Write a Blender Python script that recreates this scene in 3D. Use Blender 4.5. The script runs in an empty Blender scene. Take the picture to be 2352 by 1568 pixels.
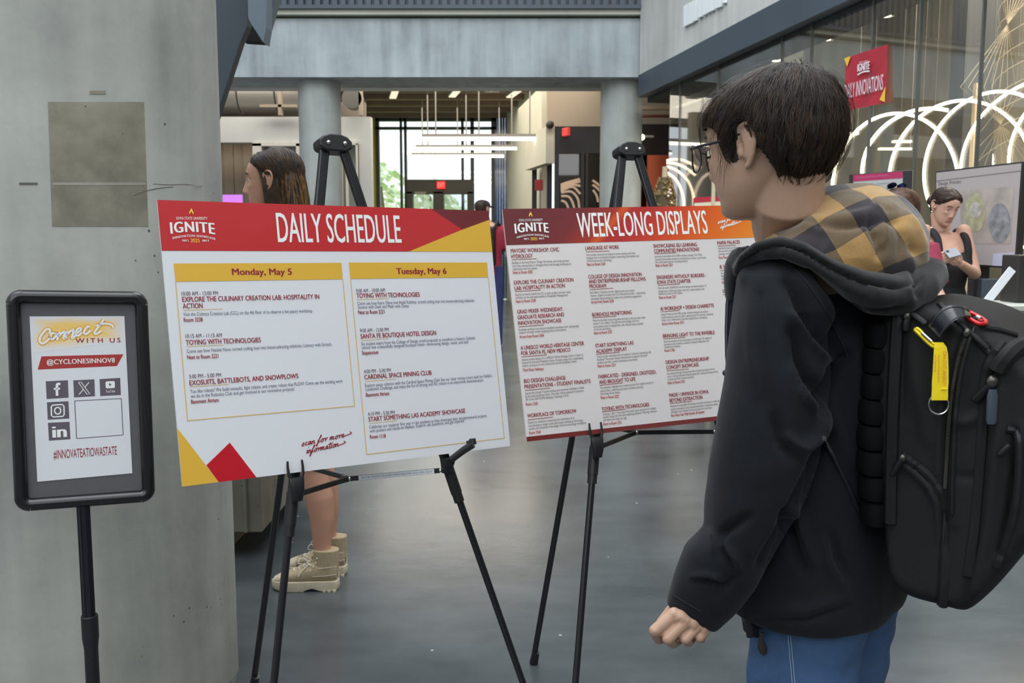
import bpy, bmesh, math, random
import numpy as np
from mathutils import Vector, Matrix, noise

random.seed(7)
rng = np.random.default_rng(7)
SC = bpy.context.scene
COL = SC.collection

# ------------------------------------------------------------------ camera
F, CX, CY, CAMH = 2102.0, 1176.0, 784.0, 1.38
TH = math.atan(229.0 / F)
cam_data = bpy.data.cameras.new('camera')
cam_data.sensor_width = 36.0
cam_data.lens = F / 2352.0 * 36.0
cam_data.clip_start = 0.05
cam_data.clip_end = 300
cam_data.dof.use_dof = True
cam_data.dof.focus_distance = 2.0
cam_data.dof.aperture_fstop = 9.5
cam = bpy.data.objects.new('camera', cam_data)
COL.objects.link(cam)
cam.location = (0, 0, CAMH)
cam.rotation_euler = (math.pi / 2 - TH, 0, 0)
SC.camera = cam

# ------------------------------------------------------------------ sky, lamps, exposure
world = bpy.data.worlds.new('sky')
SC.world = world
world.use_nodes = True
wn = world.node_tree.nodes
bg = wn['Background']
bg.inputs[0].default_value = (0.86, 0.93, 1.0, 1)
bg.inputs[1].default_value = 1.9

def lamp(name, kind, loc, energy, color, rot=(0, 0, 0), size=None, size_y=None, radius=None):
    d = bpy.data.lights.new(name, kind)
    d.energy = energy
    d.color = color
    if kind == 'AREA':
        d.shape = 'RECTANGLE'
        d.size = size
        d.size_y = size_y or size
    elif kind == 'SUN':
        d.angle = radius or 0.01
    elif radius:
        d.shadow_soft_size = radius
    o = bpy.data.objects.new(name, d)
    o.location = loc
    o.rotation_euler = rot
    COL.objects.link(o)
    return o

lamp('skylight', 'AREA', (-0.5, 3.0, 8.8), 640, (0.93, 0.97, 1.0), (0, 0, 0), 8.0, 11.0)
lamp('front_fill', 'AREA', (-1.5, -6.6, 5.2), 370, (0.95, 0.98, 1.0), (math.radians(70), 0, 0), 11.0, 5.0)  # unseen fill lamp behind the camera, added to brighten the pillar and upright faces
lamp('hall_ceiling_glow', 'AREA', (-1.0, 17.5, 4.2), 190, (1.0, 0.90, 0.76), (0, 0, 0), 5.0, 5.0)
lamp('partition_fill', 'AREA', (-2.2, 14.35, 4.2), 60, (1.0, 0.93, 0.84), (math.radians(20), 0, 0), 7.0, 0.3)  # unseen fill lamp, added to brighten the front of the white partition
lamp('glass_room_glow', 'AREA', (4.6, 7.0, 5.1), 700, (1.0, 0.91, 0.77), (0, 0, 0), 2.2, 6.5)

vs = SC.view_settings
vs.view_transform = 'Standard'
vs.look = 'None'
vs.exposure = 0.2
vs.gamma = 1.0
vs.use_curve_mapping = False

# ------------------------------------------------------------------ picking points of the place along the camera's rays
FW = np.array([0, math.cos(TH), -math.sin(TH)])
UP = np.array([0, math.sin(TH), math.cos(TH)])
CAMP = np.array([0, 0, CAMH])

def ray(px, py):
    return FW + np.array([(px - CX) / F, 0, 0]) + (CY - py) / F * UP

def P(px, py, Y):
    r = ray(px, py)
    return CAMP + r * (Y / r[1])

def on_floor(px, py, z=0.0):
    r = ray(px, py)
    return CAMP + r * ((z - CAMH) / r[2])

def on_plane(px, py, p0, n):
    r = ray(px, py)
    return CAMP + r * (np.dot(np.asarray(p0) - CAMP, n) / np.dot(r, n))

def proj(Q):
    d = np.asarray(Q, float) - CAMP
    w = d @ FW
    return np.stack([CX + F * d[..., 0] / w, CY - F * (d @ UP) / w], -1)

def unit(v):
    v = np.asarray(v, float)
    return v / max(np.linalg.norm(v), 1e-9)

# ------------------------------------------------------------------ materials
def lin(c):
    if max(c) > 1.0:
        c = [x / 255.0 for x in c]
    return tuple((x / 12.92 if x <= 0.04045 else ((x + 0.055) / 1.055) ** 2.4) for x in c[:3])

MATS = {}

def mat(name, rgb, rough=0.5, metal=0.0, spec=0.5, var=0.0, var_scale=8.0, bump=0.0, bump_scale=60.0,
        emit=None, emit_strength=0.0, coat=0.0, stretch=None, sheen=0.0):
    if name in MATS:
        return MATS[name]
    m = bpy.data.materials.new(name)
    m.use_nodes = True
    nt = m.node_tree
    b = nt.nodes['Principled BSDF']
    c = lin(rgb)
    b.inputs['Base Color'].default_value = (*c, 1)
    b.inputs['Roughness'].default_value = rough
    b.inputs['Metallic'].default_value = metal
    b.inputs['Specular IOR Level'].default_value = spec
    b.inputs['Coat Weight'].default_value = coat
    b.inputs['Sheen Weight'].default_value = sheen
    if emit is not None:
        b.inputs['Emission Color'].default_value = (*lin(emit), 1)
        b.inputs['Emission Strength'].default_value = emit_strength
    tc = None
    if var or bump:
        tc = nt.nodes.new('ShaderNodeTexCoord')
        src = tc.outputs['Object']
        if stretch:
            mp = nt.nodes.new('ShaderNodeMapping')
            mp.inputs['Scale'].default_value = stretch
            nt.links.new(src, mp.inputs['Vector'])
            src = mp.outputs['Vector']
    if var:
        n = nt.nodes.new('ShaderNodeTexNoise')
        n.inputs['Scale'].default_value = var_scale
        n.inputs['Detail'].default_value = 5
        nt.links.new(src, n.inputs['Vector'])
        r = nt.nodes.new('ShaderNodeValToRGB')
        r.color_ramp.elements[0].position = 0.3
        r.color_ramp.elements[1].position = 0.7
        r.color_ramp.elements[0].color = (*[x * (1 - var) for x in c], 1)
        r.color_ramp.elements[1].color = (*[min(1, x * (1 + var)) for x in c], 1)
        nt.links.new(n.outputs['Fac'], r.inputs['Fac'])
        nt.links.new(r.outputs['Color'], b.inputs['Base Color'])
    if bump:
        n2 = nt.nodes.new('ShaderNodeTexNoise')
        n2.inputs['Scale'].default_value = bump_scale
        n2.inputs['Detail'].default_value = 3
        nt.links.new(src, n2.inputs['Vector'])
        bm_ = nt.nodes.new('ShaderNodeBump')
        bm_.inputs['Strength'].default_value = bump
        bm_.inputs['Distance'].default_value = 0.01
        nt.links.new(n2.outputs['Fac'], bm_.inputs['Height'])
        nt.links.new(bm_.outputs['Normal'], b.inputs['Normal'])
    MATS[name] = m
    return m

def concrete(name, lo, hi, scale=1.6, rough=0.75, pits=True, streak=True, spec=0.3):
    if name in MATS:
        return MATS[name]
    m = bpy.data.materials.new(name)
    m.use_nodes = True
    nt = m.node_tree
    L = nt.links.new
    b = nt.nodes['Principled BSDF']
    b.inputs['Roughness'].default_value = rough
    b.inputs['Specular IOR Level'].default_value = spec
    tc = nt.nodes.new('ShaderNodeTexCoord')
    n1 = nt.nodes.new('ShaderNodeTexNoise')
    n1.inputs['Scale'].default_value = scale
    n1.inputs['Detail'].default_value = 9
    n1.inputs['Roughness'].default_value = 0.62
    L(tc.outputs['Object'], n1.inputs['Vector'])
    fac = n1.outputs['Fac']
    if streak:
        mp = nt.nodes.new('ShaderNodeMapping')
        mp.inputs['Scale'].default_value = (5, 5, 0.5)
        L(tc.outputs['Object'], mp.inputs['Vector'])
        n2 = nt.nodes.new('ShaderNodeTexNoise')
        n2.inputs['Scale'].default_value = 1.5
        n2.inputs['Detail'].default_value = 6
        L(mp.outputs['Vector'], n2.inputs['Vector'])
        mx = nt.nodes.new('ShaderNodeMix')
        mx.data_type = 'FLOAT'
        mx.inputs[0].default_value = 0.4
        L(fac, mx.inputs[2])
        L(n2.outputs['Fac'], mx.inputs[3])
        fac = mx.outputs[0]
    cr = nt.nodes.new('ShaderNodeValToRGB')
    cr.color_ramp.elements[0].position = 0.33
    cr.color_ramp.elements[1].position = 0.68
    cr.color_ramp.elements[0].color = (*lin(lo), 1)
    cr.color_ramp.elements[1].color = (*lin(hi), 1)
    L(fac, cr.inputs['Fac'])
    col = cr.outputs['Color']
    if pits:
        v = nt.nodes.new('ShaderNodeTexVoronoi')
        v.inputs['Scale'].default_value = 26
        L(tc.outputs['Object'], v.inputs['Vector'])
        n3 = nt.nodes.new('ShaderNodeTexNoise')
        n3.inputs['Scale'].default_value = 4.0
        L(tc.outputs['Object'], n3.inputs['Vector'])
        lt = nt.nodes.new('ShaderNodeMath')
        lt.operation = 'LESS_THAN'
        L(v.outputs['Distance'], lt.inputs[0])
        mr = nt.nodes.new('ShaderNodeMapRange')
        mr.inputs[1].default_value = 0.52
        mr.inputs[2].default_value = 0.75
        mr.inputs[3].default_value = 0.0
        mr.inputs[4].default_value = 0.19
        L(n3.outputs['Fac'], mr.inputs[0])
        L(mr.outputs[0], lt.inputs[1])
        mx2 = nt.nodes.new('ShaderNodeMix')
        mx2.data_type = 'RGBA'
        L(lt.outputs[0], mx2.inputs[0])
        L(col, mx2.inputs[6])
        mx2.inputs[7].default_value = (*[x * 0.45 for x in lin(lo)], 1)
        col = mx2.outputs[2]
    L(col, b.inputs['Base Color'])
    nb = nt.nodes.new('ShaderNodeTexNoise')
    nb.inputs['Scale'].default_value = 45
    nb.inputs['Detail'].default_value = 4
    L(tc.outputs['Object'], nb.inputs['Vector'])
    bm_ = nt.nodes.new('ShaderNodeBump')
    bm_.inputs['Strength'].default_value = 0.08
    bm_.inputs['Distance'].default_value = 0.01
    L(nb.outputs['Fac'], bm_.inputs['Height'])
    L(bm_.outputs['Normal'], b.inputs['Normal'])
    MATS[name] = m
    return m

def glass(name, tint=(0.93, 0.96, 0.96), gloss=0.12, rough=0.02, fres=0.8):
    if name in MATS:
        return MATS[name]
    m = bpy.data.materials.new(name)
    m.use_nodes = True
    nt = m.node_tree
    nt.nodes.clear()
    L = nt.links.new
    out = nt.nodes.new('ShaderNodeOutputMaterial')
    tr = nt.nodes.new('ShaderNodeBsdfTransparent')
    tr.inputs[0].default_value = (*tint, 1)
    gl = nt.nodes.new('ShaderNodeBsdfGlossy')
    gl.inputs['Roughness'].default_value = rough
    fr = nt.nodes.new('ShaderNodeFresnel')
    fr.inputs[0].default_value = 1.45
    ad = nt.nodes.new('ShaderNodeMath')
    ad.operation = 'MULTIPLY_ADD'
    ad.inputs[1].default_value = fres
    ad.inputs[2].default_value = gloss
    L(fr.outputs[0], ad.inputs[0])
    mx = nt.nodes.new('ShaderNodeMixShader')
    L(ad.outputs[0], mx.inputs[0])
    L(tr.outputs[0], mx.inputs[1])
    L(gl.outputs[0], mx.inputs[2])
    L(mx.outputs[0], out.inputs[0])
    MATS[name] = m
    return m

# ------------------------------------------------------------------ mesh building
class MB:
    """collects shapes; build() links them as ONE mesh object"""
    def __init__(self):
        self.v, self.f, self.mi = [], [], []

    def add(self, verts, faces, mi=0):
        o = len(self.v)
        self.v.extend([tuple(map(float, p)) for p in verts])
        self.f.extend([tuple(int(i) + o for i in fc) for fc in faces])
        self.mi.extend([mi] * len(faces))
        return self

    def box(self, c, half, R=None, mi=0):
        c = np.asarray(c, float)
        pts = []
        for sx in (-1, 1):
            for sy in (-1, 1):
                for sz in (-1, 1):
                    d = np.array([sx * half[0], sy * half[1], sz * half[2]])
                    pts.append(c + (R @ d if R is not None else d))
        return self.add(pts, [(0, 1, 3, 2), (4, 6, 7, 5), (0, 4, 5, 1), (2, 3, 7, 6), (0, 2, 6, 4), (1, 5, 7, 3)], mi)

    def box2(self, lo, hi, mi=0):
        lo, hi = np.asarray(lo, float), np.asarray(hi, float)
        return self.box((lo + hi) / 2, (hi - lo) / 2, mi=mi)

    def bar(self, a, b, w, h, up=(0, 0, 1), mi=0):
        a, b = np.asarray(a, float), np.asarray(b, float)
        d = unit(b - a)
        s = unit(np.cross(d, up))
        u = np.cross(s, d)
        pts = [p + s * sx * w / 2 + u * su * h / 2 for p in (a, b) for sx in (-1, 1) for su in (-1, 1)]
        return self.add(pts, [(0, 1, 3, 2), (4, 6, 7, 5), (0, 4, 5, 1), (2, 3, 7, 6), (0, 2, 6, 4), (1, 5, 7, 3)], mi)

    def loft(self, secs, n=24, cap=True, mi=0):
        """secs: (centre, half-axis U, half-axis V, exponent)"""
        pts = []
        for s in secs:
            c, U, V = (np.asarray(q, float) for q in s[:3])
            e = 2.0 / (s[3] if len(s) > 3 else 2.0)
            for k in range(n):
                a = 2 * math.pi * k / n
                ca, sa = math.cos(a), math.sin(a)
                pts.append(c + U * math.copysign(abs(ca) ** e, ca) + V * math.copysign(abs(sa) ** e, sa))
        fs = []
        m = len(secs)
        for i in range(m - 1):
            for k in range(n):
                k2 = (k + 1) % n
                fs.append((i * n + k, i * n + k2, (i + 1) * n + k2, (i + 1) * n + k))
        if cap:
            fs.append(tuple(range(n - 1, -1, -1)))
            fs.append(tuple((m - 1) * n + k for k in range(n)))
        return self.add(pts, fs, mi)

    def tube(self, pts, radii, n=12, cap=True, mi=0, ref=None, flat=1.0):
        pts = [np.asarray(p, float) for p in pts]
        if np.isscalar(radii):
            radii = [radii] * len(pts)
        secs = []
        N = None
        for i, p in enumerate(pts):
            t = unit(pts[min(i + 1, len(pts) - 1)] - pts[max(i - 1, 0)])
            if N is None:
                r = np.array(ref, float) if ref is not None else (np.array([0, 0, 1.0]) if abs(t[2]) < 0.9 else np.array([1.0, 0, 0]))
                N = unit(r - t * (r @ t))
            else:
                N = unit(N - t * (N @ t))
            B = np.cross(t, N)
            secs.append((p, N * radii[i] * flat, B * radii[i]))
        return self.loft(secs, n, cap, mi)

    def capsule(self, pts, radii, n=14, mi=0):
        """tube with rounded ends and a ball at each joint"""
        pts = [np.asarray(p, float) for p in pts]
        if np.isscalar(radii):
            radii = [radii] * len(pts)
        for i in range(len(pts) - 1):
            self.tube([pts[i], pts[i + 1]], [radii[i], radii[i + 1]], n, True, mi)
        for p, r in zip(pts, radii):
            self.ball(p, (r, r, r), n, mi)
        return self

    def ball(self, c, r, n=16, mi=0, R=None):
        if np.isscalar(r):
            r = (r, r, r)
        c = np.asarray(c, float)
        m = max(6, n // 2)
        pts, fs = [], []
        for i in range(1, m):
            t = math.pi * i / m
            for k in range(n):
                a = 2 * math.pi * k / n
                d = np.array([r[0] * math.sin(t) * math.cos(a), r[1] * math.sin(t) * math.sin(a), r[2] * math.cos(t)])
                pts.append(c + (R @ d if R is not None else d))
        top, bot = np.array([0, 0, r[2]]), np.array([0, 0, -r[2]])
        pts.append(c + (R @ top if R is not None else top))
        pts.append(c + (R @ bot if R is not None else bot))
        for i in range(m - 2):
            for k in range(n):
                k2 = (k + 1) % n
                fs.append((i * n + k, (i + 1) * n + k, (i + 1) * n + k2, i * n + k2))
        T, B = len(pts) - 2, len(pts) - 1
        for k in range(n):
            k2 = (k + 1) % n
            fs.append((T, k, k2))
            fs.append((B, (m - 2) * n + k2, (m - 2) * n + k))
        return self.add(pts, fs, mi)

    def cyl(self, a, b, r, n=20, mi=0):
        return self.tube([a, b], [r, r], n, True, mi)

    def prism(self, poly, d, mi=0):
        """poly: list of 3-D points in a plane, d: extrusion vector"""
        poly = [np.asarray(p, float) for p in poly]
        d = np.asarray(d, float)
        n = len(poly)
        return self.add(poly + [p + d for p in poly],
                        [tuple(range(n - 1, -1, -1)), tuple(range(n, 2 * n))] +
                        [(i, (i + 1) % n, n + (i + 1) % n, n + i) for i in range(n)], mi)

    def quad(self, a, b, c, d, mi=0):
        return self.add([a, b, c, d], [(0, 1, 2, 3)], mi)

    def build(self, name, mats, parent=None, smooth=False, bevel=0.0, segs=2, origin=None, recalc=True, angle=40):
        me = bpy.data.meshes.new(name)
        base = np.zeros(3)
        if parent is not None:
            base = np.array(parent.get('_b', (0, 0, 0)))
        elif origin is not None:
            base = np.asarray(origin, float)
        V = [tuple(np.asarray(p) - base) for p in self.v]
        me.from_pydata(V, [], self.f)
        if not isinstance(mats, (list, tuple)):
            mats = [mats]
        for m in mats:
            me.materials.append(m)
        if len(mats) > 1:
            me.polygons.foreach_set('material_index', self.mi)
        me.validate()
        if recalc or bevel:
            b = bmesh.new()
            b.from_mesh(me)
            if recalc:
                bmesh.ops.recalc_face_normals(b, faces=b.faces)
            if bevel:
                es = [e for e in b.edges if len(e.link_faces) == 2 and e.calc_face_angle(0) > 0.5]
                bmesh.ops.bevel(b, geom=es, offset=bevel, segments=segs, profile=0.5, affect='EDGES', clamp_overlap=True)
            b.to_mesh(me)
            b.free()
        if smooth:
            me.polygons.foreach_set('use_smooth', [True] * len(me.polygons))
            if angle:
                try:
                    me.set_sharp_from_angle(angle=math.radians(angle))
                except Exception:
                    pass
        o = bpy.data.objects.new(name, me)
        COL.objects.link(o)
        if parent is not None:
            o.parent = parent
            o['_b'] = tuple(base)
        else:
            o.location = base
            o['_b'] = tuple(base)
        return o

def tag(o, label=None, cat=None, group=None, kind=None):
    if label: o['label'] = label
    if cat: o['category'] = cat
    if group: o['group'] = group
    if kind: o['kind'] = kind
    return o

def thing(name, label, cat, loc, group=None):
    o = bpy.data.objects.new(name, None)
    COL.objects.link(o)
    o.location = tuple(map(float, loc))
    o['_b'] = tuple(map(float, loc))
    o.empty_display_size = 0.05
    return tag(o, label, cat, group)

def struct(o):
    o['kind'] = 'structure'
    return o

def cleanup_tags():
    for o in bpy.data.objects:
        if '_b' in o:
            del o['_b']

def remesh(mb, voxel, smooth_iters=4, factor=0.5):
    """fuse overlapping shapes into one continuous surface; returns (verts, faces) arrays"""
    me = bpy.data.meshes.new('tmp')
    me.from_pydata(mb.v, [], mb.f)
    b = bmesh.new(); b.from_mesh(me)
    bmesh.ops.recalc_face_normals(b, faces=b.faces)
    b.to_mesh(me); b.free()
    o = bpy.data.objects.new('tmp', me)
    COL.objects.link(o)
    r = o.modifiers.new('r', 'REMESH')
    r.mode = 'VOXEL'
    r.voxel_size = voxel
    r.adaptivity = 0
    if smooth_iters:
        s = o.modifiers.new('s', 'SMOOTH')
        s.factor = factor
        s.iterations = smooth_iters
    dg = bpy.context.evaluated_depsgraph_get()
    ev = o.evaluated_get(dg)
    m2 = ev.to_mesh()
    V = np.empty(len(m2.vertices) * 3)
    m2.vertices.foreach_get('co', V)
    V = V.reshape(-1, 3)
    Fc = [tuple(p.vertices) for p in m2.polygons]
    ev.to_mesh_clear()
    bpy.data.objects.remove(o)
    bpy.data.meshes.remove(me)
    return V, Fc

def normals(V, Fc):
    Fq = np.array([f if len(f) == 4 else (f[0], f[1], f[2], f[2]) for f in Fc])
    a, b, c, d = V[Fq[:, 0]], V[Fq[:, 1]], V[Fq[:, 2]], V[Fq[:, 3]]
    fn = np.cross(c - a, d - b)
    N = np.zeros_like(V)
    for k in range(4):
        np.add.at(N, Fq[:, k], fn)
    return N / np.maximum(np.linalg.norm(N, axis=1, keepdims=True), 1e-12)

def from_arrays(V, Fc, mi=None):
    m = MB()
    m.v = [tuple(p) for p in V]
    m.f = list(Fc)
    m.mi = list(mi) if mi is not None else [0] * len(Fc)
    return m

def seg_dist(Q, a, b):
    d = b - a
    t = np.clip(((Q - a) @ d) / max(d @ d, 1e-9), 0, 1)
    return np.linalg.norm(Q - (a + t[:, None] * d), axis=1), t

def folds(V, Fc, strokes, ymax=None):
    """push the surface in or out along creases; strokes: (photo polyline, depth m, width px), seen side only"""
    N = normals(V, Fc)
    S = proj(V)
    view = V - CAMP
    front = (np.einsum('ij,ij->i', N, view) < 0)
    D = np.zeros(len(V))
    for st in strokes:
        pl, amp, w = st[:3]
        best = np.full(len(V), 1e9)
        tt = np.zeros(len(V))
        m = len(pl) - 1
        for i in range(m):
            dd, t = seg_dist(S, np.array(pl[i], float), np.array(pl[i + 1], float))
            k = dd < best
            best[k] = dd[k]
            tt[k] = (i + t[k]) / m
        tap = np.sin(np.pi * np.clip(0.12 + 0.76 * tt, 0, 1)) ** 0.8
        D += amp * tap * np.exp(-(best / w) ** 2)
    return V + N * (D * front)[:, None]

# ------------------------------------------------------------------ lettering
_txt_cache = {}
def text2d(s, bold=0.0, track=1.0, shear=0.0):
    key = (s, bold, track, shear)
    if key in _txt_cache:
        return _txt_cache[key]
    cu = bpy.data.curves.new('t', 'FONT')
    cu.body = s
    cu.size = 1.0
    cu.offset = bold
    cu.space_character = track
    cu.shear = shear
    cu.resolution_u = 3
    o = bpy.data.objects.new('t', cu)
    COL.objects.link(o)
    dg = bpy.context.evaluated_depsgraph_get()
    ev = o.evaluated_get(dg)
    me = ev.to_mesh()
    V = np.array([v.co[:] for v in me.vertices]).reshape(-1, 3)[:, :2]
    Fc = [tuple(p.vertices) for p in me.polygons]
    ev.to_mesh_clear()
    bpy.data.objects.remove(o)
    bpy.data.curves.remove(cu)
    _txt_cache[key] = (V, Fc)
    return V, Fc

CAPH = None
def caph():
    global CAPH
    if CAPH is None:
        V, _ = text2d('H')
        CAPH = V[:, 1].max()
    return CAPH

class Face2D:
    """a printed face: origin, axes u (right) and v (up) in the place; text and shapes are laid on it"""
    def __init__(self, O, U, V, N, eps=0.0006):
        self.O, self.U, self.V, self.N, self.eps = (np.asarray(O, float), unit(U), unit(V), unit(N), eps)

    def uv(self, px, py):
        q = on_plane(px, py, self.O, self.N) - self.O
        c = self.U @ self.V; a, b = q @ self.U, q @ self.V
        return (a - c * b) / (1 - c * c), (b - c * a) / (1 - c * c)

    def at(self, u, v, lift=1.0):
        return self.O + self.U * u + self.V * v + self.N * self.eps * lift

    def text(self, mb, s, xl, yl, xr, yr, cap_px, bold=0.0, track=1.0, lift=2.0, arc=0.0, mi=0, shear=0.0):
        V, Fc = text2d(s, 0.0, track, shear)
        if len(V) == 0:
            return
        u0, v0 = self.uv(xl, yl)
        u1, v1 = self.uv(xr, yr)
        ua, va = self.uv(xl, yl - cap_px)
        h = abs(va - v0)
        x0, x1 = V[:, 0].min(), V[:, 0].max()
        W = u1 - u0
        t = (V[:, 0] - x0) / (x1 - x0)
        v = v0 + (v1 - v0) * t
        uu = u0 + t * W
        vv = v + V[:, 1] / caph() * h
        if arc:
            vv = vv - arc * h * (2 * t - 1) ** 2
        for k in ((-1, 1) if bold > 0 else (0,)):
            mb.add([self.at(a + k * bold * 2.2 * h, b, lift + .15 * k) for a, b in zip(uu, vv)], Fc, mi)

    wh = None
    def snap(self, u, v, e=.016):
        if self.wh:
            w, h = self.wh
            u = 0 if abs(u) < e else (w if abs(u - w) < e else u)
            v = 0 if abs(v) < e else (-h if abs(v + h) < e else v)
        return u, v

    def poly(self, mb, pts, lift=1.0, mi=0):
        q = [self.at(*self.snap(*self.uv(*p)), lift) for p in pts]
        mb.add(q, [tuple(range(len(q)))], mi)

    def line(self, mb, a, b, w, lift=1.5, mi=0):
        p = np.array(self.uv(*a)); q = np.array(self.uv(*b))
        d = unit(q - p); s = np.array([-d[1], d[0]]) * w / 2
        c = [p + s, p - s, q - s, q + s]
        mb.add([self.at(*k, lift) for k in c], [(0, 1, 2, 3)], mi)

    def stroke(self, mb, pts, w, lift=2.0, mi=0, px=True, smooth=True):
        """hand-drawn pen stroke through photo points"""
        q = np.array([self.uv(*p) if px else p for p in pts], float)
        if smooth and len(q) > 2:
            q = catmull(q, 5)
        L, R = [], []
        for i in range(len(q)):
            d = unit(q[min(i + 1, len(q) - 1)] - q[max(i - 1, 0)])
            s = np.array([-d[1], d[0]]) * w / 2
            L.append(q[i] + s); R.append(q[i] - s)
        n = len(q)
        mb.add([self.at(*k, lift) for k in L + R], [(i, n + i, n + i + 1, i + 1) for i in range(n - 1)], mi)

def catmull(q, k=6):
    q = np.asarray(q, float)
    e = np.vstack([2 * q[0] - q[1], q, 2 * q[-1] - q[-2]])
    out = []
    for i in range(1, len(e) - 2):
        p0, p1, p2, p3 = e[i - 1], e[i], e[i + 1], e[i + 2]
        for j in range(k):
            t = j / k
            out.append(0.5 * (2 * p1 + (p2 - p0) * t + (2 * p0 - 5 * p1 + 4 * p2 - p3) * t * t + (3 * p1 - p0 - 3 * p2 + p3) * t ** 3))
    out.append(q[-1])
    return np.array(out)
# ================================================================== the setting
CONC = concrete('pillar_concrete', (134, 136, 132), (192, 193, 185), 1.7)
CONC_B = concrete('beam_concrete', (132, 139, 141), (186, 195, 197), 0.9, pits=False)
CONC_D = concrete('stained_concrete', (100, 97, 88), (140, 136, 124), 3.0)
STEEL = mat('dark_blue_grey_steel', (62, 72, 82), 0.5, var=0.12, var_scale=1.2)
STEEL_D = mat('dark_steel', (40, 46, 54), 0.5)
WHITE = mat('white_plaster', (205, 206, 203), 0.8, var=0.04, var_scale=2)
CREAM = mat('cream_plaster', (206, 203, 186), 0.8, var=0.04, var_scale=2)
BLACKP = mat('black_panel', (36, 35, 36), 0.45)
BROWN = mat('brown_joists', (128, 112, 96), 0.8, var=0.12, var_scale=3)

def floor_material():
    m = bpy.data.materials.new('polished_concrete_floor')
    m.use_nodes = True
    nt = m.node_tree; L = nt.links.new
    b = nt.nodes['Principled BSDF']
    tc = nt.nodes.new('ShaderNodeTexCoord')
    n1 = nt.nodes.new('ShaderNodeTexNoise'); n1.inputs['Scale'].default_value = 1.1; n1.inputs['Detail'].default_value = 8
    n1.inputs['Roughness'].default_value = 0.6
    L(tc.outputs['Object'], n1.inputs['Vector'])
    mp = nt.nodes.new('ShaderNodeMapping'); mp.inputs['Scale'].default_value = (2.2, 7, 1)
    L(tc.outputs['Object'], mp.inputs['Vector'])
    n2 = nt.nodes.new('ShaderNodeTexNoise'); n2.inputs['Scale'].default_value = 1.0; n2.inputs['Detail'].default_value = 7
    L(mp.outputs['Vector'], n2.inputs['Vector'])
    mx = nt.nodes.new('ShaderNodeMix'); mx.data_type = 'FLOAT'; mx.inputs[0].default_value = 0.28
    L(n1.outputs['Fac'], mx.inputs[2]); L(n2.outputs['Fac'], mx.inputs[3])
    cr = nt.nodes.new('ShaderNodeValToRGB')
    cr.color_ramp.elements[0].position = 0.34; cr.color_ramp.elements[1].position = 0.66
    cr.color_ramp.elements[0].color = (*lin((56, 61, 64)), 1); cr.color_ramp.elements[1].color = (*lin((88, 93, 95)), 1)
    L(mx.outputs[0], cr.inputs['Fac'])
    v = nt.nodes.new('ShaderNodeTexVoronoi'); v.inputs['Scale'].default_value = 5.0; v.feature = 'F1'
    L(tc.outputs['Object'], v.inputs['Vector'])
    lt = nt.nodes.new('ShaderNodeMath'); lt.operation = 'LESS_THAN'; lt.inputs[1].default_value = 0.03
    L(v.outputs['Distance'], lt.inputs[0])
    m2 = nt.nodes.new('ShaderNodeMix'); m2.data_type = 'RGBA'
    L(lt.outputs[0], m2.inputs[0]); L(cr.outputs['Color'], m2.inputs[6]); m2.inputs[7].default_value = (*lin((176, 176, 168)), 1)
    L(m2.outputs[2], b.inputs['Base Color'])
    rr = nt.nodes.new('ShaderNodeMapRange'); rr.inputs[3].default_value = 0.14; rr.inputs[4].default_value = 0.30
    L(n1.outputs['Fac'], rr.inputs[0]); L(rr.outputs[0], b.inputs['Roughness'])
    b.inputs['Specular IOR Level'].default_value = 0.6
    nb = nt.nodes.new('ShaderNodeTexNoise'); nb.inputs['Scale'].default_value = 7; nb.inputs['Detail'].default_value = 4
    L(tc.outputs['Object'], nb.inputs['Vector'])
    bp = nt.nodes.new('ShaderNodeBump'); bp.inputs['Strength'].default_value = 0.05; bp.inputs['Distance'].default_value = 0.02
    L(nb.outputs['Fac'], bp.inputs['Height']); L(bp.outputs['Normal'], b.inputs['Normal'])
    return m

def slab(name, lo, hi, m, **k):
    return struct(MB().box2(lo, hi).build(name, m, **k))

slab('floor', (-9, -7, -0.2), (9.5, 22.2, 0), floor_material())
slab('wall_back', (-9.3, -7.3, 0), (9.8, -7, 9), concrete('rear_concrete', (120, 121, 118), (158, 158, 152), 0.7, pits=False))
slab('wall_left', (-9.3, -7, 0), (-9, 22.2, 9), WHITE)
slab('wall_right', (9.5, -7, 0), (9.8, 22.2, 9), WHITE)

# ---- the big round pillar on the left, with its pour seam and stained patch
PR, PY0 = 0.5, 2.72
PXC = -(PR + 0.2985 * PY0) / 0.9544
pil = MB()
NPX = 160
zs = [0, 0.6, 1.2, 1.8, 2.6, 3.6, 5.0]
for z in zs:
    pass
pil.loft([((PXC, PY0, z), (PR, 0, 0), (0, PR, 0)) for z in zs], NPX)
pillar = struct(pil.build('pillar_concrete_round', CONC, smooth=True, angle=60))

def on_pillar(px, py, lift=0.0008):
    r = ray(px, py)
    d2 = r[:2]; o = CAMP[:2] - np.array([PXC, PY0])
    a = d2 @ d2; b = o @ d2; c = o @ o - (PR + lift) ** 2
    t = (-b - math.sqrt(max(b * b - a * c, 0))) / a
    return CAMP + r * t

def pillar_patch(name, px0, py0, px1, py1, m, lift=0.0008, nx=14, ny=2):
    mb = MB()
    top = [(px0 + (px1 - px0) * i / nx) for i in range(nx + 1)]
    pts = [on_pillar(x + (y - py0) * 0.034, y, lift) for y in (py0, py1) for x in top]
    mb.add(pts, [(i, i + 1, nx + 2 + i, nx + 1 + i) for i in range(nx)])
    return mb.build(name, m, parent=pillar, smooth=True, recalc=False)

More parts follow.
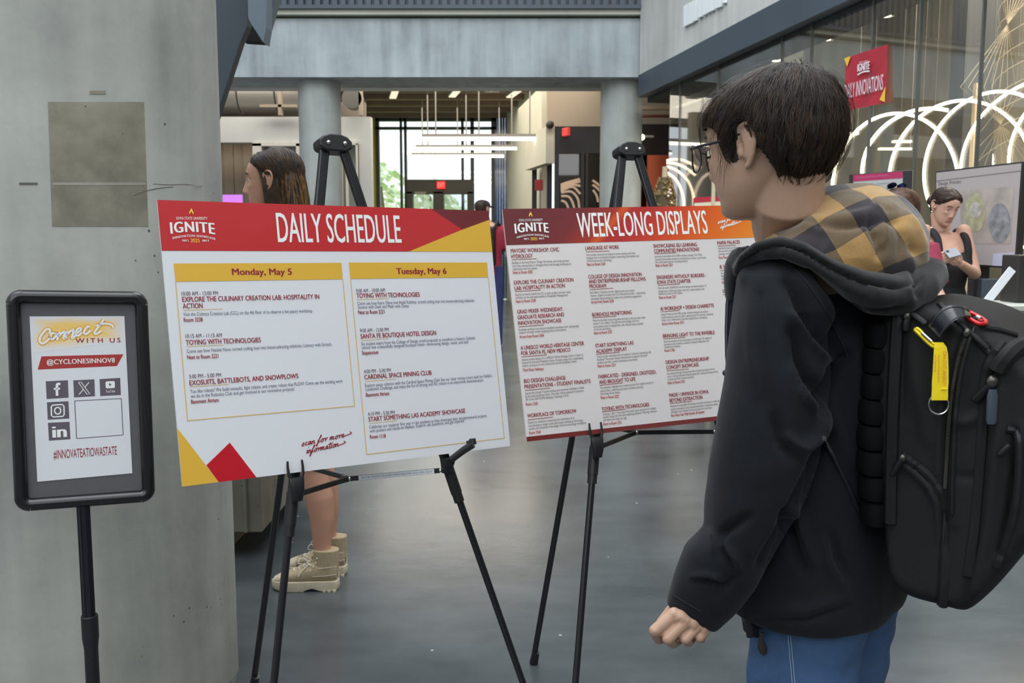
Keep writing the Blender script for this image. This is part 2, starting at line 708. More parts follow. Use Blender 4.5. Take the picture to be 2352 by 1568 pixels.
STAIN = concrete('stained_patch', (118, 114, 100), (154, 149, 134), 7.0, pits=True, streak=False)
pillar_patch('damp_stain', 110, 234, 331, 520, STAIN)
pillar_patch('pour_seam', 120, 419, 335, 425, concrete('pale_seam', (140, 137, 124), (172, 169, 158), 9.0, pits=False), 0.0012)
pillar_patch('tape_mark', 206, 208, 243, 216, concrete('tape_residue', (132, 128, 112), (150, 146, 130), 9.0, pits=False), 0.0012, 4)
pillar_patch('scuff_mark', 44, 419, 86, 424, mat('scuff', (96, 98, 96), 0.8, var=0.2, var_scale=30), 0.0012, 4)
seam = MB()
def crack(pts, w):
    q = catmull([on_pillar(*p, 0.0006) for p in pts], 5)
    seam.tube(q, w, 5)
crack([(305, 450), (322, 443), (340, 437), (365, 432), (398, 429)], 0.0007)
crack([(352, 422), (390, 424), (430, 423), (462, 428), (509, 431)], 0.0005)
crack([(520, 1575), (532, 1562), (541, 1551), (547, 1541), (551, 1530)], 0.0011)
seam.build('hairline_crack', mat('crack_dark', (82, 84, 84), 0.9), parent=pillar)

# ---- concrete beam over the hall, with ledge and dark ribbed fascia
zb = P(1176, 177, 13.0)[2]; zt = P(1176, 37, 13.0)[2]; zl = P(1176, 26, 13.0)[2]
slab('beam_concrete', (-9, 13.0, zb), (2.05, 13.9, zt - 0.03), CONC_B)
slab('trim_1', (-9, 12.9, zt), (2.05, 13.9, zl), mat('pale_ledge', (186, 186, 172), 0.7, var=0.08, var_scale=1))
ribs = MB()
x = -9.0
while x < 2.4:
    ribs.box2((x, 12.86, zl + 0.02), (x + 0.07, 12.95, zl + 3.2))
    x += 0.115
ribs.box2((-9, 12.93, zl), (2.4, 13.1, zl + 3.2))
ribs.box2((-9, 12.84, zl), (2.4, 12.95, zl + 0.05))
struct(ribs.build('wall_ribbed_fascia', STEEL))
slab('wall_upper', (-9, 13.9, zb), (2.05, 14.2, 9), WHITE)

for k, cx_ in enumerate((740, 1424)):
    c = P(cx_, 500, 13.45)
    mb = MB().loft([((c[0], 13.45, z), (0.3, 0, 0), (0, 0.3, 0)) for z in (0, 1.2, 2.4, zb + 0.02)], 40)
    struct(mb.build('column_concrete_round', concrete('column_concrete', (138, 142, 138), (176, 180, 176), 1.3), smooth=True, angle=60))

# ---- hall beyond: ceiling with joists, far window wall
zc = 4.55
slab('ceiling', (-9, 14.2, zc), (9.5, 22.4, zc + 0.2), BROWN)
js = MB()
for y in np.arange(14.6, 22.0, 0.9):
    js.box2((-9, y, zc - 0.28), (6, y + 0.16, zc))
struct(js.build('trim_2', BROWN))
YW = 22.0
zwt = P(1000, 258, YW)[2]
struct(MB().box2((-9, YW, zwt), (9.5, YW + 0.3, zc + 0.2)).build('wall_far', mat('brown_bulkhead', (98, 88, 76), 0.8, var=0.1, var_scale=2)))
FRAME = mat('dark_window_frame', (52, 56, 50), 0.45)
def xw(px, Y=YW): return (px - CX) / F * Y * 1.0
def zw(py, Y=YW): return P(1176, py, Y)[2]
win = thing('window_1', None, None, (xw(1000), YW, 0))
del_keys = [k for k in ('label', 'category') if k in win]
win['kind'] = 'structure'
fr = MB()
for px, w in ((862, 14), (925, 2.5), (935, 3), (1064, 3), (1086, 4), (1133, 4)):
    fr.box2((xw(px - w), YW, 0), (xw(px + w), YW + 0.14, zwt))
for py, w in ((261, 2), (274, 4), (294, 3)):
    fr.box2((xw(850), YW, zw(py + w)), (xw(1140), YW + 0.12, zw(py - w)))
fr.build('window_frame', FRAME, parent=win)
GL = glass('clear_glass')
MB().box2((xw(850), YW + 0.05, 0.02), (xw(1135), YW + 0.06, zwt)).build('glass_pane', GL, parent=win)
struct(MB().box2((xw(850), YW - 0.08, 0), (xw(868), YW + 0.1, zw(262))).build('trim_14', mat('olive_frame', (150, 150, 44), 0.5)))
blue = MB()
for i, px in enumerate(np.linspace(1137, 1172, 7)):
    blue.box2((xw(px), YW - 0.06 * (i % 2), 0.02), (xw(px + 5.5), YW + 0.2, zw(262)))
struct(blue.build('wall_blue_glazed', mat('deep_blue_panel', (34, 74, 128), 0.12, var=0.4, var_scale=2.5, spec=0.8)))

# exit doors in the far window wall
door = thing('door_1', None, None, (xw(1012), YW - 0.1, 0)); door['kind'] = 'structure'
dm = MB()
yd0, yd1 = YW - 0.16, YW + 0.1
X0, X1 = xw(938), xw(1088)
dm.box2((X0, yd0, zw(446)), (X1, yd1, zw(413)))
for a, b in ((938, 952), (998, 1022), (1075, 1088)):
    dm.box2((xw(a), yd0, 0.02), (xw(b), yd1, zw(440)))
dm.box2((X0, yd0, 0.02), (X1, yd1, 1.1))
dm.build('door_frame', mat('bronze_door_frame', (64, 62, 52), 0.5), parent=door, bevel=0.01)
MB().box2((X0, YW - 0.03, 1.0), (X1, YW - 0.02, zw(444))).build('door_glass', GL, parent=door)
MB().box2((xw(957), yd0 - 0.01, zw(447)), (xw(982), yd0, zw(441))).build('door_label', mat('pale_label', (150, 140, 128), 0.6), parent=door)

# door opening reaches below: outside ground, trees
grass = slab('ground_outside', (-40, 22.4, -0.3), (40, 90, -0.05), mat('lawn', (150, 190, 96), 0.9, var=0.3, var_scale=0.8))

# ---- left partition of the hall at 15 m, with openings
YP = 15.2
def xp(px, Y=YP): return (px - CX) / F * Y
def zp(py, Y=YP): return P(1176, py, Y)[2]
pt = MB()
pt.box2((-9, YP, zp(327)), (xp(858), YP + 0.2, zp(268)))
pt.box2((xp(694), YP, 0), (xp(788), YP + 0.2, zp(327)))
pt.box2((xp(830), YP, 0), (xp(858), YP + 0.2, zp(327)))
pt.box2((xp(788), YP, zp(332)), (xp(830), YP + 0.2, zp(327)))
pt.box2((-9, YP, 0), (-6.5, YP + 0.2, zp(327)))
struct(pt.build('wall_partition', WHITE))
fw = MB()
for a, b in ((592, 612), (690, 696)):
    fw.box2((xp(a), YP - 0.06, 0), (xp(b), YP + 0.12, zp(330)))
fw.box2((xp(592), YP - 0.06, zp(336)), (xp(696), YP + 0.12, zp(328)))
for a, b in ((800, 806), (824, 828)):
    fw.box2((xp(a), YP - 0.05, 0.0), (xp(b), YP + 0.12, zp(330)))
fw.box2((xp(790), YP - 0.05, zp(333)), (xp(828), YP + 0.12, zp(324)))
struct(fw.build('trim_3', mat('pale_frame', (216, 214, 204), 0.6)))
struct(MB().box2((xp(610), YP + 0.13, 0.02), (xp(694), YP + 0.15, zp(335))).build('window_2', mat('grey_frosted_glass', (128, 130, 124), 0.25)))
struct(MB().box2((xp(806), YP + 0.13, 0.02), (xp(826), YP + 0.15, zp(332))).build('window_3', mat('green_grey_glass', (170, 178, 170), 0.2)))
bk = MB()
for i, px in enumerate(np.linspace(480, 590, 6)):
    bk.box2((xp(px, 16.4), 16.4 + 0.02 * (i % 2), 0), (xp(px + 21, 16.4), 16.5, zp(322, 16.4)))
struct(bk.build('wall_wood_panels', mat('tan_panels', (170, 152, 130), 0.7, var=0.08, var_scale=3)))
slab('wall_grey_room', (-9, 19.0, 0), (xp(845, 19), 19.2, zc), mat('room_grey', (120, 112, 104), 0.8))

# ---- right side of the hall: cream wall running in, dark clad box, beige wall above
cw = MB()
a0, a1 = P(1178, 500, 21.9), P(1226, 500, 17.5)
b1 = P(1273, 500, 15.5)
def vwall(mb, p, q, z0, z1, t=0.15):
    p = np.array([p[0], p[1], z0]); q = np.array([q[0], q[1], z0])
    d = unit(q - p); s = np.array([-d[1], d[0], 0]) * t
    mb.prism([p, q, q - s, p - s], (0, 0, z1 - z0))
vwall(cw, a0, P(1262, 500, 17.0), 0, zc)
struct(cw.build('wall_cream', CREAM))
c2 = MB()
vwall(c2, P(1224, 500, 17.0), b1, P(1273, 375, 15.5)[2], P(1273, 291, 15.5)[2])
struct(c2.build('wall_cream_bulkhead', CREAM))
z34 = P(1273, 290, 15.5)[2]
slab('wall_dark_cladding', (b1[0], 15.5, P(1273, 352, 15.5)[2]), (b1[0] + 1.9, 15.65, z34), BLACKP)
slab('wall_beige_upper', (b1[0] - 0.1, 16.3, z34 - 0.2), (5.0, 16.5, zc), mat('beige_wall', (168, 155, 138), 0.8))
dk = MB()
dk.box2((b1[0] + 1.0, 15.62, 0), (b1[0] + 1.9, 15.8, P(1273, 352, 15.5)[2]))
for px in (1274, 1334, 1340, 1375):
    xx = xp(px, 15.5)
    dk.box2((xx, 15.5, 0), (xx + 0.06, 15.6, P(1273, 352, 15.5)[2]))
for a, b in ((1222, 1234), (1256, 1270)):
    pa, pb = P(a, 500, 17.0 - (a - 1222) / 50 * 1.4), P(b, 500, 17.0 - (b - 1222) / 50 * 1.4)
    dk.box2((pa[0], pa[1], 0), (pb[0], pa[1] + 0.2, P(1240, 375, 16.2)[2]))
struct(dk.build('trim_4', BLACKP))
struct(MB().box2((b1[0] + 0.05, 15.56, 0), (b1[0] + 1.9, 15.58, P(1273, 352, 15.5)[2])).build('window_4', glass('smoked_glass', (0.62, 0.60, 0.58), 0.05)))
slab('wall_inner_dark', (b1[0] + 0.1, 17.6, 0), (b1[0] + 3.5, 17.8, 3.4), mat('dark_interior', (72, 66, 62), 0.7, var=0.2, var_scale=1.5))

# ---- glass wall of the room on the right, with steel band and concrete above
GA = np.array([1.93, 12.5]); GD = unit(np.array([0.2027, -1.0])); GN = np.array([GD[1], -GD[0]])
if GN[0] > 0: GN = -GN            # faces the hall (to the left)
def gw(y):                        # point of the glass line at depth y
    t = (y - GA[1]) / GD[1]
    return GA + GD * t
def gpt(px, py):                  # point of the glass plane seen at a photo pixel
    return on_plane(px, py, (GA[0], GA[1], 0), np.array([GN[0], GN[1], 0]))
zlo = gpt(1502, 216)[2]; zhi = gpt(1500, 166)[2]
A3, B3 = gw(12.7), gw(-3.0)
def along(mb, y0, y1, z0, z1, off0, off1, mi=0):
    p, q = gw(y0), gw(y1)
    a = [np.array([*(p + GN * off0), z0]), np.array([*(q + GN * off0), z0]), np.array([*(q + GN * off1), z0]), np.array([*(p + GN * off1), z0])]
    mb.prism(a, (0, 0, z1 - z0), mi)
mb = MB(); along(mb, 12.9, -3, zlo, zhi, -0.1, 0.12); struct(mb.build('beam_steel_band', STEEL))
mb = MB(); along(mb, 12.9, -3, zhi, 9, -0.3, 0.10); struct(mb.build('wall_concrete_over_glass', concrete('pale_concrete', (158, 158, 154), (198, 198, 194), 0.8, pits=False)))
mb = MB(); along(mb, 12.9, -3, zlo - 0.07, zlo, -0.35, -0.02); struct(mb.build('trim_5', mat('dark_soffit', (52, 47, 42), 0.7)))
mb = MB(); along(mb, 12.03, -3, 0.03, zlo, -0.012, 0.0); struct(mb.build('window_5', glass('room_glass', (0.92, 0.93, 0.92), 0.05, fres=0.3)))
mu = MB()
for px in (1556, 1641, 1783, 1849, 1986, 2092, 2233):
    q = gpt(px, 500)
    along(mu, q[1] + 0.007, q[1] - 0.007, 0.0, zlo, -0.02, 0.004)
struct(mu.build('trim_6', mat('glass_joint', (84, 86, 84), 0.5)))
mb = MB(); along(mb, 12.9, -3, 0, 0.08, -0.06, 0.03); struct(mb.build('baseboard_right', STEEL_D))

# inside the glazed room
rm = MB()
along(rm, 19.0, -3, 0, 6, -3.4, -3.2)
struct(rm.build('wall_room_inner', concrete('room_concrete', (120, 115, 104), (156, 150, 136), 0.9, pits=False)))
mb = MB(); along(mb, 12.7, -3, 5.2, 5.4, -3.3, -0.3); struct(mb.build('ceiling_room', mat('room_ceiling', (92, 88, 82), 0.8)))
slab('wall_room_end', (2.38, 13.2, 0), (7.5, 13.3, 5.2), mat('room_end_grey', (118, 116, 108), 0.8, var=0.06, var_scale=1.2))
# dark interior columns and pale posts
mb = MB()
q0 = P(2200, 500, 10.0)
mb.box2((q0[0], 10.0, 0), (q0[0] + 0.34, 10.35, 5.2)); struct(mb.build('column_interior_dark', mat('interior_column', (74, 76, 78), 0.6)))
q0 = P(1700, 500, 12.0)
mb = MB(); mb.box2((q0[0], 12.0, 0), (q0[0] + 0.75, 12.3, 4.4)); struct(mb.build('column_interior_grey', mat('interior_column_pale', (112, 112, 106), 0.7)))
q0 = P(2226, 500, 8.8)
mb = MB(); mb.box2((q0[0], 8.8, 0), (q0[0] + 0.05, 8.86, P(2230, 190, 8.8)[2])); struct(mb.build('trim_7', mat('pale_post', (206, 190, 160), 0.6)))
q0 = P(1634, 500, 8.6)
mb = MB(); mb.box2((q0[0], 8.6, 0), (q0[0] + 0.03, 8.63, P(1640, 300, 8.6)[2])); struct(mb.build('trim_8', mat('pale_post', (206, 190, 160), 0.6)))
# pale wall seen between the column and the glass
slab('wall_orange', (P(1488, 400, 13.9)[0], 13.9, 0), (P(1640, 400, 13.9)[0], 14.0, P(1500, 356, 13.9)[2]), mat('orange_panel', (178, 72, 22), 0.6, var=0.06, var_scale=2))
sh = MB()
for py0, py1 in ((185, 240), (252, 260), (285, 300), (318, 356)):
    pass
slab('wall_dark_above_orange', (P(1470, 400, 14.4)[0], 14.4, P(1500, 356, 14.4)[2]), (P(1640, 400, 14.4)[0], 14.5, P(1500, 285, 14.4)[2]), mat('charcoal_wall', (54, 50, 48), 0.7))
slab('wall_beige_side', (P(1465, 400, 14.8)[0], 14.8, P(1500, 290, 14.8)[2]), (P(1680, 400, 14.8)[0], 14.9, zc), mat('beige_wall', (168, 155, 138), 0.8))
mb = MB(); mb.box2((P(1470, 400, 14.2)[0], 14.2, P(1500, 251, 14.2)[2]), (P(1600, 400, 14.2)[0], 14.3, P(1500, 243, 14.2)[2])); struct(mb.build('trim_9', mat('pale_rail', (200, 176, 146), 0.5)))
mb = MB(); mb.box2((P(1470, 400, 14.2)[0], 14.2, P(1500, 268, 14.2)[2]), (P(1600, 400, 14.2)[0], 14.3, P(1500, 263, 14.2)[2])); struct(mb.build('trim_10', mat('red_rail', (128, 62, 48), 0.5)))

# ---- raised white letters on the concrete over the glass (only their feet are in view)
lt = MB()
def onconc(px, py, off):
    n = np.array([GN[0], GN[1], 0]); return on_plane(px, py, (GA[0] + GN[0] * off, GA[1] + GN[1] * off, 0), n)
for x0, x1, yb in ((1575, 1582, 62), (1583, 1589, 58), (1590, 1596, 55), (1597, 1604, 50), (1608, 1616, 42), (1619, 1626, 36), (1628, 1634, 31), (1636, 1644, 27), (1647, 1653, 21), (1655, 1661, 18), (1664, 1670, 9)):
    a, b, c, d = (onconc(*q, 0.105) for q in ((x0, yb), (x1, yb - (x1 - x0) * 0.5), (x1, yb - 52), (x0, yb - 47)))
    lt.prism([a, b, c, d], np.array([GN[0], GN[1], 0]) * 0.03)
tag(lt.build('raised_lettering', mat('white_letter', (226, 230, 232), 0.4)), 'white raised letters on the pale concrete above the steel band', 'sign')

# ---- stair stringers and steps, top left
st = MB()
def slope_panel(mb, pts, Y, t, mi=0):
    mb.prism([P(x, y, Y) for x, y in pts], (0, t, 0), mi)
slope_panel(st, [(318, -160), (568, -160), (568, 60), (552, 95), (505, 240), (226, 1100), (-24, 1100)], 5.2, 0.08)
struct(st.build('wall_stair_stringer', mat('stair_steel', (50, 62, 72), 0.45, var=0.1, var_scale=1.5)))
s2 = MB()
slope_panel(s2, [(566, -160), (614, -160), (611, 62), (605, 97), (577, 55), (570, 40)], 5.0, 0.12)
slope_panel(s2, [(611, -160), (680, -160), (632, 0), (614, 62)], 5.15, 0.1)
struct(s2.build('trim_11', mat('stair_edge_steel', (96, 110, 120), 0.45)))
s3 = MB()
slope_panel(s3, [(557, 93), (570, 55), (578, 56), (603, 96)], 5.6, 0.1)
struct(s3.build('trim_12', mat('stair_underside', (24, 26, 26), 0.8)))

# ---- low concrete stair wall beyond the pillar
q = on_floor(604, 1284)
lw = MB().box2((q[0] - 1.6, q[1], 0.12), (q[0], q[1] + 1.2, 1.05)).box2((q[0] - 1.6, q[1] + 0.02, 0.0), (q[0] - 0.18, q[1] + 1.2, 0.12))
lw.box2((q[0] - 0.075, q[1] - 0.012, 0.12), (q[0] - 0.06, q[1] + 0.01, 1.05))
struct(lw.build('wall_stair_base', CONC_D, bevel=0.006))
# ================================================================== poster boards, easels, sign stand
RED = mat('print_red', (186, 38, 42), 0.35, coat=0.15)
RED_B = mat('print_bright_red', (186, 12, 32), 0.35, coat=0.15)
MAROON = mat('print_maroon', (108, 34, 38), 0.35, coat=0.15)
GOLD = mat('print_gold', (216, 170, 58), 0.4)
GOLDL = mat('print_gold_line', (214, 172, 84), 0.5)
INKR = mat('print_dark_red_ink', (142, 30, 44), 0.5)
INKT = mat('print_plum_ink', (84, 50, 66), 0.5)
INKB = mat('print_grey_ink', (92, 92, 110), 0.6)
INKW = mat('print_white', (232, 232, 230), 0.4)
INKY = mat('print_yellow', (238, 190, 66), 0.4)
FOAM = mat('foam_board_edge', (226, 228, 230), 0.6)
PAPER = mat('poster_white', (216, 217, 220), 0.32, coat=0.1)
PAPER2 = mat('poster_warm_white', (210, 204, 202), 0.22, coat=0.35)
BLK = mat('black_plastic', (26, 26, 28), 0.42, var=0.1, var_scale=30)
BLKM = mat('black_metal_tube', (20, 21, 24), 0.28, spec=0.6)
RIVET = mat('rivet_steel', (196, 196, 190), 0.25, metal=1.0)

def board_pose_full(TL, TR, BR, BL, h):
    r = [ray(*p) for p in (TL, TR, BR, BL)]
    A = np.array([r[0], -r[1], r[2], -r[3]]).T
    t = np.linalg.svd(A)[2][-1]; t = t / t[0]
    Q = [r[i] * t[i] for i in range(4)]
    k = h / np.linalg.norm(Q[3] - Q[0])
    Q = [CAMP + q * k for q in Q]
    return Q[0], unit(Q[1] - Q[0]), Q[3], np.linalg.norm(Q[1] - Q[0])

def board_pose_left(TL, BL, top2, bot2, h):
    # the right side is hidden: the two long edges' vanishing point gives the direction
    def ln(a, b): return np.cross([a[0], a[1], 1.0], [b[0], b[1], 1.0])
    v = np.cross(ln(TL, top2), ln(BL, bot2)); v = v / v[2]
    du = unit(ray(v[0], v[1]));
    if du[0] < 0: du = -du
    r1, r2 = ray(*TL), ray(*BL)
    t = (r1 @ du) / (r2 @ du)
    k = h / np.linalg.norm(r2 * t - r1)
    return CAMP + r1 * k, du, CAMP + r2 * t * k

BH, BW = 0.6096, 0.8128

def face_from(TL, U, BL):
    V = unit(TL - BL)
    U = unit(U)
    N = unit(np.cross(U, V))
    if N @ (CAMP - TL) < 0: N = -N
    return Face2D(TL, U, V, N)

def board_slab(name, fc, w, h, m, parent, t=0.006):
    O, U, V, N = fc.O, fc.U, fc.V, fc.N
    mb = MB().prism([O, O + U * w, O + U * w - V * h, O - V * h], -N * t)
    ob = mb.build(name, [m], parent=parent)
    return ob

def logo(fc, mb_w, mb_y, k):
    for s in k['white']:
        fc.text(mb_w, *s[0], **s[1])
    for s in k['yellow']:
        fc.text(mb_y, *s[0], **s[1])

# ---------------- left board: DAILY SCHEDULE
TL, U, BL, wL = board_pose_full((361, 459), (1122, 484), (1172, 1024), (419, 1117), BH)
FL = face_from(TL, U, BL)
FL.wh = (wL, BH)
bl = thing('poster_board', 'white foam board headed DAILY SCHEDULE under a red banner, on an easel', 'poster', BL)
board_slab('foam_board', FL, wL, BH, PAPER, bl)
def prt(name, m, fn, fc, parent):
    mb = MB(); fn(mb)
    return mb.build(name, m, parent=parent, recalc=False)
prt('red_banner', RED, lambda m: FL.poly(m, [(361, 459), (989, 479.6), (1062, 527), (939, 577.5), (373, 575.5)]), FL, bl)
prt('bright_red_facet', RED_B, lambda m: FL.poly(m, [(870, 475.7), (989, 479.6), (1062, 527), (939, 577.5), (842, 577.2)], 1.3), FL, bl) if False else None
prt('maroon_triangle', MAROON, lambda m: FL.poly(m, [(989, 479.6), (1122, 484), (1124.3, 504.6), (1062, 527)]), FL, bl)
prt('yellow_triangle', GOLD, lambda m: FL.poly(m, [(1062, 527), (1124.3, 504.6), (1131, 578), (939, 577.5)]), FL, bl)
prt('yellow_corner', GOLD, lambda m: FL.poly(m, [(410, 982.8), (502.4, 1107), (419, 1117)]), FL, bl)
prt('red_corner', RED_B, lambda m: FL.poly(m, [(527.6, 1016), (589, 1096), (502.4, 1107), (474, 1068)]), FL, bl)
def hdr(m):
    FL.poly(m, [(398.3, 605), (783.7, 603.4), (787, 641), (403, 646.8)])
    FL.poly(m, [(800.6, 602.7), (1118.6, 602.7), (1121, 636.6), (804.9, 640.4)])
prt('day_header_bars', GOLD, hdr, FL, bl)
def bx(m):
    w = 0.0016
    for a, b in (((403, 646), (430.3, 965.5)), ((430.3, 965.5), (814, 932)), ((787, 641), (814, 932)),
                 ((804.9, 640), (842, 1043)), ((842, 1043), (1158, 1005.6)), ((1121, 636), (1158, 1005.6))):
        FL.line(m, a, b, w)
    for a, b in (((420.6, 712.4), (510.6, 709)), ((427.6, 795.4), (513.7, 792)), ((436, 888), (525.6, 881.8)),
                 ((819, 688), (893.5, 685)), ((829.5, 782), (893, 777)), ((838, 875.7), (910, 870)), ((847.5, 972), (911, 965.5))):
        FL.line(m, a, b, 0.001)
prt('gold_box_lines', GOLDL, bx, FL, bl)
prt('headline_text', INKW, lambda m: FL.text(m, 'DAILY SCHEDULE', 639, 556, 922, 557.5, 67, bold=0.004), FL, bl)

def ignite(fc, parent, p):
    w, y = MB(), MB()
    fc.text(w, 'IOWA STATE UNIVERSITY', *p['isu'], p['isu_c'], bold=0.0)
    # IGNITE with feet that follow an arch
    V, Fc = text2d('IGNITE', 0.0, 1.12)
    xl, yl, xr, yr, cap, drop = p['ign']
    u0, v0 = fc.uv(xl, yl); u1, v1 = fc.uv(xr, yr); h = abs(fc.uv(xl, yl - cap)[1] - v0)
    t = (V[:, 0] - V[:, 0].min()) / (V[:, 0].max() - V[:, 0].min())
    uu = u0 + t * (u1 - u0)
    top = (v0 + v1) / 2 + h
    s = V[:, 1] / caph()
    foot = (v0 + v1) / 2 - drop * h * ((2 * t - 1) ** 2) + drop * h * 0.5
    vv = foot + s * (top - foot - 0.10 * h * (2 * t - 1) ** 2)
    for k in (-1, 1): w.add([fc.at(a + k * .045 * h, b, 2.2 + .15 * k) for a, b in zip(uu, vv)], Fc)
    fc.text(w, 'INNOVATION SHOWCASE', *p['inn'], p['inn_c'], bold=0.014, track=1.15, arc=1.25)
    fc.text(w, 'MAY 5', *p['m5'], p['m_c'], bold=0.012)
    fc.text(w, 'MAY 9', *p['m9'], p['m_c'], bold=0.012)
    yy = MB(); fc.text(yy, '2025', *p['yr'], p['yr_c'], bold=0.01); yy.build('emblem_year', INKY, parent=parent, recalc=False)
    cx, ty, by, hw = p['flame']
    H = by - ty
    left = catmull([(cx - 0.05 * hw, ty), (cx - 0.55 * hw, ty + 0.38 * H), (cx - 0.95 * hw, ty + 0.68 * H), (cx - 0.62 * hw, by)], 4)
    inn = catmull([(cx - 0.62 * hw, by), (cx - 0.4 * hw, ty + 0.72 * H), (cx + 0.02 * hw, ty + 0.56 * H), (cx + 0.5 * hw, ty + 0.78 * H), (cx + 0.78 * hw, by)], 4)
    right = catmull([(cx + 0.78 * hw, by), (cx + 1.0 * hw, ty + 0.76 * H), (cx + 0.62 * hw, ty + 0.42 * H), (cx - 0.05 * hw, ty)], 4)
    L2 = [*left]; R2 = [*right][::-1]
    k = min(len(L2), len(R2))
    Lp = [fc.at(*fc.uv(*q), 2.2) for q in left]; Rp = [fc.at(*fc.uv(*q), 2.2) for q in right[::-1]]; Ip = [fc.at(*fc.uv(*q), 2.2) for q in inn]
    y.add(Lp + Ip[1:] + Rp[::-1][1:-1], [tuple(range(len(Lp) + len(Ip) - 1 + len(Rp) - 2))])
    w.build('emblem_lettering', INKW, parent=parent, recalc=False)
    y.build('emblem_flame', INKY, parent=parent, recalc=False)

ignite(FL, bl, dict(isu=(405, 504.5, 476.5, 504.8), isu_c=6.6, ign=(392.5, 533.5, 493, 536.5, 26, 0.2), inn=(396, 543, 494, 545), inn_c=5.2,
                    m5=(419, 554.8, 433, 555), m9=(465, 555, 479.5, 555.3), m_c=4.8, yr=(438, 556.2, 458.5, 556.8), yr_c=8.4, flame=(439.2, 477.5, 493, 5.2)))

H1 = [('EXPLORE THE CULINARY CREATION LAB: HOSPITALITY IN', 418.8, 693, 733, 686, 11.3), ('ACTION', 420, 708.2, 465.4, 707, 11.3),
      ('TOYING WITH TECHNOLOGIES', 427, 792, 599, 785.5, 11.3), ('EXOSUITS, BATTLEBOTS, AND SNOWPLOWS', 435.4, 884.8, 685, 867.8, 11.3),
      ('TOYING WITH TECHNOLOGIES', 819, 684, 964, 680.7, 10.4), ('SANTA FE BOUTIQUE HOTEL DESIGN', 828.3, 777.3, 1001.4, 768.5, 10.4),
      ('CARDINAL SPACE MINING CLUB', 837, 870.9, 991, 860, 10.4), ('START SOMETHING LAS ACADEMY SHOWCASE', 846.3, 967.8, 1068.4, 947.4, 10.4)]
T1 = [('10:00 AM - 12:00 PM', 417, 678.6, 500.7, 677, 9), ('10:15 AM - 11:15 AM', 426, 776, 509.6, 773.6, 9), ('3:00 PM - 5:00 PM', 434.4, 868.8, 507.5, 865, 9),
      ('9:00 AM - 10:00 AM', 818, 671.8, 884, 669.7, 8.4), ('9:00 AM - 12:00 PM', 826.8, 763, 892.8, 760.4, 8.4),
      ('4:00 PM - 5:00 PM', 835.8, 857, 897.7, 853.5, 8.4), ('4:10 PM - 5:30 PM', 845, 954.6, 906.5, 950.5, 8.4)]
B1 = [('Visit the Culinary Creation Lab (CCL) on the 4th floor of to observe a live pastry workshop.', 421, 725.5, 718, 716.7, 8),
      ('Come see how Natalie Nuno turned coding toys into lesson-planning sidekicks: Literacy with Scratch.', 429, 810.3, 762.6, 793.3, 8),
      ('You like robots? We build exosuits, fight robots, and create robots that PLOW! Come see the exciting work', 437, 902.5, 786.8, 877.7, 8),
      ('we do in the Robotics Club and get involved in our innovative projects!', 438, 913.4, 676, 896, 8),
      ('Come see how Keira Olson and Anjali Kathikar turned coding toys into lesson-planning sidekicks:', 820.8, 700, 1090, 692.7, 7.4),
      ('Science with Dash and Math with Osmo', 821.8, 708.6, 939, 705.4, 7.4),
      ('Six student teams from the College of Design unveil proposals to transform a historic Catholic', 829.7, 793, 1091, 778.7, 7.4),
      ('school into a beautifully designed boutique hotel\u2014showcasing design, vision, and skill.', 830.7, 801.5, 1076, 788, 7.4),
      ("Explore space robotics with the Cardinal Space Mining Club! See our lunar mining rovers built for NASA's", 838.5, 888.6, 1130, 865.4, 7.4),
      ('Lunabotics Challenge, and enjoy the fun of driving mini RC robots in an interactive demonstration.', 839.5, 897.4, 1110.6, 875.3, 7.4),
      ("Celebrate our students' first year in the academy as they showcase their entrepreneurial projects", 848, 984, 1117.4, 957, 7.4),
      ('with posters and hands-on displays. Explore, ask questions, and get inspired!', 849, 993, 1066, 968.8, 7.4)]
R1 = [('Room 3238', 422.3, 739, 465.4, 737.6, 9.2), ('Next to Room 2221', 430, 824.6, 501.4, 821.5, 9.2), ('Basement Atrium', 439, 926.7, 502, 922.2, 9.2),
      ('Next to Room 2221', 822.5, 721, 882.9, 719.5, 8.8), ('Stepatorium', 831.4, 814.4, 868.8, 812.4, 8.8), ('Basement Atrium', 840.5, 910.7, 893.6, 907, 8.8),
      ('Room 1118', 849.7, 1007, 885.8, 1004.5, 8.8)]
def texts(fc, items, bold):
    def fn(m):
        for s, xl, yl, xr, yr, c in items:
            fc.text(m, s, xl, yl, xr, yr, c, bold=bold)
    return fn
for G_, nm, m_, bd in (([H1[:2]] + [[h] for h in H1[2:]], 'event_title', INKR, 0.009), ([[h] for h in T1], 'event_time', INKT, 0.0),
                       ([B1[:1], B1[1:2], B1[2:4], B1[4:6], B1[6:8], B1[8:10], B1[10:]], 'event_description', INKB, -0.004), ([[h] for h in R1], 'event_room', INKR, 0.008)):
    for g in G_: prt(nm, m_, texts(FL, g, bd), FL, bl)
for wd, k in (('Monday', ('Monday, May 5', 533.5, 631, 670, 630.5, 14.5)), ('Tuesday', ('Tuesday, May 6', 911, 629, 1025, 628.5, 13.5))):
    prt('day_name', INKR, lambda m: FL.text(m, *k, bold=0.02), FL, bl)

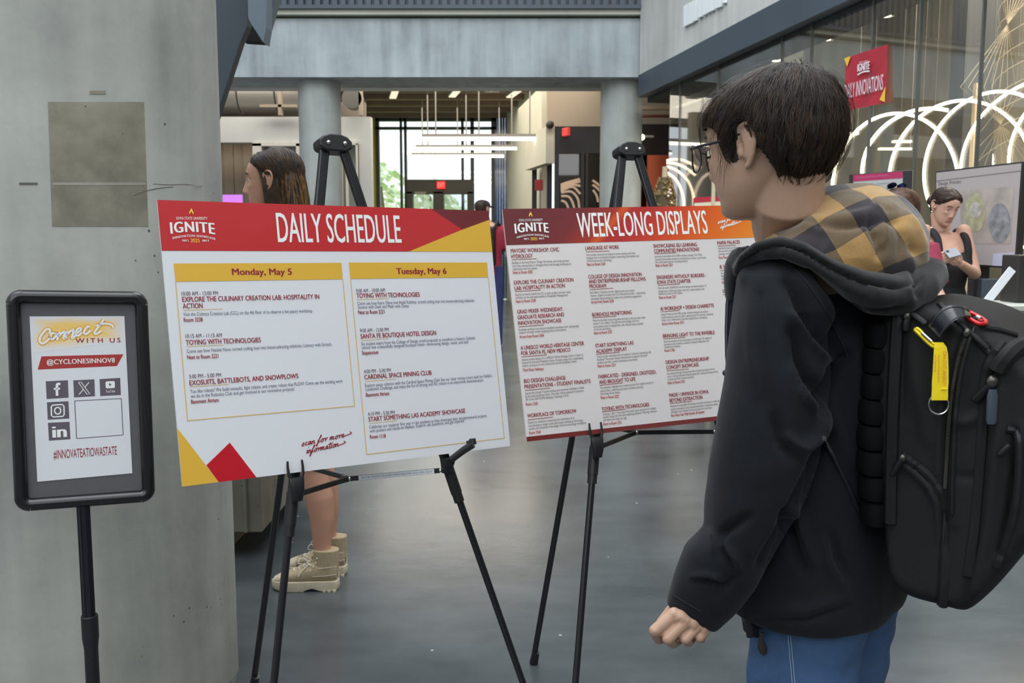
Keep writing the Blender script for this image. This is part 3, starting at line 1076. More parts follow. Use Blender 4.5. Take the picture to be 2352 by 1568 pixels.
# handwriting: (letters drawn as pen strokes in a unit box: x right, y up, x-height 1)
PEN = {
 's': [[(0, .1), (.35, .95), (.5, .6), (.55, .2), (.25, 0), (.05, .15)], .75], 'c': [[(.55, .85), (.3, 1), (.08, .5), (.3, .02), (.7, .25)], .75],
 'a': [[(.6, .85), (.3, 1), (.06, .45), (.28, .02), (.62, .9), (.6, .1), (.85, .2)], .9], 'n': [[(0, 1), (.06, 0), (.12, .6), (.4, 1), (.5, .6), (.5, .05), (.8, .25)], .85],
 'f': [[(-.1, .4), (.35, 1.5), (.55, 2.1), (.4, 2.2), (.2, 1), (-.05, -.9), (-.2, -1), (-.1, -.4), (.35, .2), (.6, .35)], .65], 'o': [[(.4, 1), (.1, .6), (.2, .05), (.5, .1), (.6, .6), (.4, 1), (.85, .8)], .8],
 'r': [[(0, .8), (.2, 1), (.3, .85), (.3, 0), (.35, .5), (.7, 1), (.8, .9)], .8], 'm': [[(0, 1), (.05, 0), (.12, .7), (.35, 1), (.42, .05), (.5, .7), (.75, 1), (.82, .05), (1.1, .25)], 1.15],
 'e': [[(0, .4), (.4, .6), (.42, .95), (.2, 1), (.05, .4), (.3, 0), (.7, .3)], .75], 'i': [[(0, .8), (.12, 1), (.1, .1), (.35, .2)], .4], 't': [[(.2, 1.9), (.12, .2), (.3, 0), (.55, .3)], .5],
 ' ': [None, .55], 'C': [[(.9, 1.75), (.7, 2.1), (.2, 1.4), (.02, .5), (.3, 0), (.75, .2), (1.05, .5)], 1.0],
}
def write(fc, mb, s, xl, yl, xr, yr, xh, w, slant=.3, lift=2.3, tail=True):
    tot = sum(PEN[c][1] for c in s)
    d = np.array([xr - xl, yr - yl], float) / tot
    p = np.array([xl, yl], float)
    for i, c in enumerate(s):
        g = PEN[c]
        if g[0]:
            pts = [(p[0] + (x + slant * y * .5) * abs(d[0]), p[1] + x * d[1] - y * xh) for x, y in g[0]]
            if tail and i == len(s) - 1:
                pts += [(pts[-1][0] + 1.6 * abs(d[0]), pts[-1][1] - 0.9 * xh), (pts[-1][0] + 1.2 * abs(d[0]), pts[-1][1] - 1.4 * xh)]
            fc.stroke(mb, pts, w, lift)
            if c == 'i':
                q = (p[0] + (.25 + slant * .9) * abs(d[0]), p[1] - 1.75 * xh)
                fc.stroke(mb, [q, (q[0] + 1.2, q[1] - 1.2)], w * 1.2, lift)
            if c == 't':
                fc.stroke(mb, [(p[0] - .1 * abs(d[0]), p[1] - 1.3 * xh), (p[0] + 1.0 * abs(d[0]), p[1] + d[1] * .8 - 1.4 * xh)], w, lift)
        p = p + d * g[1]
def scan(m):
    write(FL, m, 'scan for more', 692, 1024, 791, 1003, 7.2, 0.0019)
    write(FL, m, 'information', 703, 1041, 778, 1024, 7.2, 0.0019)
prt('handwritten_note', INKR, scan, FL, bl)

# ---------------- right board: WEEK-LONG DISPLAYS
TL2, U2, BL2 = board_pose_left((1154, 480), (1210, 1014), (1655, 472), (1650, 965.5), BH)
FR = face_from(TL2, U2, BL2)
br = thing('poster_board', 'foam poster board headed WEEK-LONG DISPLAYS with maroon to orange banner, in front of the man', 'poster', BL2)
board_slab('foam_board', FR, BW, BH, PAPER2, br)
def grad_banner():
    m = bpy.data.materials.new('print_flame_gradient'); m.use_nodes = True
    nt = m.node_tree; L = nt.links.new; b = nt.nodes['Principled BSDF']
    b.inputs['Roughness'].default_value = 0.3
    at = nt.nodes.new('ShaderNodeUVMap')
    sp = nt.nodes.new('ShaderNodeSeparateXYZ'); L(at.outputs[0], sp.inputs[0])
    ad = nt.nodes.new('ShaderNodeMath'); ad.operation = 'MULTIPLY_ADD'; ad.inputs[1].default_value = -0.13; L(sp.outputs[1], ad.inputs[0])
    ad.operation = 'MULTIPLY_ADD'
    ad2 = nt.nodes.new('ShaderNodeMath'); ad2.operation = 'ADD'
    ad.inputs[2].default_value = 0.0
    L(ad.outputs[0], ad2.inputs[0]); L(sp.outputs[0], ad2.inputs[1])
    cr = nt.nodes.new('ShaderNodeValToRGB'); L(ad2.outputs[0], cr.inputs[0])
    es = cr.color_ramp.elements
    stops = [(0.0, (100, 34, 38)), (0.17, (112, 36, 38)), (0.285, (158, 46, 32)), (0.315, (206, 84, 28)), (0.345, (170, 40, 36)), (0.42, (176, 40, 40)), (0.60, (206, 74, 28)), (0.78, (216, 104, 24)), (1.0, (222, 140, 44))]
    es[0].position = 0; es[0].color = (*lin(stops[0][1]), 1)
    es[1].position = 1; es[1].color = (*lin(stops[-1][1]), 1)
    for p, c in stops[1:-1]:
        e = es.new(p); e.color = (*lin(c), 1)
    L(cr.outputs[0], b.inputs['Base Color'])
    return m
u1h, vh = FR.uv(1163.7, 562.8)
mb = MB(); mb.add([FR.at(0, 0), FR.at(BW, 0), FR.at(BW, vh), FR.at(0, vh)], [(0, 1, 2, 3)])
ob = mb.build('flame_banner', grad_banner(), parent=br, recalc=False)
uvl = ob.data.uv_layers.new(name='UVMap')
for li, uv in zip(range(4), ((0, 1), (1, 1), (1, 0), (0, 0))):
    uvl.data[li].uv = uv
vs_ = FR.uv(1209, 1003)[1]
mb = MB(); mb.add([FR.at(0, vs_), FR.at(BW, vs_), FR.at(BW, -BH), FR.at(0, -BH)], [(0, 1, 2, 3)])
mb.build('maroon_bottom_strip', mat('print_brown_red', (112, 44, 42), 0.3), parent=br, recalc=False)
prt('headline_text', INKW, lambda m: FR.text(m, 'WEEK-LONG DISPLAYS', 1329.5, 545, 1626, 536, 55.5, bold=0.004), FR, br)
ignite(FR, br, dict(isu=(1192, 508.7, 1246.5, 507.6), isu_c=5.6, ign=(1183.5, 534, 1259.5, 532.6, 22.5, 0.2), inn=(1186.3, 542.2, 1260, 540.6), inn_c=4.4,
                    m5=(1203.5, 551, 1215, 550.8), m9=(1238.2, 550.2, 1249.3, 550), m_c=4.4, yr=(1218.4, 552, 1234, 551.6), yr_c=6.8, flame=(1218.2, 485.8, 498.6, 4.2)))
def scan2(m):
    write(FR, m, 'scan for more', 1648, 514, 1704, 498, 4.6, 0.0018)
    write(FR, m, 'information', 1654, 525.5, 1693, 513.5, 4.6, 0.0018)
prt('handwritten_note', INKW, scan2, FR, br)
c4 = lambda x, y: (1140 + x / 3.92, 460 + y / 3.92)
c5 = lambda x, y: (1160 + x / 4.523, 740 + y / 4.523)
W = []
def add4(k, s, x0, y0, x1, y1): W.append((k, s, c4(x0, y0), c4(x1, y1)))
def add5(k, s, x0, y0, x1, y1): W.append((k, s, c5(x0, y0), c5(x1, y1)))
for r in [('H', "MAYORS' WORKSHOP: CIVIC", 131, 471, 566, 458), ('H', 'HYDROLOGY', 136, 522, 327, 514), ('U', '', 138, 535, 365, 525),
    ('B', "Building on the Iowa Mayors' Design Workshop, this studio partners", 141, 571, 655, 551), ('B', 'with Iowa communities to reimagine flood and drainage landscapes as', 144, 600, 672, 579),
    ('B', 'celebrated, vital civic spaces.', 147, 628, 370, 618), ('R', 'Next to Room 4202', 150, 662, 326, 655),
    ('H', 'EXPLORE THE CULINARY CREATION', 160, 758, 694, 730), ('H', 'LAB: HOSPITALITY IN ACTION', 165, 808, 617, 783), ('U', '', 168, 821, 397, 808),
    ('B', 'Stop by our booth outside the CCL to pick up flyers and learn about', 170, 858, 670, 832), ('B', 'exciting courses and opportunities in Hospitality Management.', 173, 885, 645, 860),
    ('R', 'Next to Room 3238', 176, 922, 353, 912), ('H', 'GRAD MIXER WEDNESDAY:', 188, 1020, 600, 992), ('H', 'GRADUATE RESEARCH AND', 192, 1071, 610, 1042),
    ('H', 'INNOVATION SHOWCASE', 197, 1122, 585, 1096), ('U', '', 199, 1138, 427, 1121),
    ('H', 'LANGUAGE AT WORK', 802, 447, 1105, 436), ('U', '', 805, 464, 1017, 456), ('B', 'View posters showing how linguists use the amazing work that', 808, 500, 1250, 482),
    ('B', 'language does in conveying thoughts, connecting communities, and', 811, 527, 1283, 507), ('B', 'communicating with technology.', 814, 553, 1040, 544), ('R', 'Next to Room 2260', 816, 589, 981, 582),
    ('H', 'COLLEGE OF DESIGN INNOVATION', 829, 704, 1308, 680), ('H', 'AND ENTREPRENEURSHIP FELLOWS', 833, 747, 1344, 722), ('H', 'PROGRAM', 838, 790, 988, 783), ('U', '', 840, 804, 1052, 790),
    ('B', 'Each fellow is leading a project aligned with two primary', 843, 838, 1243, 818), ('B', 'themes\u2014Digital Innovation and Civic Entrepreneurship\u2014 emphasizing', 847, 867, 1341, 838),
    ('B', 'meaningful opportunities for student and community engagement.', 850, 895, 1308, 868), ('R', 'Across from Room 2238', 853, 928, 1056, 915),
    ('H', 'BOREHOLE MONITORING', 864, 1046, 1219, 1022), ('U', '', 867, 1056, 1080, 1042), ('B', 'Meet the borehole monitoring team working to improve clean water', 869, 1091, 1344, 1060),
    ('B', 'access in Ulu, Ghana. Through innovative design and local', 872, 1118, 1283, 1090), ('B', "partnerships, they're helping make safe, filtered water available", 875, 1146, 1322, 1116),
    ('H', 'SHOWCASING ISU LEARNING', 1415, 427, 1806, 412), ('H', 'COMMUNITIES INNOVATIONS!', 1420, 472, 1826, 455), ('U', '', 1422, 480, 1620, 472),
    ('B', 'Learning Communities serve 6700+ students annually. The 79 ISU', 1425, 513, 1852, 497), ('B', 'Learning Communities continue to innovate the curricular, co-curricular,', 1428, 540, 1889, 522),
    ('B', 'and social experience for incoming students.', 1431, 565, 1722, 553), ('R', 'Next to Room 2221', 1434, 598, 1586, 591),
    ('H', 'ENGINEERS WITHOUT BORDERS -', 1446, 709, 1889, 688), ('H', 'IOWA STATE CHAPTER', 1450, 754, 1750, 739), ('U', '', 1453, 765, 1650, 753),
    ('B', 'View the work of EWB-ISU and their design and implementation of', 1456, 798, 1891, 775), ('B', 'infrastructure addressing water insecurity, waste disposal, and', 1459, 827, 1870, 804),
    ('B', 'healthcare access in Ulu, Ghana.', 1461, 850, 1678, 838), ('R', 'Next to Room 2221', 1465, 887, 1616, 877),
    ('H', 'AI WORKSHOP + DESIGN CHARRETTE', 1477, 992, 1959, 960), ('U', '', 1479, 1003, 1650, 990), ('B', 'Using AI tools and the PAD model, students designed and refined', 1482, 1036, 1905, 1007),
    ('B', 'human-centered visions for 2041, exploring how AI creativity, emotional', 1485, 1063, 1950, 1030), ('B', 'design, and a collaborative Charrette shaped future workplaces.', 1487, 1087, 1900, 1060),
    ('R', 'Across from Room 2221', 1490, 1123, 1688, 1108),
    ('H', 'PAPER PALACES', 1990, 400, 2192, 388), ('U', '', 1992, 412, 2155, 404), ('B', 'Inspired by Japanese printmaking, view', 1996, 440, 2240, 428), ('B', 'that use print and folding techniques', 1998, 466, 2230, 455),
    ('B', 'exchange, and global narratives.', 2000, 492, 2200, 481), ('R', 'First Floor East Multipurpose', 2003, 527, 2230, 516), ('H', 'IE 3480 DESIGN', 2013, 614, 2210, 602), ('U', '', 2017, 632, 2200, 622),
    ('B', 'See how students', 2020, 665, 2125, 658), ('B', 'object by form,', 2023, 690, 2120, 683), ('B', 'safety, and', 2026, 715, 2090, 709), ('R', 'Across from', 2029, 750, 2115, 744), ('H', 'DATA', 2040, 833, 2100, 829), ('U', '', 2042, 850, 2190, 841)]:
    add4(*r)
for r in [('B', 'Graduate students from diverse disciplines showcase their cutting-edge', 141, 88, 766, 46), ('B', 'research through visually engaging poster presentations.', 146, 118, 636, 84), ('R', 'Across from Room 3204', 150, 165, 403, 148),
    ('H', 'A UNESCO WORLD HERITAGE CENTER', 162, 285, 820, 235), ('H', 'FOR SANTA FE, NEW MEXICO', 168, 341, 678, 303), ('U', '', 172, 358, 433, 338),
    ('B', 'Explore student designs for a UNESCO World Heritage Center in Santa Fe,', 174, 400, 812, 345), ('B', 'inspired by Ancestral Puebloan culture. Projects range from rehabilitating', 177, 432, 811, 378),
    ('B', 'historic structures to new construction by interdisciplinary teams.', 180, 464, 745, 412), ('R', 'Third Floor Hallways', 184, 512, 400, 494),
    ('H', 'BIO DESIGN CHALLENGE', 197, 630, 628, 592), ('H', 'PRESENTATIONS - STUDENT FINALISTS', 203, 688, 888, 628), ('U', '', 205, 708, 467, 683),
    ('B', 'See the Bio Design Projects tackling environmental challenges created', 209, 750, 818, 685), ('B', 'by five interdisciplinary teams. One team will be selected to represent', 212, 782, 816, 718),
    ('B', 'ISU at the 2025 MoMA Biodesign Challenge in NYC.', 215, 813, 667, 768), ('R', 'Room 2260', 218, 864, 339, 855), ('H', 'WORKPLACE OF TOMORROW', 232, 990, 741, 937), ('U', '', 236, 1013, 497, 984),
    ('B', 'Explore an exhibition showcasing the culmination of an', 240, 1052, 721, 1000), ('B', 'interdisciplinary design studio that blends well-being, technology,', 243, 1086, 811, 1023),
    ('B', 'society, and inclusivity in the design of future technology workplaces.', 247, 1116, 845, 1050), ('R', 'Room 2260', 250, 1163, 370, 1150),
    ('B', 'across the community.', 922, 84, 1101, 73), ('R', 'Next to Room 2237', 924, 126, 1113, 110), ('H', 'START SOMETHING LAS', 940, 262, 1334, 228), ('H', 'ACADEMY DISPLAY', 946, 320, 1266, 292), ('U', '', 948, 331, 1192, 310),
    ('B', 'Check out the innovative work of students in the Start Something LAS', 951, 368, 1515, 318), ('B', "Academy! This poster display showcases the program's first-year", 954, 399, 1477, 351),
    ('B', 'students and their creative businesses and projects.', 957, 430, 1378, 393), ('R', 'Next to Room 2231', 960, 468, 1147, 455),
    ('H', 'FABRICATED - DESIGNED, DIGITIZED,', 972, 583, 1570, 531), ('H', 'AND BROUGHT TO LIFE', 979, 640, 1355, 605), ('U', '', 981, 654, 1223, 628),
    ('B', 'This exhibition highlights the creative process from digital concept to', 985, 692, 1540, 632), ('B', 'physical form, celebrating the future of fashion through', 988, 724, 1432, 678), ('B', 'technology-driven design.', 990, 754, 1195, 733),
    ('R', 'Next to Room 2222', 993, 796, 1181, 780), ('H', 'TOYING WITH TECHNOLOGIES', 1005, 920, 1497, 870), ('U', '', 1008, 930, 1251, 902),
    ('B', 'Teaching + tech = total chaos? Not here! Come see how our students', 1013, 966, 1568, 898), ('B', 'turned coding toys into lesson-planning sidekicks. Warning: cuteness', 1017, 996, 1573, 928),
    ('B', 'and cleverness levels are high.', 1020, 1026, 1265, 1000), ('R', 'Next to Room 2221', 1022, 1071, 1208, 1050),
    ('H', 'BRINGING LIGHT TO THE INVISIBLE', 1641, 160, 2177, 120), ('U', '', 1644, 173, 1871, 155), ('B', 'View the wonders of the microscopic world through this display of', 1648, 211, 2145, 168),
    ('B', 'innovation and creativity, created by Scientific Illustration and', 1651, 241, 2118, 200), ('B', 'Visualization students.', 1654, 268, 1823, 255), ('R', 'Room 2186', 1657, 307, 1762, 299),
    ('H', 'DESIGN ENTREPRENEURSHIP', 1670, 433, 2119, 393), ('H', 'CONCEPT SHOWCASE', 1676, 488, 2011, 455), ('U', '', 1678, 504, 1907, 484),
    ('B', 'Our talented Design Entrepreneurship students have been hard at', 1682, 543, 2176, 492), ('B', 'work crafting innovative business plans and creating stunning posters', 1686, 573, 2210, 518),
    ('B', 'to showcase their visionary projects.', 1689, 602, 1964, 574), ('R', 'Next to Room 2102', 1690, 642, 1866, 625), ('H', 'MADE / UNMADE IN IOWA:', 1705, 775, 2116, 735), ('H', 'BEYOND EXTRACTION', 1711, 830, 2050, 793), ('U', '', 1713, 843, 1940, 818),
    ('B', 'Mockups of sustainable 3D-printed concrete structures to showcase', 1716, 881, 2226, 822), ('B', 'student innovations using recycled materials to create low-carbon,', 1720, 913, 2215, 855),
    ('B', 'affordable, and resilient housing solutions for local Iowa.', 1723, 942, 2150, 893), ('R', 'First Floor East Wall Interior & Exterior', 1726, 982, 2073, 940)]:
    add5(*r)
STY = {'H': ('display_title', INKR, 0.008, 8.8), 'B': ('display_description', mat('print_brown_grey_ink', (108, 98, 98), 0.6), -0.004, 5.2), 'R': ('display_room', mat('print_rose_ink', (178, 62, 66), 0.5), 0.006, 6.8), 'U': ('title_underline', INKR, 0, 0)}
prev, mb = None, None
for kk, s, a, b in W + [(None, '', (0, 0), (0, 0))]:
    if kk != prev:
        if prev: mb.build(STY[prev][0], STY[prev][1], parent=br, recalc=False)
        mb = MB(); prev = kk
    if kk == 'U': FR.line(mb, a, b, 0.0013, 1.6)
    elif kk: FR.text(mb, s, *a, *b, STY[kk][3] * (1.0 - 0.0002 * (a[0] - 1180)), bold=STY[kk][2])

# ---------------- easels
def easel(label, fc, d):
    bn = -fc.N
    back = lambda px, py, off=0.022: on_plane(px, py, fc.O + bn * off, fc.N)
    foot0 = np.array([0, 0, 0.0])
    def leg_pts(top, mid, low):
        a, b, c = back(*top), back(*mid), back(*low)
        dr = unit(c - b)
        return a, b, b + dr * ((0.0 - b[2]) / dr[2])
    l1, r1 = leg_pts(*d['left_leg']), leg_pts(*d['right_leg'])
    hd = back(*d['head'], 0.03)
    rf = d['rear_foot']
    root = thing('display_easel', label, 'easel', (hd[0], hd[1], 0))
    Uh, Vh, Nh = fc.U, fc.V, fc.N
    # head block
    w, h = d['head_size']
    prof = [(-.5, -.2), (-.5, .12), (-.36, .34), (-.16, .48), (.14, .48), (.36, .34), (.5, .06), (.5, -.3), (.3, -.5), (-.28, -.5), (-.46, -.34)]
    pts = [hd + Uh * x * w + Vh * y * h + Nh * 0.022 for x, y in prof]
    MB().prism(pts, -Nh * 0.05).build('head_block', BLK, parent=root, bevel=0.004)
    for x in (-.24, .26):
        MB().ball(hd + Uh * x * w - Vh * .06 * h + Nh * 0.022, (0.0058, 0.0058, 0.0058), 12).build('rivet', RIVET, parent=root, smooth=True)
    for nm, (a, b, c), top_x in (('front_leg', l1, -.27), ('front_leg', r1, .29)):
        t0 = hd + Uh * top_x * w - Vh * .2 * h
        up = MB()
        R3 = np.stack([Uh, Vh, Nh], 1)
        # fluted flat upper section, then a round lower tube
        dirn = unit(b - t0)
        side = unit(np.cross(dirn, Nh))
        secs = [(p, side * 0.0118, Nh * 0.0075, 5) for p in (t0, (t0 + b) / 2, b)]
        up.loft(secs, 20)
        for s in (-.5, 0, .5):
            up.bar(t0 + side * s * 0.0118 + Nh * 0.0075, b + side * s * 0.0118 + Nh * 0.0075, 0.003, 0.002, up=Nh)
        up.build('upper_leg', BLKM, parent=root, smooth=True)
        lo = MB().tube([b, c + np.array([0, 0, 0.03])], 0.0088, 16)
        lg = lo.build('lower_leg', BLKM, parent=root, smooth=True)
        MB().tube([c + np.array([0, 0, 0.0]), c + np.array([0, 0, 0.006]), c + unit(b - c) * 0.045], [0.012, 0.013, 0.0115], 14).build('rubber_foot', BLK, parent=lg, smooth=True)
        # collar sleeve below the holder
        dn = unit(c - b)
        cl = MB().tube([b - dn * 0.02, b + dn * 0.055], 0.0142, 18).tube([b + dn * 0.055, b + dn * 0.078], 0.0128, 18)
        cl.build('collar', BLK, parent=root, smooth=True)
    # rear leg
    lo = MB().tube([hd - Nh * 0.035 - Vh * .1 * h - Uh * 0.1 * w, rf + np.array([0, 0, 0.02])], 0.0096, 14)
    lg = lo.build('rear_leg', BLKM, parent=root, smooth=True)
    dd = unit(hd - rf)
    MB().tube([rf, rf + np.array([0, 0, 0.006]), rf + dd * 0.045], [0.013, 0.0145, 0.012], 14).build('rubber_foot', BLK, parent=lg, smooth=True)
    return root, l1, r1, hd, back

EL, l1, r1, hdL, backL = easel('black folding easel holding the DAILY SCHEDULE board, beside the round pillar', FL,
    dict(head=(765, 331), head_size=(0.082, 0.043), left_leg=((741, 350), (671, 1150), (631, 1568)), right_leg=((797, 348), (1033, 1085), (1195, 1568)), rear_foot=on_floor(583.5, 1578)))
ER, l2, r2, hdR, backR = easel('black folding easel holding the WEEK-LONG DISPLAYS board, in front of the man', FR,
    dict(head=(1445, 346), head_size=(0.083, 0.042), left_leg=((1423, 360), (1365, 1042), (1323, 1568)), right_leg=((1473, 358), (1660, 1000), (1760, 1420)), rear_foot=on_floor(1226, 1524)))

def fork(fc, root, back, px, py, s=1.0):
    """U shaped holder folded up against the board"""
    mb = MB()
    Uh, Vh, Nh = fc.U, fc.V, fc.N
    o = on_plane(px, py, fc.O + fc.N * 0.010, fc.N)
    w, h = 0.0155 * s, 0.055 * s
    mb.loft([(o - Vh * 0.058 - Nh * 0.01, Uh * 0.012, Nh * 0.010, 3), (o - Vh * 0.035, Uh * 0.0155, Nh * 0.009, 3), (o - Vh * 0.012, Uh * 0.0175, Nh * 0.006, 4), (o - Vh * 0.004, Uh * 0.0172, Nh * 0.004, 4)], 18)
    for sgn in (-1, 1):
        mb.tube([o + Uh * sgn * 0.012 - Vh * 0.008, o + Uh * sgn * 0.0165 + Vh * 0.004, o + Uh * sgn * 0.0172 + Vh * 0.02, o + Uh * sgn * 0.0165 + Vh * 0.034], [0.0042, 0.0036, 0.003, 0.0024], 10)
    return mb.build('board_holder', BLK, parent=root, smooth=True)
fork(FL, EL, backL, 680, 1092)
fork(FR, ER, backR, 1370, 1000, 0.95)
# open holder of the left easel, swung out to the right
mb = MB()
o = on_plane(1028, 1058, FL.O + FL.N * 0.004, FL.N); e = on_plane(1086, 1020, FL.O + FL.N * 0.055, FL.N)
mb.loft([(o - FL.V * 0.03 - FL.N * 0.012, FL.U * 0.011, FL.N * 0.011, 3), (o - FL.V * 0.005, FL.U * 0.016, FL.N * 0.014, 4), (o + FL.V * 0.006, FL.U * 0.017, FL.N * 0.014, 4)], 18)
mb.tube([o - FL.V * 0.004, o * 0.4 + e * 0.6, e], [0.0085, 0.009, 0.0095], 14)
dv = unit(e - o); sv = unit(np.cross(dv, FL.V))
mb.tube([e, e + FL.V * 0.014], [0.0095, 0.008], 12)
mb.tube([e - dv * 0.012 + FL.V * 0.004, e - dv * 0.014 + FL.V * 0.016], [0.005, 0.004], 10)
mb.build('board_holder', BLK, parent=EL, smooth=True)

def braces(root, fc, pts, label_px=None):
    a, b, c = (on_plane(x, y, fc.O - fc.N * off, fc.N) for x, y, off in pts)
    MB().bar(a, b, 0.006, 0.0125, up=fc.V).build('brace', BLKM, parent=root, bevel=0.001)
    br_ = MB().bar(b, c, 0.005, 0.0125, up=fc.V).build('brace', BLKM, parent=root, bevel=0.001)
    for q in (a, b, c):
        MB().ball(q + fc.N * 0.004, 0.0048, 12).build('rivet', RIVET, parent=root, smooth=True)
    MB().loft([(b - fc.U * 0.02 + fc.V * 0.003, fc.N * 0.006, fc.V * 0.007, 3), (b - fc.U * 0.004, fc.N * 0.006, fc.V * 0.009, 3)], 12).build('hinge', BLK, parent=root)
    return b, c, br_
bq, cq, brL = braces(EL, FL, ((690, 1133, -0.004), (801, 1099, 0.10), (1010, 1080, 0.015)))
braces(ER, FR, ((1380, 1025, -0.004), (1461, 993, 0.10), (1640, 991, 0.015)))
# rear brace to the back leg
for root, a, b in ((EL, on_plane(798, 1098, FL.O - FL.N * 0.1, FL.N), P(690, 1068, 2.42)), (ER, on_plane(1452, 990, FR.O - FR.N * 0.1, FR.N), P(1330, 968, 2.66))):
    MB().bar(a, b, 0.005, 0.012).build('brace', BLKM, parent=root, bevel=0.001)
# white tape label on the brace
N0 = FL.N
f3 = Face2D(bq + N0 * 0.0035, cq - bq, FL.V, N0, 0.0004)
mb = MB(); L_ = np.linalg.norm(cq - bq)
f3v = unit(np.cross(N0, unit(cq - bq))); f3v = f3v if f3v[2] > 0 else -f3v
f3.V = f3v
mb.add([f3.at(L_ * .10, -.0055), f3.at(L_ * .93, -.0055), f3.at(L_ * .93, .0055), f3.at(L_ * .10, .0055)], [(0, 1, 2, 3)])
mb.build('tape_label', mat('label_white', (214, 218, 222), 0.35), parent=brL, recalc=False)
mb = MB(); V_, F_ = text2d('BCTB INNOVATON PROGRAMS 515-294-2649', 0.0, 1.05)
t = V_[:, 0] / V_[:, 0].max()
mb.add([f3.at(L_ * (.13 + .78 * a), -.0024 + b / caph() * .0046, 2.0) for a, b in zip(t, V_[:, 1])], F_)
mb.build('tape_lettering', mat('label_ink', (108, 112, 120), 0.6), parent=brL, recalc=False)

# ---------------- sign stand with snap frame
TL3, U3, BL3, w3 = board_pose_full((12, 665), (338, 670), (357, 1150), (34, 1175), 0.465)
FS = face_from(TL3, U3, BL3)
h3 = np.linalg.norm(TL3 - BL3)
mid = FS.at(w3 * 0.5, -h3, 0)
ss = thing('sign_stand', 'black pedestal sign stand with rounded snap frame, in front of the round pillar', 'sign', (mid[0], mid[1], 0))
O, Uf, Vf, Nf = FS.O, FS.U, FS.V, FS.N
MB().prism([FS.at(.01, -.01, 0), FS.at(w3 - .01, -.01, 0), FS.at(w3 - .01, -h3 + .01, 0), FS.at(.01, -h3 + .01, 0)], -Nf * 0.012).build('backing_panel', mat('charcoal_insert', (84, 84, 86), 0.6, var=0.05, var_scale=60), parent=ss)
rt = 0.0135; cr_ = 0.03
for a, b in (((cr_, 0), (w3 - cr_, 0)), ((cr_, -h3), (w3 - cr_, -h3)), ((0, -cr_), (0, -h3 + cr_)), ((w3, -cr_), (w3, -h3 + cr_))):
    ia = rt if True else 0
    def ins(p):
        x, y = p
        x = rt if x == 0 else (w3 - rt if x == w3 else x)
        y = -rt if y == 0 else (-h3 + rt if y == -h3 else y)
        return FS.at(x, y, 0) + Nf * 0.004
    MB().tube([ins(a), ins(b)], rt, 20).build('frame_rail', mat('black_glossy_plastic', (20, 20, 21), 0.22, spec=0.6), parent=ss, smooth=True)
for sx, sy in ((0, 0), (1, 0), (0, 1), (1, 1)):
    pts = []
    for k in range(9):
        a = math.pi / 2 * k / 8
        x = cr_ - (cr_ - rt) * math.cos(a); y = cr_ - (cr_ - rt) * math.sin(a)
        X = x if sx == 0 else w3 - x; Y = -y if sy == 0 else -h3 + y
        pts.append(FS.at(X, Y, 0) + Nf * 0.004)
    MB().tube(pts, rt * 1.04, 18).build('frame_corner', mat('black_glossy_plastic', (20, 20, 21), 0.22), parent=ss, smooth=True)
pb = FS.at(w3 * 0.475, -h3, 0) - Nf * 0.004
pole = MB().tube([pb + np.array([0, 0, 0.01]), np.array([pb[0], pb[1], 0.5])], 0.0125, 20)
for a in (0.6, 1.4, 2.2, -0.3):
    d = np.array([math.cos(a - math.pi * .75) * 0.0125, math.sin(a - math.pi * .75) * 0.0125, 0])
    pole.tube([pb + d, np.array([pb[0], pb[1], 0.5]) + d], 0.0022, 6)
pole.build('upper_pole', BLKM, parent=ss, smooth=True)
zk = P(188, 1412, pb[1])[2]
MB().tube([(pb[0], pb[1], zk), (pb[0], pb[1], zk - .002), (pb[0], pb[1], zk - 0.05), (pb[0], pb[1], zk - 0.075), (pb[0], pb[1], zk - 0.2)], [.0165, .0175, .0175, .0145, .0145], 24).build('grip_sleeve', BLK, parent=ss, smooth=True, angle=25)
MB().tube([(pb[0], pb[1], zk - 0.2), (pb[0], pb[1], 0.02)], .0145, 20).build('lower_pole', BLKM, parent=ss, smooth=True)
MB().tube([(pb[0], pb[1], 0), (pb[0], pb[1], 0.012), (pb[0], pb[1], 0.02), (pb[0], pb[1], 0.05)], [.16, .16, .15, .02], 48).build('base_plate', BLK, parent=ss, smooth=True, angle=30)

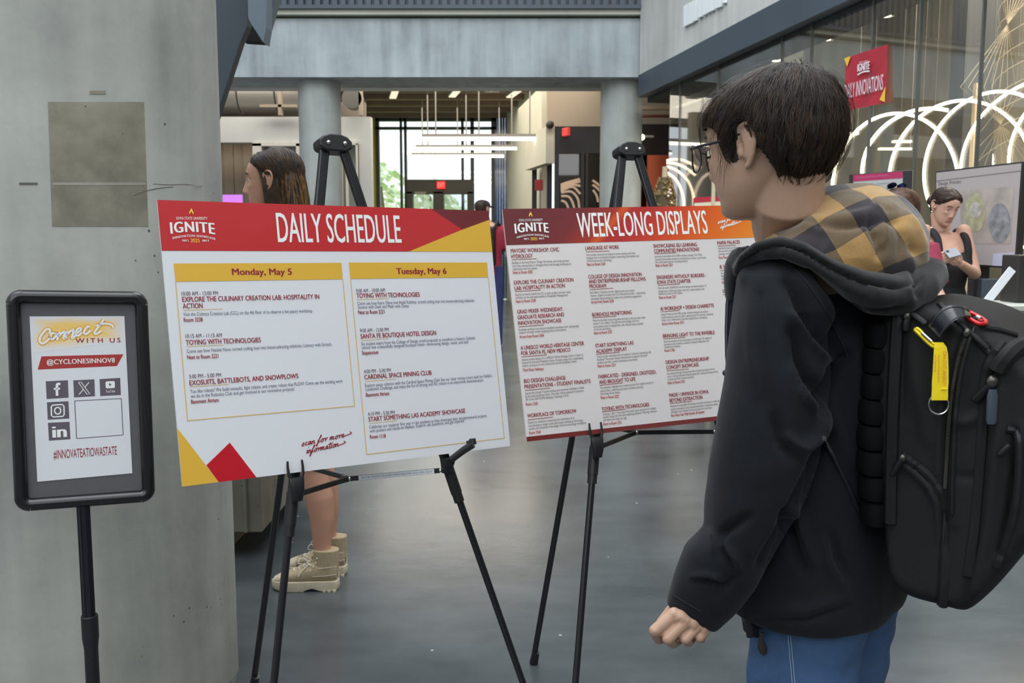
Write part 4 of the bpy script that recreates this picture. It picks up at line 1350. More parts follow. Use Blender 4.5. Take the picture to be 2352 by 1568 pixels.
fly = thing('printed_sign', 'white CONNECT WITH US printed page held in the black snap frame', 'poster', FS.at(.1, -h3 + .1, 0))
FS2 = Face2D(O + Nf * 0.0008, Uf, Vf, Nf, 0.0003)
q = lambda x, y: (x / 2.8, 640 + y / 2.8)
prt('page', PAPER, lambda m: FS2.poly(m, [q(190, 242), q(800, 240), q(851, 1250), q(240, 1305)]), FS2, fly)
def glow_mat():
    m = bpy.data.materials.new('print_soft_yellow'); m.use_nodes = True
    nt = m.node_tree; L = nt.links.new; b = nt.nodes['Principled BSDF']; b.inputs['Roughness'].default_value = 0.4
    uvn = nt.nodes.new('ShaderNodeUVMap'); nz = nt.nodes.new('ShaderNodeTexNoise'); nz.inputs['Scale'].default_value = 3.5; nz.inputs['Detail'].default_value = 2
    L(uvn.outputs[0], nz.inputs['Vector'])
    sp = nt.nodes.new('ShaderNodeSeparateXYZ'); L(uvn.outputs[0], sp.inputs[0])
    # edge falloff of the printed spray
    def edge(o):
        a = nt.nodes.new('ShaderNodeMath'); a.operation = 'PINGPONG'; a.inputs[1].default_value = 0.5; L(o, a.inputs[0]); return a.outputs[0]
    mn = nt.nodes.new('ShaderNodeMath'); mn.operation = 'MINIMUM'; L(edge(sp.outputs[0]), mn.inputs[0])
    ms = nt.nodes.new('ShaderNodeMath'); ms.operation = 'MULTIPLY'; ms.inputs[1].default_value = 0.8; L(edge(sp.outputs[1]), ms.inputs[0]); L(ms.outputs[0], mn.inputs[1])
    ad = nt.nodes.new('ShaderNodeMath'); ad.operation = 'MULTIPLY_ADD'; ad.inputs[1].default_value = 0.22; L(nz.outputs['Fac'], ad.inputs[0]); L(mn.outputs[0], ad.inputs[2])
    mr = nt.nodes.new('ShaderNodeMapRange'); mr.inputs[1].default_value = 0.12; mr.inputs[2].default_value = 0.34; L(ad.outputs[0], mr.inputs[0])
    mx = nt.nodes.new('ShaderNodeMix'); mx.data_type = 'RGBA'; L(mr.outputs[0], mx.inputs[0])
    mx.inputs[6].default_value = (*lin((216, 217, 220)), 1); mx.inputs[7].default_value = (*lin((236, 196, 110)), 1)
    L(mx.outputs[2], b.inputs['Base Color'])
    return m
mb = MB(); mb.add([FS2.at(*FS2.uv(*q(*p)), 1.5) for p in ((198, 246), (794, 244), (800, 400), (206, 480))], [(0, 1, 2, 3)])
ob = mb.build('yellow_spray', glow_mat(), parent=fly, recalc=False)
uvl = ob.data.uv_layers.new(name='UVMap')
for li, uv in zip(range(4), ((0, 1), (1, 1), (1, 0), (0, 0))): uvl.data[li].uv = uv
# script word
SW = [[(318, 352), (322, 330), (300, 324), (262, 368), (256, 402), (276, 416), (310, 392), (330, 368)],
      [(352, 350), (332, 352), (324, 380), (340, 388), (362, 366), (356, 350), (376, 362)],
      [(384, 340), (366, 396)], [(372, 374), (402, 346), (418, 340), (408, 384), (426, 378)], [(436, 336), (420, 388)], [(424, 366), (454, 336), (474, 328), (462, 384), (486, 364)],
      [(488, 352), (516, 334), (520, 318), (500, 322), (486, 350), (500, 366), (528, 346)], [(578, 310), (562, 308), (540, 340), (552, 356), (584, 332)],
      [(668, 262), (640, 300), (608, 346), (620, 354), (650, 334)], [(618, 302), (670, 288), (716, 296), (730, 314)]]
def wr(w, lift):
    def fn(m):
        for s in SW: FS2.stroke(m, [q(*p) for p in s], w, lift)
    return fn
prt('script_outline', mat('print_amber', (226, 168, 70), 0.5), wr(0.0088, 2.5), FS2, fly)
prt('script_word', INKW, wr(0.0042, 3.5), FS2, fly)
prt('with_us_text', INKR, lambda m: FS2.text(m, 'WITH US', *q(487, 412), *q(775, 408), 10.4, bold=0.01, track=1.45, lift=3), FS2, fly)
prt('handle_banner', mat('print_brick_red', (164, 48, 46), 0.5), lambda m: FS2.poly(m, [q(267, 499), q(794, 485), q(752, 561), q(242, 584)], 1.5), FS2, fly)
prt('handle_text', INKW, lambda m: FS2.text(m, '@CYCLONESINNOV8', *q(302, 551), *q(738, 538), 11, bold=0.012, track=1.05, lift=3), FS2, fly)
sq = [[(294, 659), (437, 652), (441, 764), (300, 773)], [(471, 653), (607, 646), (611, 755), (476, 763)], [(640, 645), (773, 637), (777, 747), (645, 754)],
      [(302, 794), (440, 787), (446, 898), (307, 906)], [(308, 926), (447, 919), (453, 1031), (315, 1041)]]
for s in sq:
    prt('icon_tile', mat('print_plum_grey', (92, 84, 94), 0.5), lambda m: FS2.poly(m, [q(*p) for p in s], 1.5), FS2, fly)
ST = lambda m, pts, w, sm=True: FS2.stroke(m, [q(*p) for p in pts], w, 3, smooth=sm)
def ic_f(m): ST(m, [(388, 676), (372, 676), (366, 690), (367, 752)], 0.0050); ST(m, [(346, 708), (386, 706)], 0.004, False)
def ic_x(m):
    ST(m, [(504, 666), (522, 665), (578, 741), (560, 743), (504, 666), (506, 666)], 0.0014, False); ST(m, [(572, 665), (546, 698)], 0.0016, False); ST(m, [(508, 744), (536, 711)], 0.0016, False)
def ic_y(m):
    FS2.poly(m, [q(*p) for p in ((684, 660), (732, 657), (738, 664), (739, 696), (734, 702), (688, 705), (680, 699), (678, 668))], 2.5)
def ic_yt(m): FS2.text(m, 'YouTube', *q(680, 733), *q(740, 729), 6.4, lift=3)
def ic_i(m):
    ST(m, [(338, 812), (400, 808), (411, 818), (413, 872), (404, 884), (342, 888), (331, 878), (330, 824), (338, 812)], 0.0026, False)
    ST(m, [(371 + 20 * math.cos(a), 848 + 21 * math.sin(a)) for a in np.linspace(0, 2 * math.pi, 13)], 0.0026)
    ST(m, [(391, 826), (393, 826)], 0.003, False)
def ic_in(m): FS2.text(m, 'in', *q(342, 1021), *q(426, 1016), 27, bold=0.03, lift=3)
for fn_ in (ic_f, ic_x, ic_y, ic_yt, ic_i, ic_in): prt('icon_mark', INKW, fn_, FS2, fly)
prt('play_mark', mat('print_plum_grey', (92, 84, 94), 0.5), lambda m: FS2.poly(m, [q(701, 670), q(718, 679), q(702, 690)], 3.5), FS2, fly)
def qf(m):
    c = [q(480, 785), q(780, 770), q(792, 1004), q(493, 1027)]
    for i in range(4): FS2.line(m, c[i], c[(i + 1) % 4], 0.0016)
prt('empty_frame_lines', mat('print_plum_grey', (92, 84, 94), 0.5), qf, FS2, fly)
prt('hashtag_text', INKR, lambda m: FS2.text(m, '#INNOVATEATIOWASTATE', *q(345, 1158), *q(752, 1130), 20, bold=-0.008, lift=3), FS2, fly)
# ================================================================== lamps and things of the hall and the glazed room
def tube_mat(name, rgb, s):
    return mat(name, rgb, 0.4, emit=rgb, emit_strength=s)
LED = tube_mat('led_white', (255, 246, 230), 5.0)
GREY = mat('light_housing', (150, 146, 140), 0.5)
for i, (x0, x1, yt, yb, Y, w) in enumerate(((970, 1230, 308, 322, 16.2, 'nearest and longest'), (955, 1187, 333, 343.5, 18.1, 'middle'), (945, 1157, 351, 361, 19.8, 'farthest and lowest-looking'))):
    a, b = P(x0, (yt + yb) / 2, Y), P(x1, (yt + yb) / 2, Y)
    z = a[2]; r = (yb - yt) / F * Y / 2
    lb = ('long white linear pendant light nearest of the three under the hall joists', 'middle white linear pendant light of the three hanging before the far windows', 'farthest white linear pendant light of the three, just above the exit doors')[i]
    t = thing('pendant_light', lb, 'light', ((a[0] + b[0]) / 2, Y, z), 'linear pendant lights in the hall')
    MB().box2((a[0], Y - .04, z - r * .0), (b[0], Y + .04, z + r)).build('housing', GREY, parent=t)
    MB().box2((a[0], Y - .035, z - r), (b[0], Y + .035, z)).build('diffuser', LED, parent=t)
    for f in (.12, .5, .95):
        x = a[0] + (b[0] - a[0]) * f
        MB().tube([(x, Y, z + r), (x, Y, zc - .02)], .012, 8).build('suspension_rod', GREY, parent=t)
for i, (xa, ya, xb, yb) in enumerate(((913, 190, 902, 222), (1063, 190, 1038, 219), (1210, 190, 1170, 220))):
    z = zc - .3
    a = on_floor(xa, ya, z); b = on_floor(xb, yb, z)
    a[1] = max(a[1], 14.4); b[1] = min(b[1], 21)
    t = thing('ceiling_light', ('long strip light under the hall joists, left of the other two', 'long strip light under the hall joists, between the other two', 'long strip light under the hall joists, beside the cream wall')[i], 'light', a, 'strip lights under the hall joists')
    MB().bar(a, b, .16, .05).build('housing', GREY, parent=t)
    MB().bar(a - np.array([0, 0, .03]), b - np.array([0, 0, .03]), .13, .02).build('diffuser', tube_mat('dim_strip', (255, 240, 215), 0.7), parent=t)
q0 = P(1130, 200, 15.0)
t = thing('projector', 'white ceiling projector under the hall joists', 'projector', q0)
MB().box(q0, (.12, .1, .07)).build('body', mat('projector_white', (190, 186, 178), 0.5), parent=t, bevel=.02)
MB().ball(q0 + np.array([0, -.1, -.05]), .05).build('lens', mat('lens_bright', (225, 220, 210), 0.2), parent=t, smooth=True)
MB().tube([q0, (q0[0], q0[1], zc)], .02, 8).build('mount', GREY, parent=t)
# duct under the left ceiling
dc = MB()
for k in range(3):
    x = P(470, 200, 15.6)[0] + k * 0.62
    dc.tube([(x, 15.6, zp(218, 15.6)), (x + .58, 15.6, zp(218, 15.6)), (x + .6, 15.6, zp(218, 15.6))], [.3, .3, .31], 24, cap=True)
    dc.tube([(x + .3, 15.6, zp(218, 15.6)), (x + .3, 15.6, zc - .27)], .015, 6)
t = tag(dc.build('air_duct', mat('duct_metal', (150, 146, 138), 0.4, metal=0.4), smooth=True), 'grey round air duct under the ceiling left of the column', 'duct')
t = tag(MB().tube([(xp(823), 14.9, zp(228, 15)), (xp(823), 15.15, zp(228, 15))], .16, 20).build('loudspeaker', mat('speaker_grey', (84, 82, 76), 0.6), smooth=True), 'round dark loudspeaker hung beside the column above the partition', 'speaker')
pipes = MB()
for x in (664, 842): pipes.box2((xp(x - 4), 14.9, zp(270)), (xp(x + 4), 15.0, zc))
pipes.box2((xp(620), 14.9, zp(252)), (xp(700), 15.0, zp(246)))
struct(pipes.build('trim_13', mat('pipe_tan', (150, 136, 118), 0.6)))
# exit signs
def exit_sign(px, py, Y, w, h, label):
    c = P(px, py, Y)
    t = thing('exit_sign', label, 'sign', c)
    MB().box(c, (w / 2, .02, h / 2)).build('housing', mat('exit_red_lit', (214, 24, 22), 0.4, emit=(226, 30, 26), emit_strength=0.9), parent=t, bevel=.005)
    f = Face2D(c + np.array([0, -.021, 0]), (1, 0, 0), (0, 0, 1), (0, -1, 0), .002)
    V, Fc = text2d('EXIT', 0.01)
    u = V[:, 0] / V[:, 0].max()
    mb = MB(); mb.add([f.at((a - .5) * w * .78, (b / caph() - .5) * h * .6, 1.5) for a, b in zip(u, V[:, 1])], Fc)
    mb.build('exit_lettering', mat('exit_pale', (250, 120, 110), 0.5, emit=(255, 130, 120), emit_strength=1.0), parent=t, recalc=False)
exit_sign(1013, 425, YW - .22, 19.5 / F * YW, 17 / F * YW, 'red lit EXIT sign on the header over the exit doors')
c = P(1300, 303, 15.3)
t = thing('exit_sign', 'red exit sign seen edge on, fixed to the dark cladding', 'sign', c)
MB().box(c, (.03, .085, .065), R=np.array(Matrix.Rotation(.5, 3, 'Z'))).build('housing', mat('exit_red_dim', (206, 66, 60), 0.4, emit=(210, 60, 54), emit_strength=0.5), parent=t, bevel=.01)
MB().box2((c[0] - .01, c[1], c[2] + .03), (c[0] + .01, 15.52, c[2] + .06)).build('bracket', BLACKP, parent=t)
t = tag(MB().box(P(1238, 425, 15.9), (.07, .04, .09)).build('alarm_box', mat('alarm_red', (150, 40, 34), 0.5)), 'small red alarm box on the end of the cream wall', 'alarm')
t = tag(MB().ball(P(1263, 286, 15.4), .07).build('camera_dome', mat('camera_dark', (60, 56, 52), 0.4), smooth=True), 'small dark camera on top of the cream bulkhead corner', 'camera')
# purple lit screen by the doors
t = thing('display_screen', 'purple lit screen behind the woman in profile', 'screen', P(534, 500, 14.0))
a, b = P(500, 447, 14.0), P(557, 500, 14.0)
MB().box2((a[0], 14.0, b[2]), (b[0], 14.05, a[2])).build('panel', mat('purple_screen', (196, 116, 222), 0.4, emit=(200, 120, 226), emit_strength=0.55, var=0.1, var_scale=2), parent=t)
MB().box2((a[0] + .3, 14.0, 0), (a[0] + .36, 14.04, b[2])).build('stand', BLACKP, parent=t)
# bright lamp by the second column
t = thing('wall_lamp', 'small bright warm lamp beside the right column', 'light', P(1474, 315, 13.8))
MB().ball(P(1474, 315, 13.7), .045).build('bulb', tube_mat('warm_bulb', (255, 236, 200), 6.0), parent=t, smooth=True)
MB().tube([P(1474, 313, 13.7), P(1500, 314, 13.88)], .02, 8).build('arm', GREY, parent=t)
# ---- glazed room: hoops of light
HOOP = tube_mat('hoop_light', (255, 240, 212), 9.0)
def hoop(X, Y, Z, ph, label, R=.69):
    c = np.array([X, Y, Z]); d = np.array([math.cos(ph), -math.sin(ph), 0])
    pts = [c + R * (d * math.cos(a) + np.array([0, 0, 1]) * math.sin(a)) for a in np.linspace(0, 2 * math.pi, 65)]
    t = thing('hoop_or_reflection', label, 'light', c, 'glowing hoops in the glazed room')
    MB().tube(pts, .0132 * (Y / 8.5) ** 1.5, 10).build('glowing_tube', HOOP, parent=t, smooth=True)
    for a in (1.2, 2.0):
        p = c + R * (d * math.cos(a) + np.array([0, 0, 1]) * math.sin(a))
        MB().tube([p, (p[0], p[1], 5.18)], .0015, 5).build('hanging_wire', GREY, parent=t)
for h in ((3.646, 8.786, 1.889, -.252, 'leftmost of the large glowing hoops seen over the man\u2019s hood'),
          (4.792, 10.755, 2.213, .331, 'second from the left of the large glowing hoops seen over the man\u2019s hood'),
          (4.021, 8.294, 1.934, -.125, 'third from the left of the large glowing hoops, top right of the red banner'),
          (4.51, 8.816, 2.089, 1.078, 'fourth large glowing hoop, falling left of the woman with the phone'),
          (4.335, 7.392, 1.998, .54, 'fifth large glowing hoop, rising behind the tilted monitor'),
          (4.917, 7.742, 2.114, .559, 'rightmost large glowing hoop, only its left rise in view at the frame edge')): hoop(*h)
def arc(pxs, Y, r, label, grp, m):
    pts = catmull([P(x, y, Y) for x, y in pxs], 5)
    t = tag(MB().tube(pts, r, 8).build('hoop_or_reflection', m, smooth=True), label, 'light', grp)
REFL = tube_mat('hoop_reflection', (255, 226, 196), 0.85)  # glowing arcs stand in for the hoops' reflections in the glass
for k, a in enumerate(([(1531, 369), (1548, 366), (1568, 368), (1585, 375), (1598, 384)], [(1531, 374), (1552, 376), (1575, 386), (1597, 403)],
                       [(1531, 382), (1555, 392), (1577, 412), (1590, 440), (1594, 475), (1590, 520)], [(1531, 396), (1550, 410), (1563, 432), (1570, 458), (1571, 500)])):
    arc([(x, y) for x, y in a], (11.8, 11.65, 11.5, 11.35)[k], .017, ('uppermost', 'second', 'third', 'lowest')[k] + ' of the four pale curved light tubes left of the man\u2019s glasses', 'pale curved light tubes left of the man', REFL)
for k, a in enumerate(([(1288, 424), (1305, 418), (1332, 411)], [(1288, 428), (1310, 421), (1333, 417)], [(1288, 433), (1312, 424), (1333, 427)], [(1288, 438), (1315, 429), (1333, 445)], [(1289, 442), (1312, 440), (1327, 456), (1331, 480)],
                       [(1289, 450), (1307, 452), (1317, 470), (1320, 490)], [(1289, 460), (1300, 466), (1308, 485)], [(1361, 414), (1370, 420), (1379, 428)], [(1361, 424), (1371, 431), (1379, 440)], [(1362, 436), (1370, 448), (1374, 464)])):
    arc(a, 16.9 - .06 * k, .02, 'small pale curved light tube behind the smoked glass beside the right column', 'small curved light tubes behind smoked glass', REFL)  # reflections on the dark glass, built as glowing tubes behind it
# downlights in the room, in a line
for k, (px, py, h) in enumerate(((2034, 38, 34), (1897, 92, 30), (1783, 140, 26), (1690, 173, 20), (1577, 219, 10), (1473, 316, 0))[:5]):
    q1 = gpt(px, py); Y = q1[1] + .75 * 1.0
    Y = q1[1] * 1.08
    c = P(px, py, Y)
    t = thing('downlight', ('cylinder downlight at the top edge, above the red banner', 'cylinder downlight left of the red banner', 'cylinder downlight above the crown of the man\u2019s head', 'cylinder downlight close to the left of the man\u2019s hair', 'small downlight beside the end of the steel band')[k], 'light', c, 'cylinder downlights in the glazed room')
    r = .05
    MB().tube([c + np.array([0, 0, .02]), c + np.array([0, 0, max(.1, h / F * Y * 1.6)])], r, 20).build('cylinder', mat('downlight_grey', (176, 168, 150), 0.5), parent=t, smooth=True)
    MB().tube([c, c + np.array([0, 0, .02])], r * .9, 20).build('bulb', tube_mat('downlight_glow', (255, 236, 205), 8.0), parent=t, smooth=True)
    MB().tube([c + np.array([0, 0, .1]), (c[0], c[1], 5.2)], .008, 6).build('rod', GREY, parent=t)
# short linear lights in the room
for k, (x0, x1, y) in enumerate(((1938, 1970, 307), (2050, 2092, 325), (2018, 2092, 342))):
    Y = (9.0, 9.35, 9.7)[k]
    a, b = P(x0, y, Y), P(x1, y, Y)
    t = thing('linear_light', ('short linear light beside the back of the man\u2019s hair', 'upper of two short linear lights inside the hoops', 'lower of two short linear lights inside the hoops')[k], 'light', (a + b) / 2, 'short linear lights in the glazed room')
    MB().tube([b * .98 + a * .02, (b[0] * .98 + a[0] * .02, Y, 5.2)], .003, 5).build('rod', GREY, parent=t)
    MB().bar(a, b, .05, .022).build('diffuser', tube_mat('warm_linear', (255, 240, 205), 2.2), parent=t)
    pass
# wire net sculpture at the right edge
net = MB()
Yn = 8.2
for k in range(9):
    net.tube([P(2290 + k * 12, -40, Yn + .2 * k), P(2310 - k * 18 + 40, 200, Yn), P(2235 + k * 22, 390, Yn - .1 * k)], .0028, 4)
for k in range(9):
    net.tube(catmull([P(2235 + k * 8, 380 - k * 38, Yn), P(2300, 330 - k * 40, Yn), P(2400, 290 - k * 44, Yn)], 4), .0028, 4)
tag(net.build('wire_net_sculpture', mat('pale_wire', (150, 138, 116), 0.5)), 'pale net of thin wires hanging at the right edge of the glazed room', 'sculpture')
# red banner behind the glass
def onglass(px, py, off=-.06):
    n = np.array([GN[0], GN[1], 0]); return on_plane(px, py, (GA[0] + GN[0] * off, GA[1] + GN[1] * off, 0), n)
bt = thing('hanging_banner', 'red IGNITE DAILY INNOVATIONS banner hung on the glass wall', 'banner', onglass(1990, 240, .014))
FBn = Face2D(onglass(1942, 133, .014), (*GD, 0), (0, 0, 1), (*GN, 0), .003)
c8 = lambda x, y: (1900 + x / 4.613, 80 + y / 4.613)
FBn.O = FBn.O + FBn.N * 0.0
mb = MB()
nu, nv = 14, 10
A_, B_, C_, D_ = (np.array(FBn.uv(*c8(*p))) for p in ((190, 250), (632, 95), (628, 715), (188, 800)))
pts = []
for j in range(nv + 1):
    for i in range(nu + 1):
        s, t_ = i / nu, j / nv
        uv = (A_ * (1 - s) + B_ * s) * (1 - t_) + (D_ * (1 - s) + C_ * s) * t_
        pts.append(FBn.at(*uv, -1.5) + FBn.N * .006 * math.sin(6 * s + 2 * t_))
mb.add(pts, [(j * (nu + 1) + i, j * (nu + 1) + i + 1, (j + 1) * (nu + 1) + i + 1, (j + 1) * (nu + 1) + i) for j in range(nv) for i in range(nu)])
mb.build('cloth', mat('banner_red', (166, 36, 52), 0.6, var=0.18, var_scale=5), parent=bt, smooth=True, recalc=False)
prt('yellow_corners', mat('banner_yellow', (226, 184, 56), 0.6), lambda m: (FBn.poly(m, [c8(193, 250), c8(262, 226), c8(224, 338)], 4), FBn.poly(m, [c8(630, 545), c8(627, 713), c8(568, 690)], 4)), FBn, bt)
def bt_t(m):
    FBn.text(m, 'IGNITE', *c8(334, 392), *c8(460, 360), 17, bold=.03, lift=4)
    FBn.text(m, 'DAILY INNOVATIONS', *c8(196, 682), *c8(602, 580), 33, bold=-.005, lift=4)
    FBn.stroke(m, [c8(334, 424), c8(395, 392), c8(462, 384)], .012, 4)
    FBn.text(m, 'IOWA STATE', *c8(352, 300), *c8(440, 282), 3, lift=4)
prt('banner_lettering', mat('banner_white', (222, 214, 222), 0.6), bt_t, FBn, bt)
# ---- monitors
def monitor(name, label, TL, TR, BR, BL, depths, bez, front, items, stand=True):
    Q = [P(*p, y) for p, y in zip((TL, TR, BR, BL), depths)]
    n0 = unit(np.cross(Q[1] - Q[0], Q[3] - Q[0])); Q[2] = on_plane(*BR, Q[0], n0)
    c = sum(Q) / 4
    t = thing('monitor', label, 'screen', (c[0], c[1], 0))
    N = unit(np.cross(Q[1] - Q[0], Q[3] - Q[0]))
    if N @ (CAMP - c) < 0: N = -N
    MB().prism(Q, -N * .05).build('housing', BLACKP, parent=t, bevel=.004)
    U = unit(Q[1] - Q[0]); V = unit(Q[0] - Q[3])
    f = Face2D(Q[0], U, V, N, .0015)
    I = [Q[0] + U * bez - V * bez, Q[1] - U * bez - V * bez, Q[2] - U * bez + V * bez, Q[3] + U * bez + V * bez]
    MB().add([p + N * .001 for p in I], [(0, 1, 2, 3)]).build('screen', front, parent=t, recalc=False)
    if stand:
        m_ = (Q[2] + Q[3]) / 2 - N * .06
        MB().box2((m_[0] - .05, m_[1] - .03, 0.03), (m_[0] + .05, m_[1] + .03, c[2])).build('post', BLACKP, parent=t)
        MB().box2((m_[0] - .15, m_[1] - .12, 0), (m_[0] + .15, m_[1] + .12, .03)).build('base', BLACKP, parent=t, bevel=.01)
    return t, f
SCRG = mat('screen_grey', (150, 142, 142), 0.25, emit=(150, 142, 142), emit_strength=0.28)
mt, f = monitor('m', 'large tilted monitor showing a Process slide behind the woman with the phone', (2148, 393), (2350, 370), (2333, 617), (2146, 605), (6.55, 5.82, 5.7, 6.5), .012, SCRG, None)
prt('slide_line', mat('slide_dark_line', (92, 88, 90), 0.5), lambda m: f.line(m, (2150, 416), (2348, 392), .004, 2), f, mt)
prt('slide_title', mat('slide_dark_line', (92, 88, 90), 0.5), lambda m: f.text(m, 'Design Process', 2156, 426, 2208, 420, 8, lift=2), f, mt)
def ell(cx_, cy_, rx, ry, n=28): return [(cx_ + rx * math.cos(a), cy_ + ry * math.sin(a)) for a in np.linspace(0, 2 * math.pi, n, endpoint=False)]
prt('slide_picture', mat('slide_picture_grey', (166, 156, 150), 0.4, var=0.2, var_scale=9), lambda m: f.poly(m, [(2208, 438), (2330, 428), (2322, 560), (2205, 560)], 1.8), f, mt)
prt('slide_picture_shape', mat('slide_olive', (162, 158, 128), 0.4, var=0.35, var_scale=14), lambda m: f.poly(m, ell(2241, 488, 24, 45), 2.6), f, mt)
prt('slide_picture_shape', mat('slide_pale', (172, 166, 160), 0.4, var=0.3, var_scale=24), lambda m: f.poly(m, ell(2242, 482, 14, 18), 3.2), f, mt)
prt('slide_picture_shape', mat('slide_slate', (132, 134, 138), 0.4, var=0.4, var_scale=20), lambda m: f.poly(m, ell(2297, 512, 25, 46), 2.6), f, mt)
prt('slide_glare_patch', mat('slide_blue_white', (190, 190, 214), 0.4), lambda m: f.poly(m, [(2282, 582), (2331, 580), (2329, 612), (2280, 610)], 2.6), f, mt)
mt, f = monitor('m', 'monitor with a magenta title bar above the man\u2019s hood', (1950, 400), (2096, 390), (2092, 520), (1950, 520), (6.7, 6.5, 6.5, 6.7), .03, mat('screen_pale', (158, 162, 160), 0.25, emit=(158, 162, 160), emit_strength=0.25), None)
prt('title_bar', mat('screen_magenta', (156, 42, 84), 0.3, emit=(156, 42, 84), emit_strength=0.25), lambda m: f.poly(m, [(1960, 402), (2074, 393.5), (2073, 409), (1960, 417)], 2), f, mt)
prt('title_text', mat('screen_pink_text', (196, 110, 140), 0.4), lambda m: f.text(m, 'Assistive and Human Research', 1966, 410, 2042, 404.5, 5, lift=3), f, mt)
prt('body_text', mat('screen_text_grey', (120, 124, 124), 0.4), lambda m: (f.text(m, 'Introduction', 1976, 426, 2008, 423, 4, lift=3), f.text(m, 'Methodology text', 2014, 424, 2056, 420, 4, lift=3)), f, mt)
prt('side_panel', BLACKP, lambda m: f.poly(m, [(2074, 393), (2094, 391.5), (2091, 500), (2072, 500)], 2.5), f, mt)
mt, f = monitor('m', 'far monitor with a red title bar left of the man\u2019s chin', (1592, 456), (1672, 446), (1672, 540), (1592, 540), (9.0, 8.9, 8.9, 9.0), .01, mat('screen_cream', (196, 190, 168), 0.3, emit=(196, 190, 168), emit_strength=0.3), None)
prt('title_bar', mat('screen_red', (160, 36, 52), 0.3, emit=(160, 36, 52), emit_strength=0.3), lambda m: f.poly(m, [(1593, 454), (1671, 448.5), (1671, 461), (1593, 466)], 2), f, mt)
# bottle shaped sculpture covered in brown scales
c = P(1526, 470, 11.0); r0 = 24 / F * 11.0
t = thing('bottle_sculpture', 'bottle shaped sculpture covered in brown scales in front of the orange wall', 'sculpture', (c[0], c[1], 0))
zt_ = P(1526, 402, 11.0)[2]
MB().tube([(c[0], c[1], 0.0), (c[0], c[1], .02), (c[0], c[1], .5), (c[0], c[1], zt_ - .55), (c[0], c[1], zt_ - .25), (c[0], c[1], zt_ - .07), (c[0], c[1], zt_ - .02)], [r0 * .9, r0, r0, r0 * 1.05, r0 * .95, r0 * .55, .03], 28).build('body', mat('brown_scales_core', (74, 60, 34), 0.7), parent=t, smooth=True)
sc = MB()
for k in range(420):
    z = zt_ - .04 - .75 * random.random(); a = random.uniform(0, 2 * math.pi)
    rr = r0 * (1.03 if z < zt_ - .25 else 1.0 - .5 * ((z - zt_ + .25) / .23))
    sc.ball((c[0] + rr * math.cos(a), c[1] + rr * math.sin(a), z), random.uniform(.012, .022), 6)
tag(sc.build('scale_cover', mat('brown_scales', (124, 102, 58), 0.4, var=0.5, var_scale=40), parent=t), kind='stuff')
MB().tube([(c[0], c[1], zt_ - .03), (c[0], c[1], zt_ + .1)], [.035, .03], 16).build('neck', mat('pale_neck', (186, 168, 140), 0.4), parent=t, smooth=True)
for k, (x, y) in enumerate(((1539, 436), (1541, 444), (1536, 442), (1535, 450), (1543, 466))):
    MB().ball(P(x, y, 10.85), .016, 10).build('pale_bead', mat('pale_bead', (220, 200, 176), 0.3), parent=t, smooth=True)
# ---- counter on the right with clutter
Yc = 5.0
zct = P(2280, 702, Yc)[2]
x0 = P(2226, 700, Yc)[0]
t = thing('counter', 'pale grey-green counter right of the woman with the phone', 'counter', (x0 + .6, Yc + .3, 0))
MB().box2((x0, Yc + .02, 0), (x0 + .62, Yc + .45, zct - .03)).build('body', mat('counter_front', (172, 178, 170), 0.6), parent=t, bevel=.004)
MB().box2((x0 - .01, Yc, zct - .03), (x0 + .62, Yc + .46, zct)).build('worktop', mat('counter_top', (186, 188, 180), 0.5), parent=t, bevel=.004)
t = tag(MB().bar(P(2267, 692, Yc + .12), P(2325, 618, Yc + .2), .045, .012, up=(0, -1, .3)).build('leaflet_holder', mat('acrylic_white', (206, 210, 216), 0.25), bevel=.002), 'slanted white acrylic holder standing on the pale counter', 'holder')
t = tag(MB().box2((P(2302, 690, 5.45)[0], 5.42, zct), (P(2326, 690, 5.45)[0], 5.45, P(2310, 636, 5.3)[2])).build('paper_box', mat('cream_card', (188, 180, 160), 0.6)), 'upright cream box on the pale counter', 'box')
t = tag(MB().box2((P(2327, 690, 5.25)[0], 5.22, zct), (P(2380, 690, 5.25)[0], 5.4, P(2340, 585, 5.25)[2])).build('equipment_case', mat('case_black', (44, 42, 40), 0.5), bevel=.008), 'black case at the right end of the pale counter', 'case')
t = tag(MB().box2((P(2246, 690, 5.9)[0], 5.86, 0), (P(2284, 690, 5.9)[0], 5.92, P(2260, 640, 5.9)[2])).build('cabinet', mat('slate_cabinet', (74, 80, 90), 0.5), bevel=.004), 'slate grey cabinet under the tilted monitor', 'cabinet')
sm = MB()
for k in range(5):
    sm.ball(P(2236 + 8 * k, 700 - 2 * (k % 2), Yc + .1), (.012, .02, .01), 8)
tag(sm.build('crumpled_plastic', mat('clear_plastic', (196, 198, 194), 0.2)), 'crumpled clear plastic at the left end of the pale counter', 'wrapper')
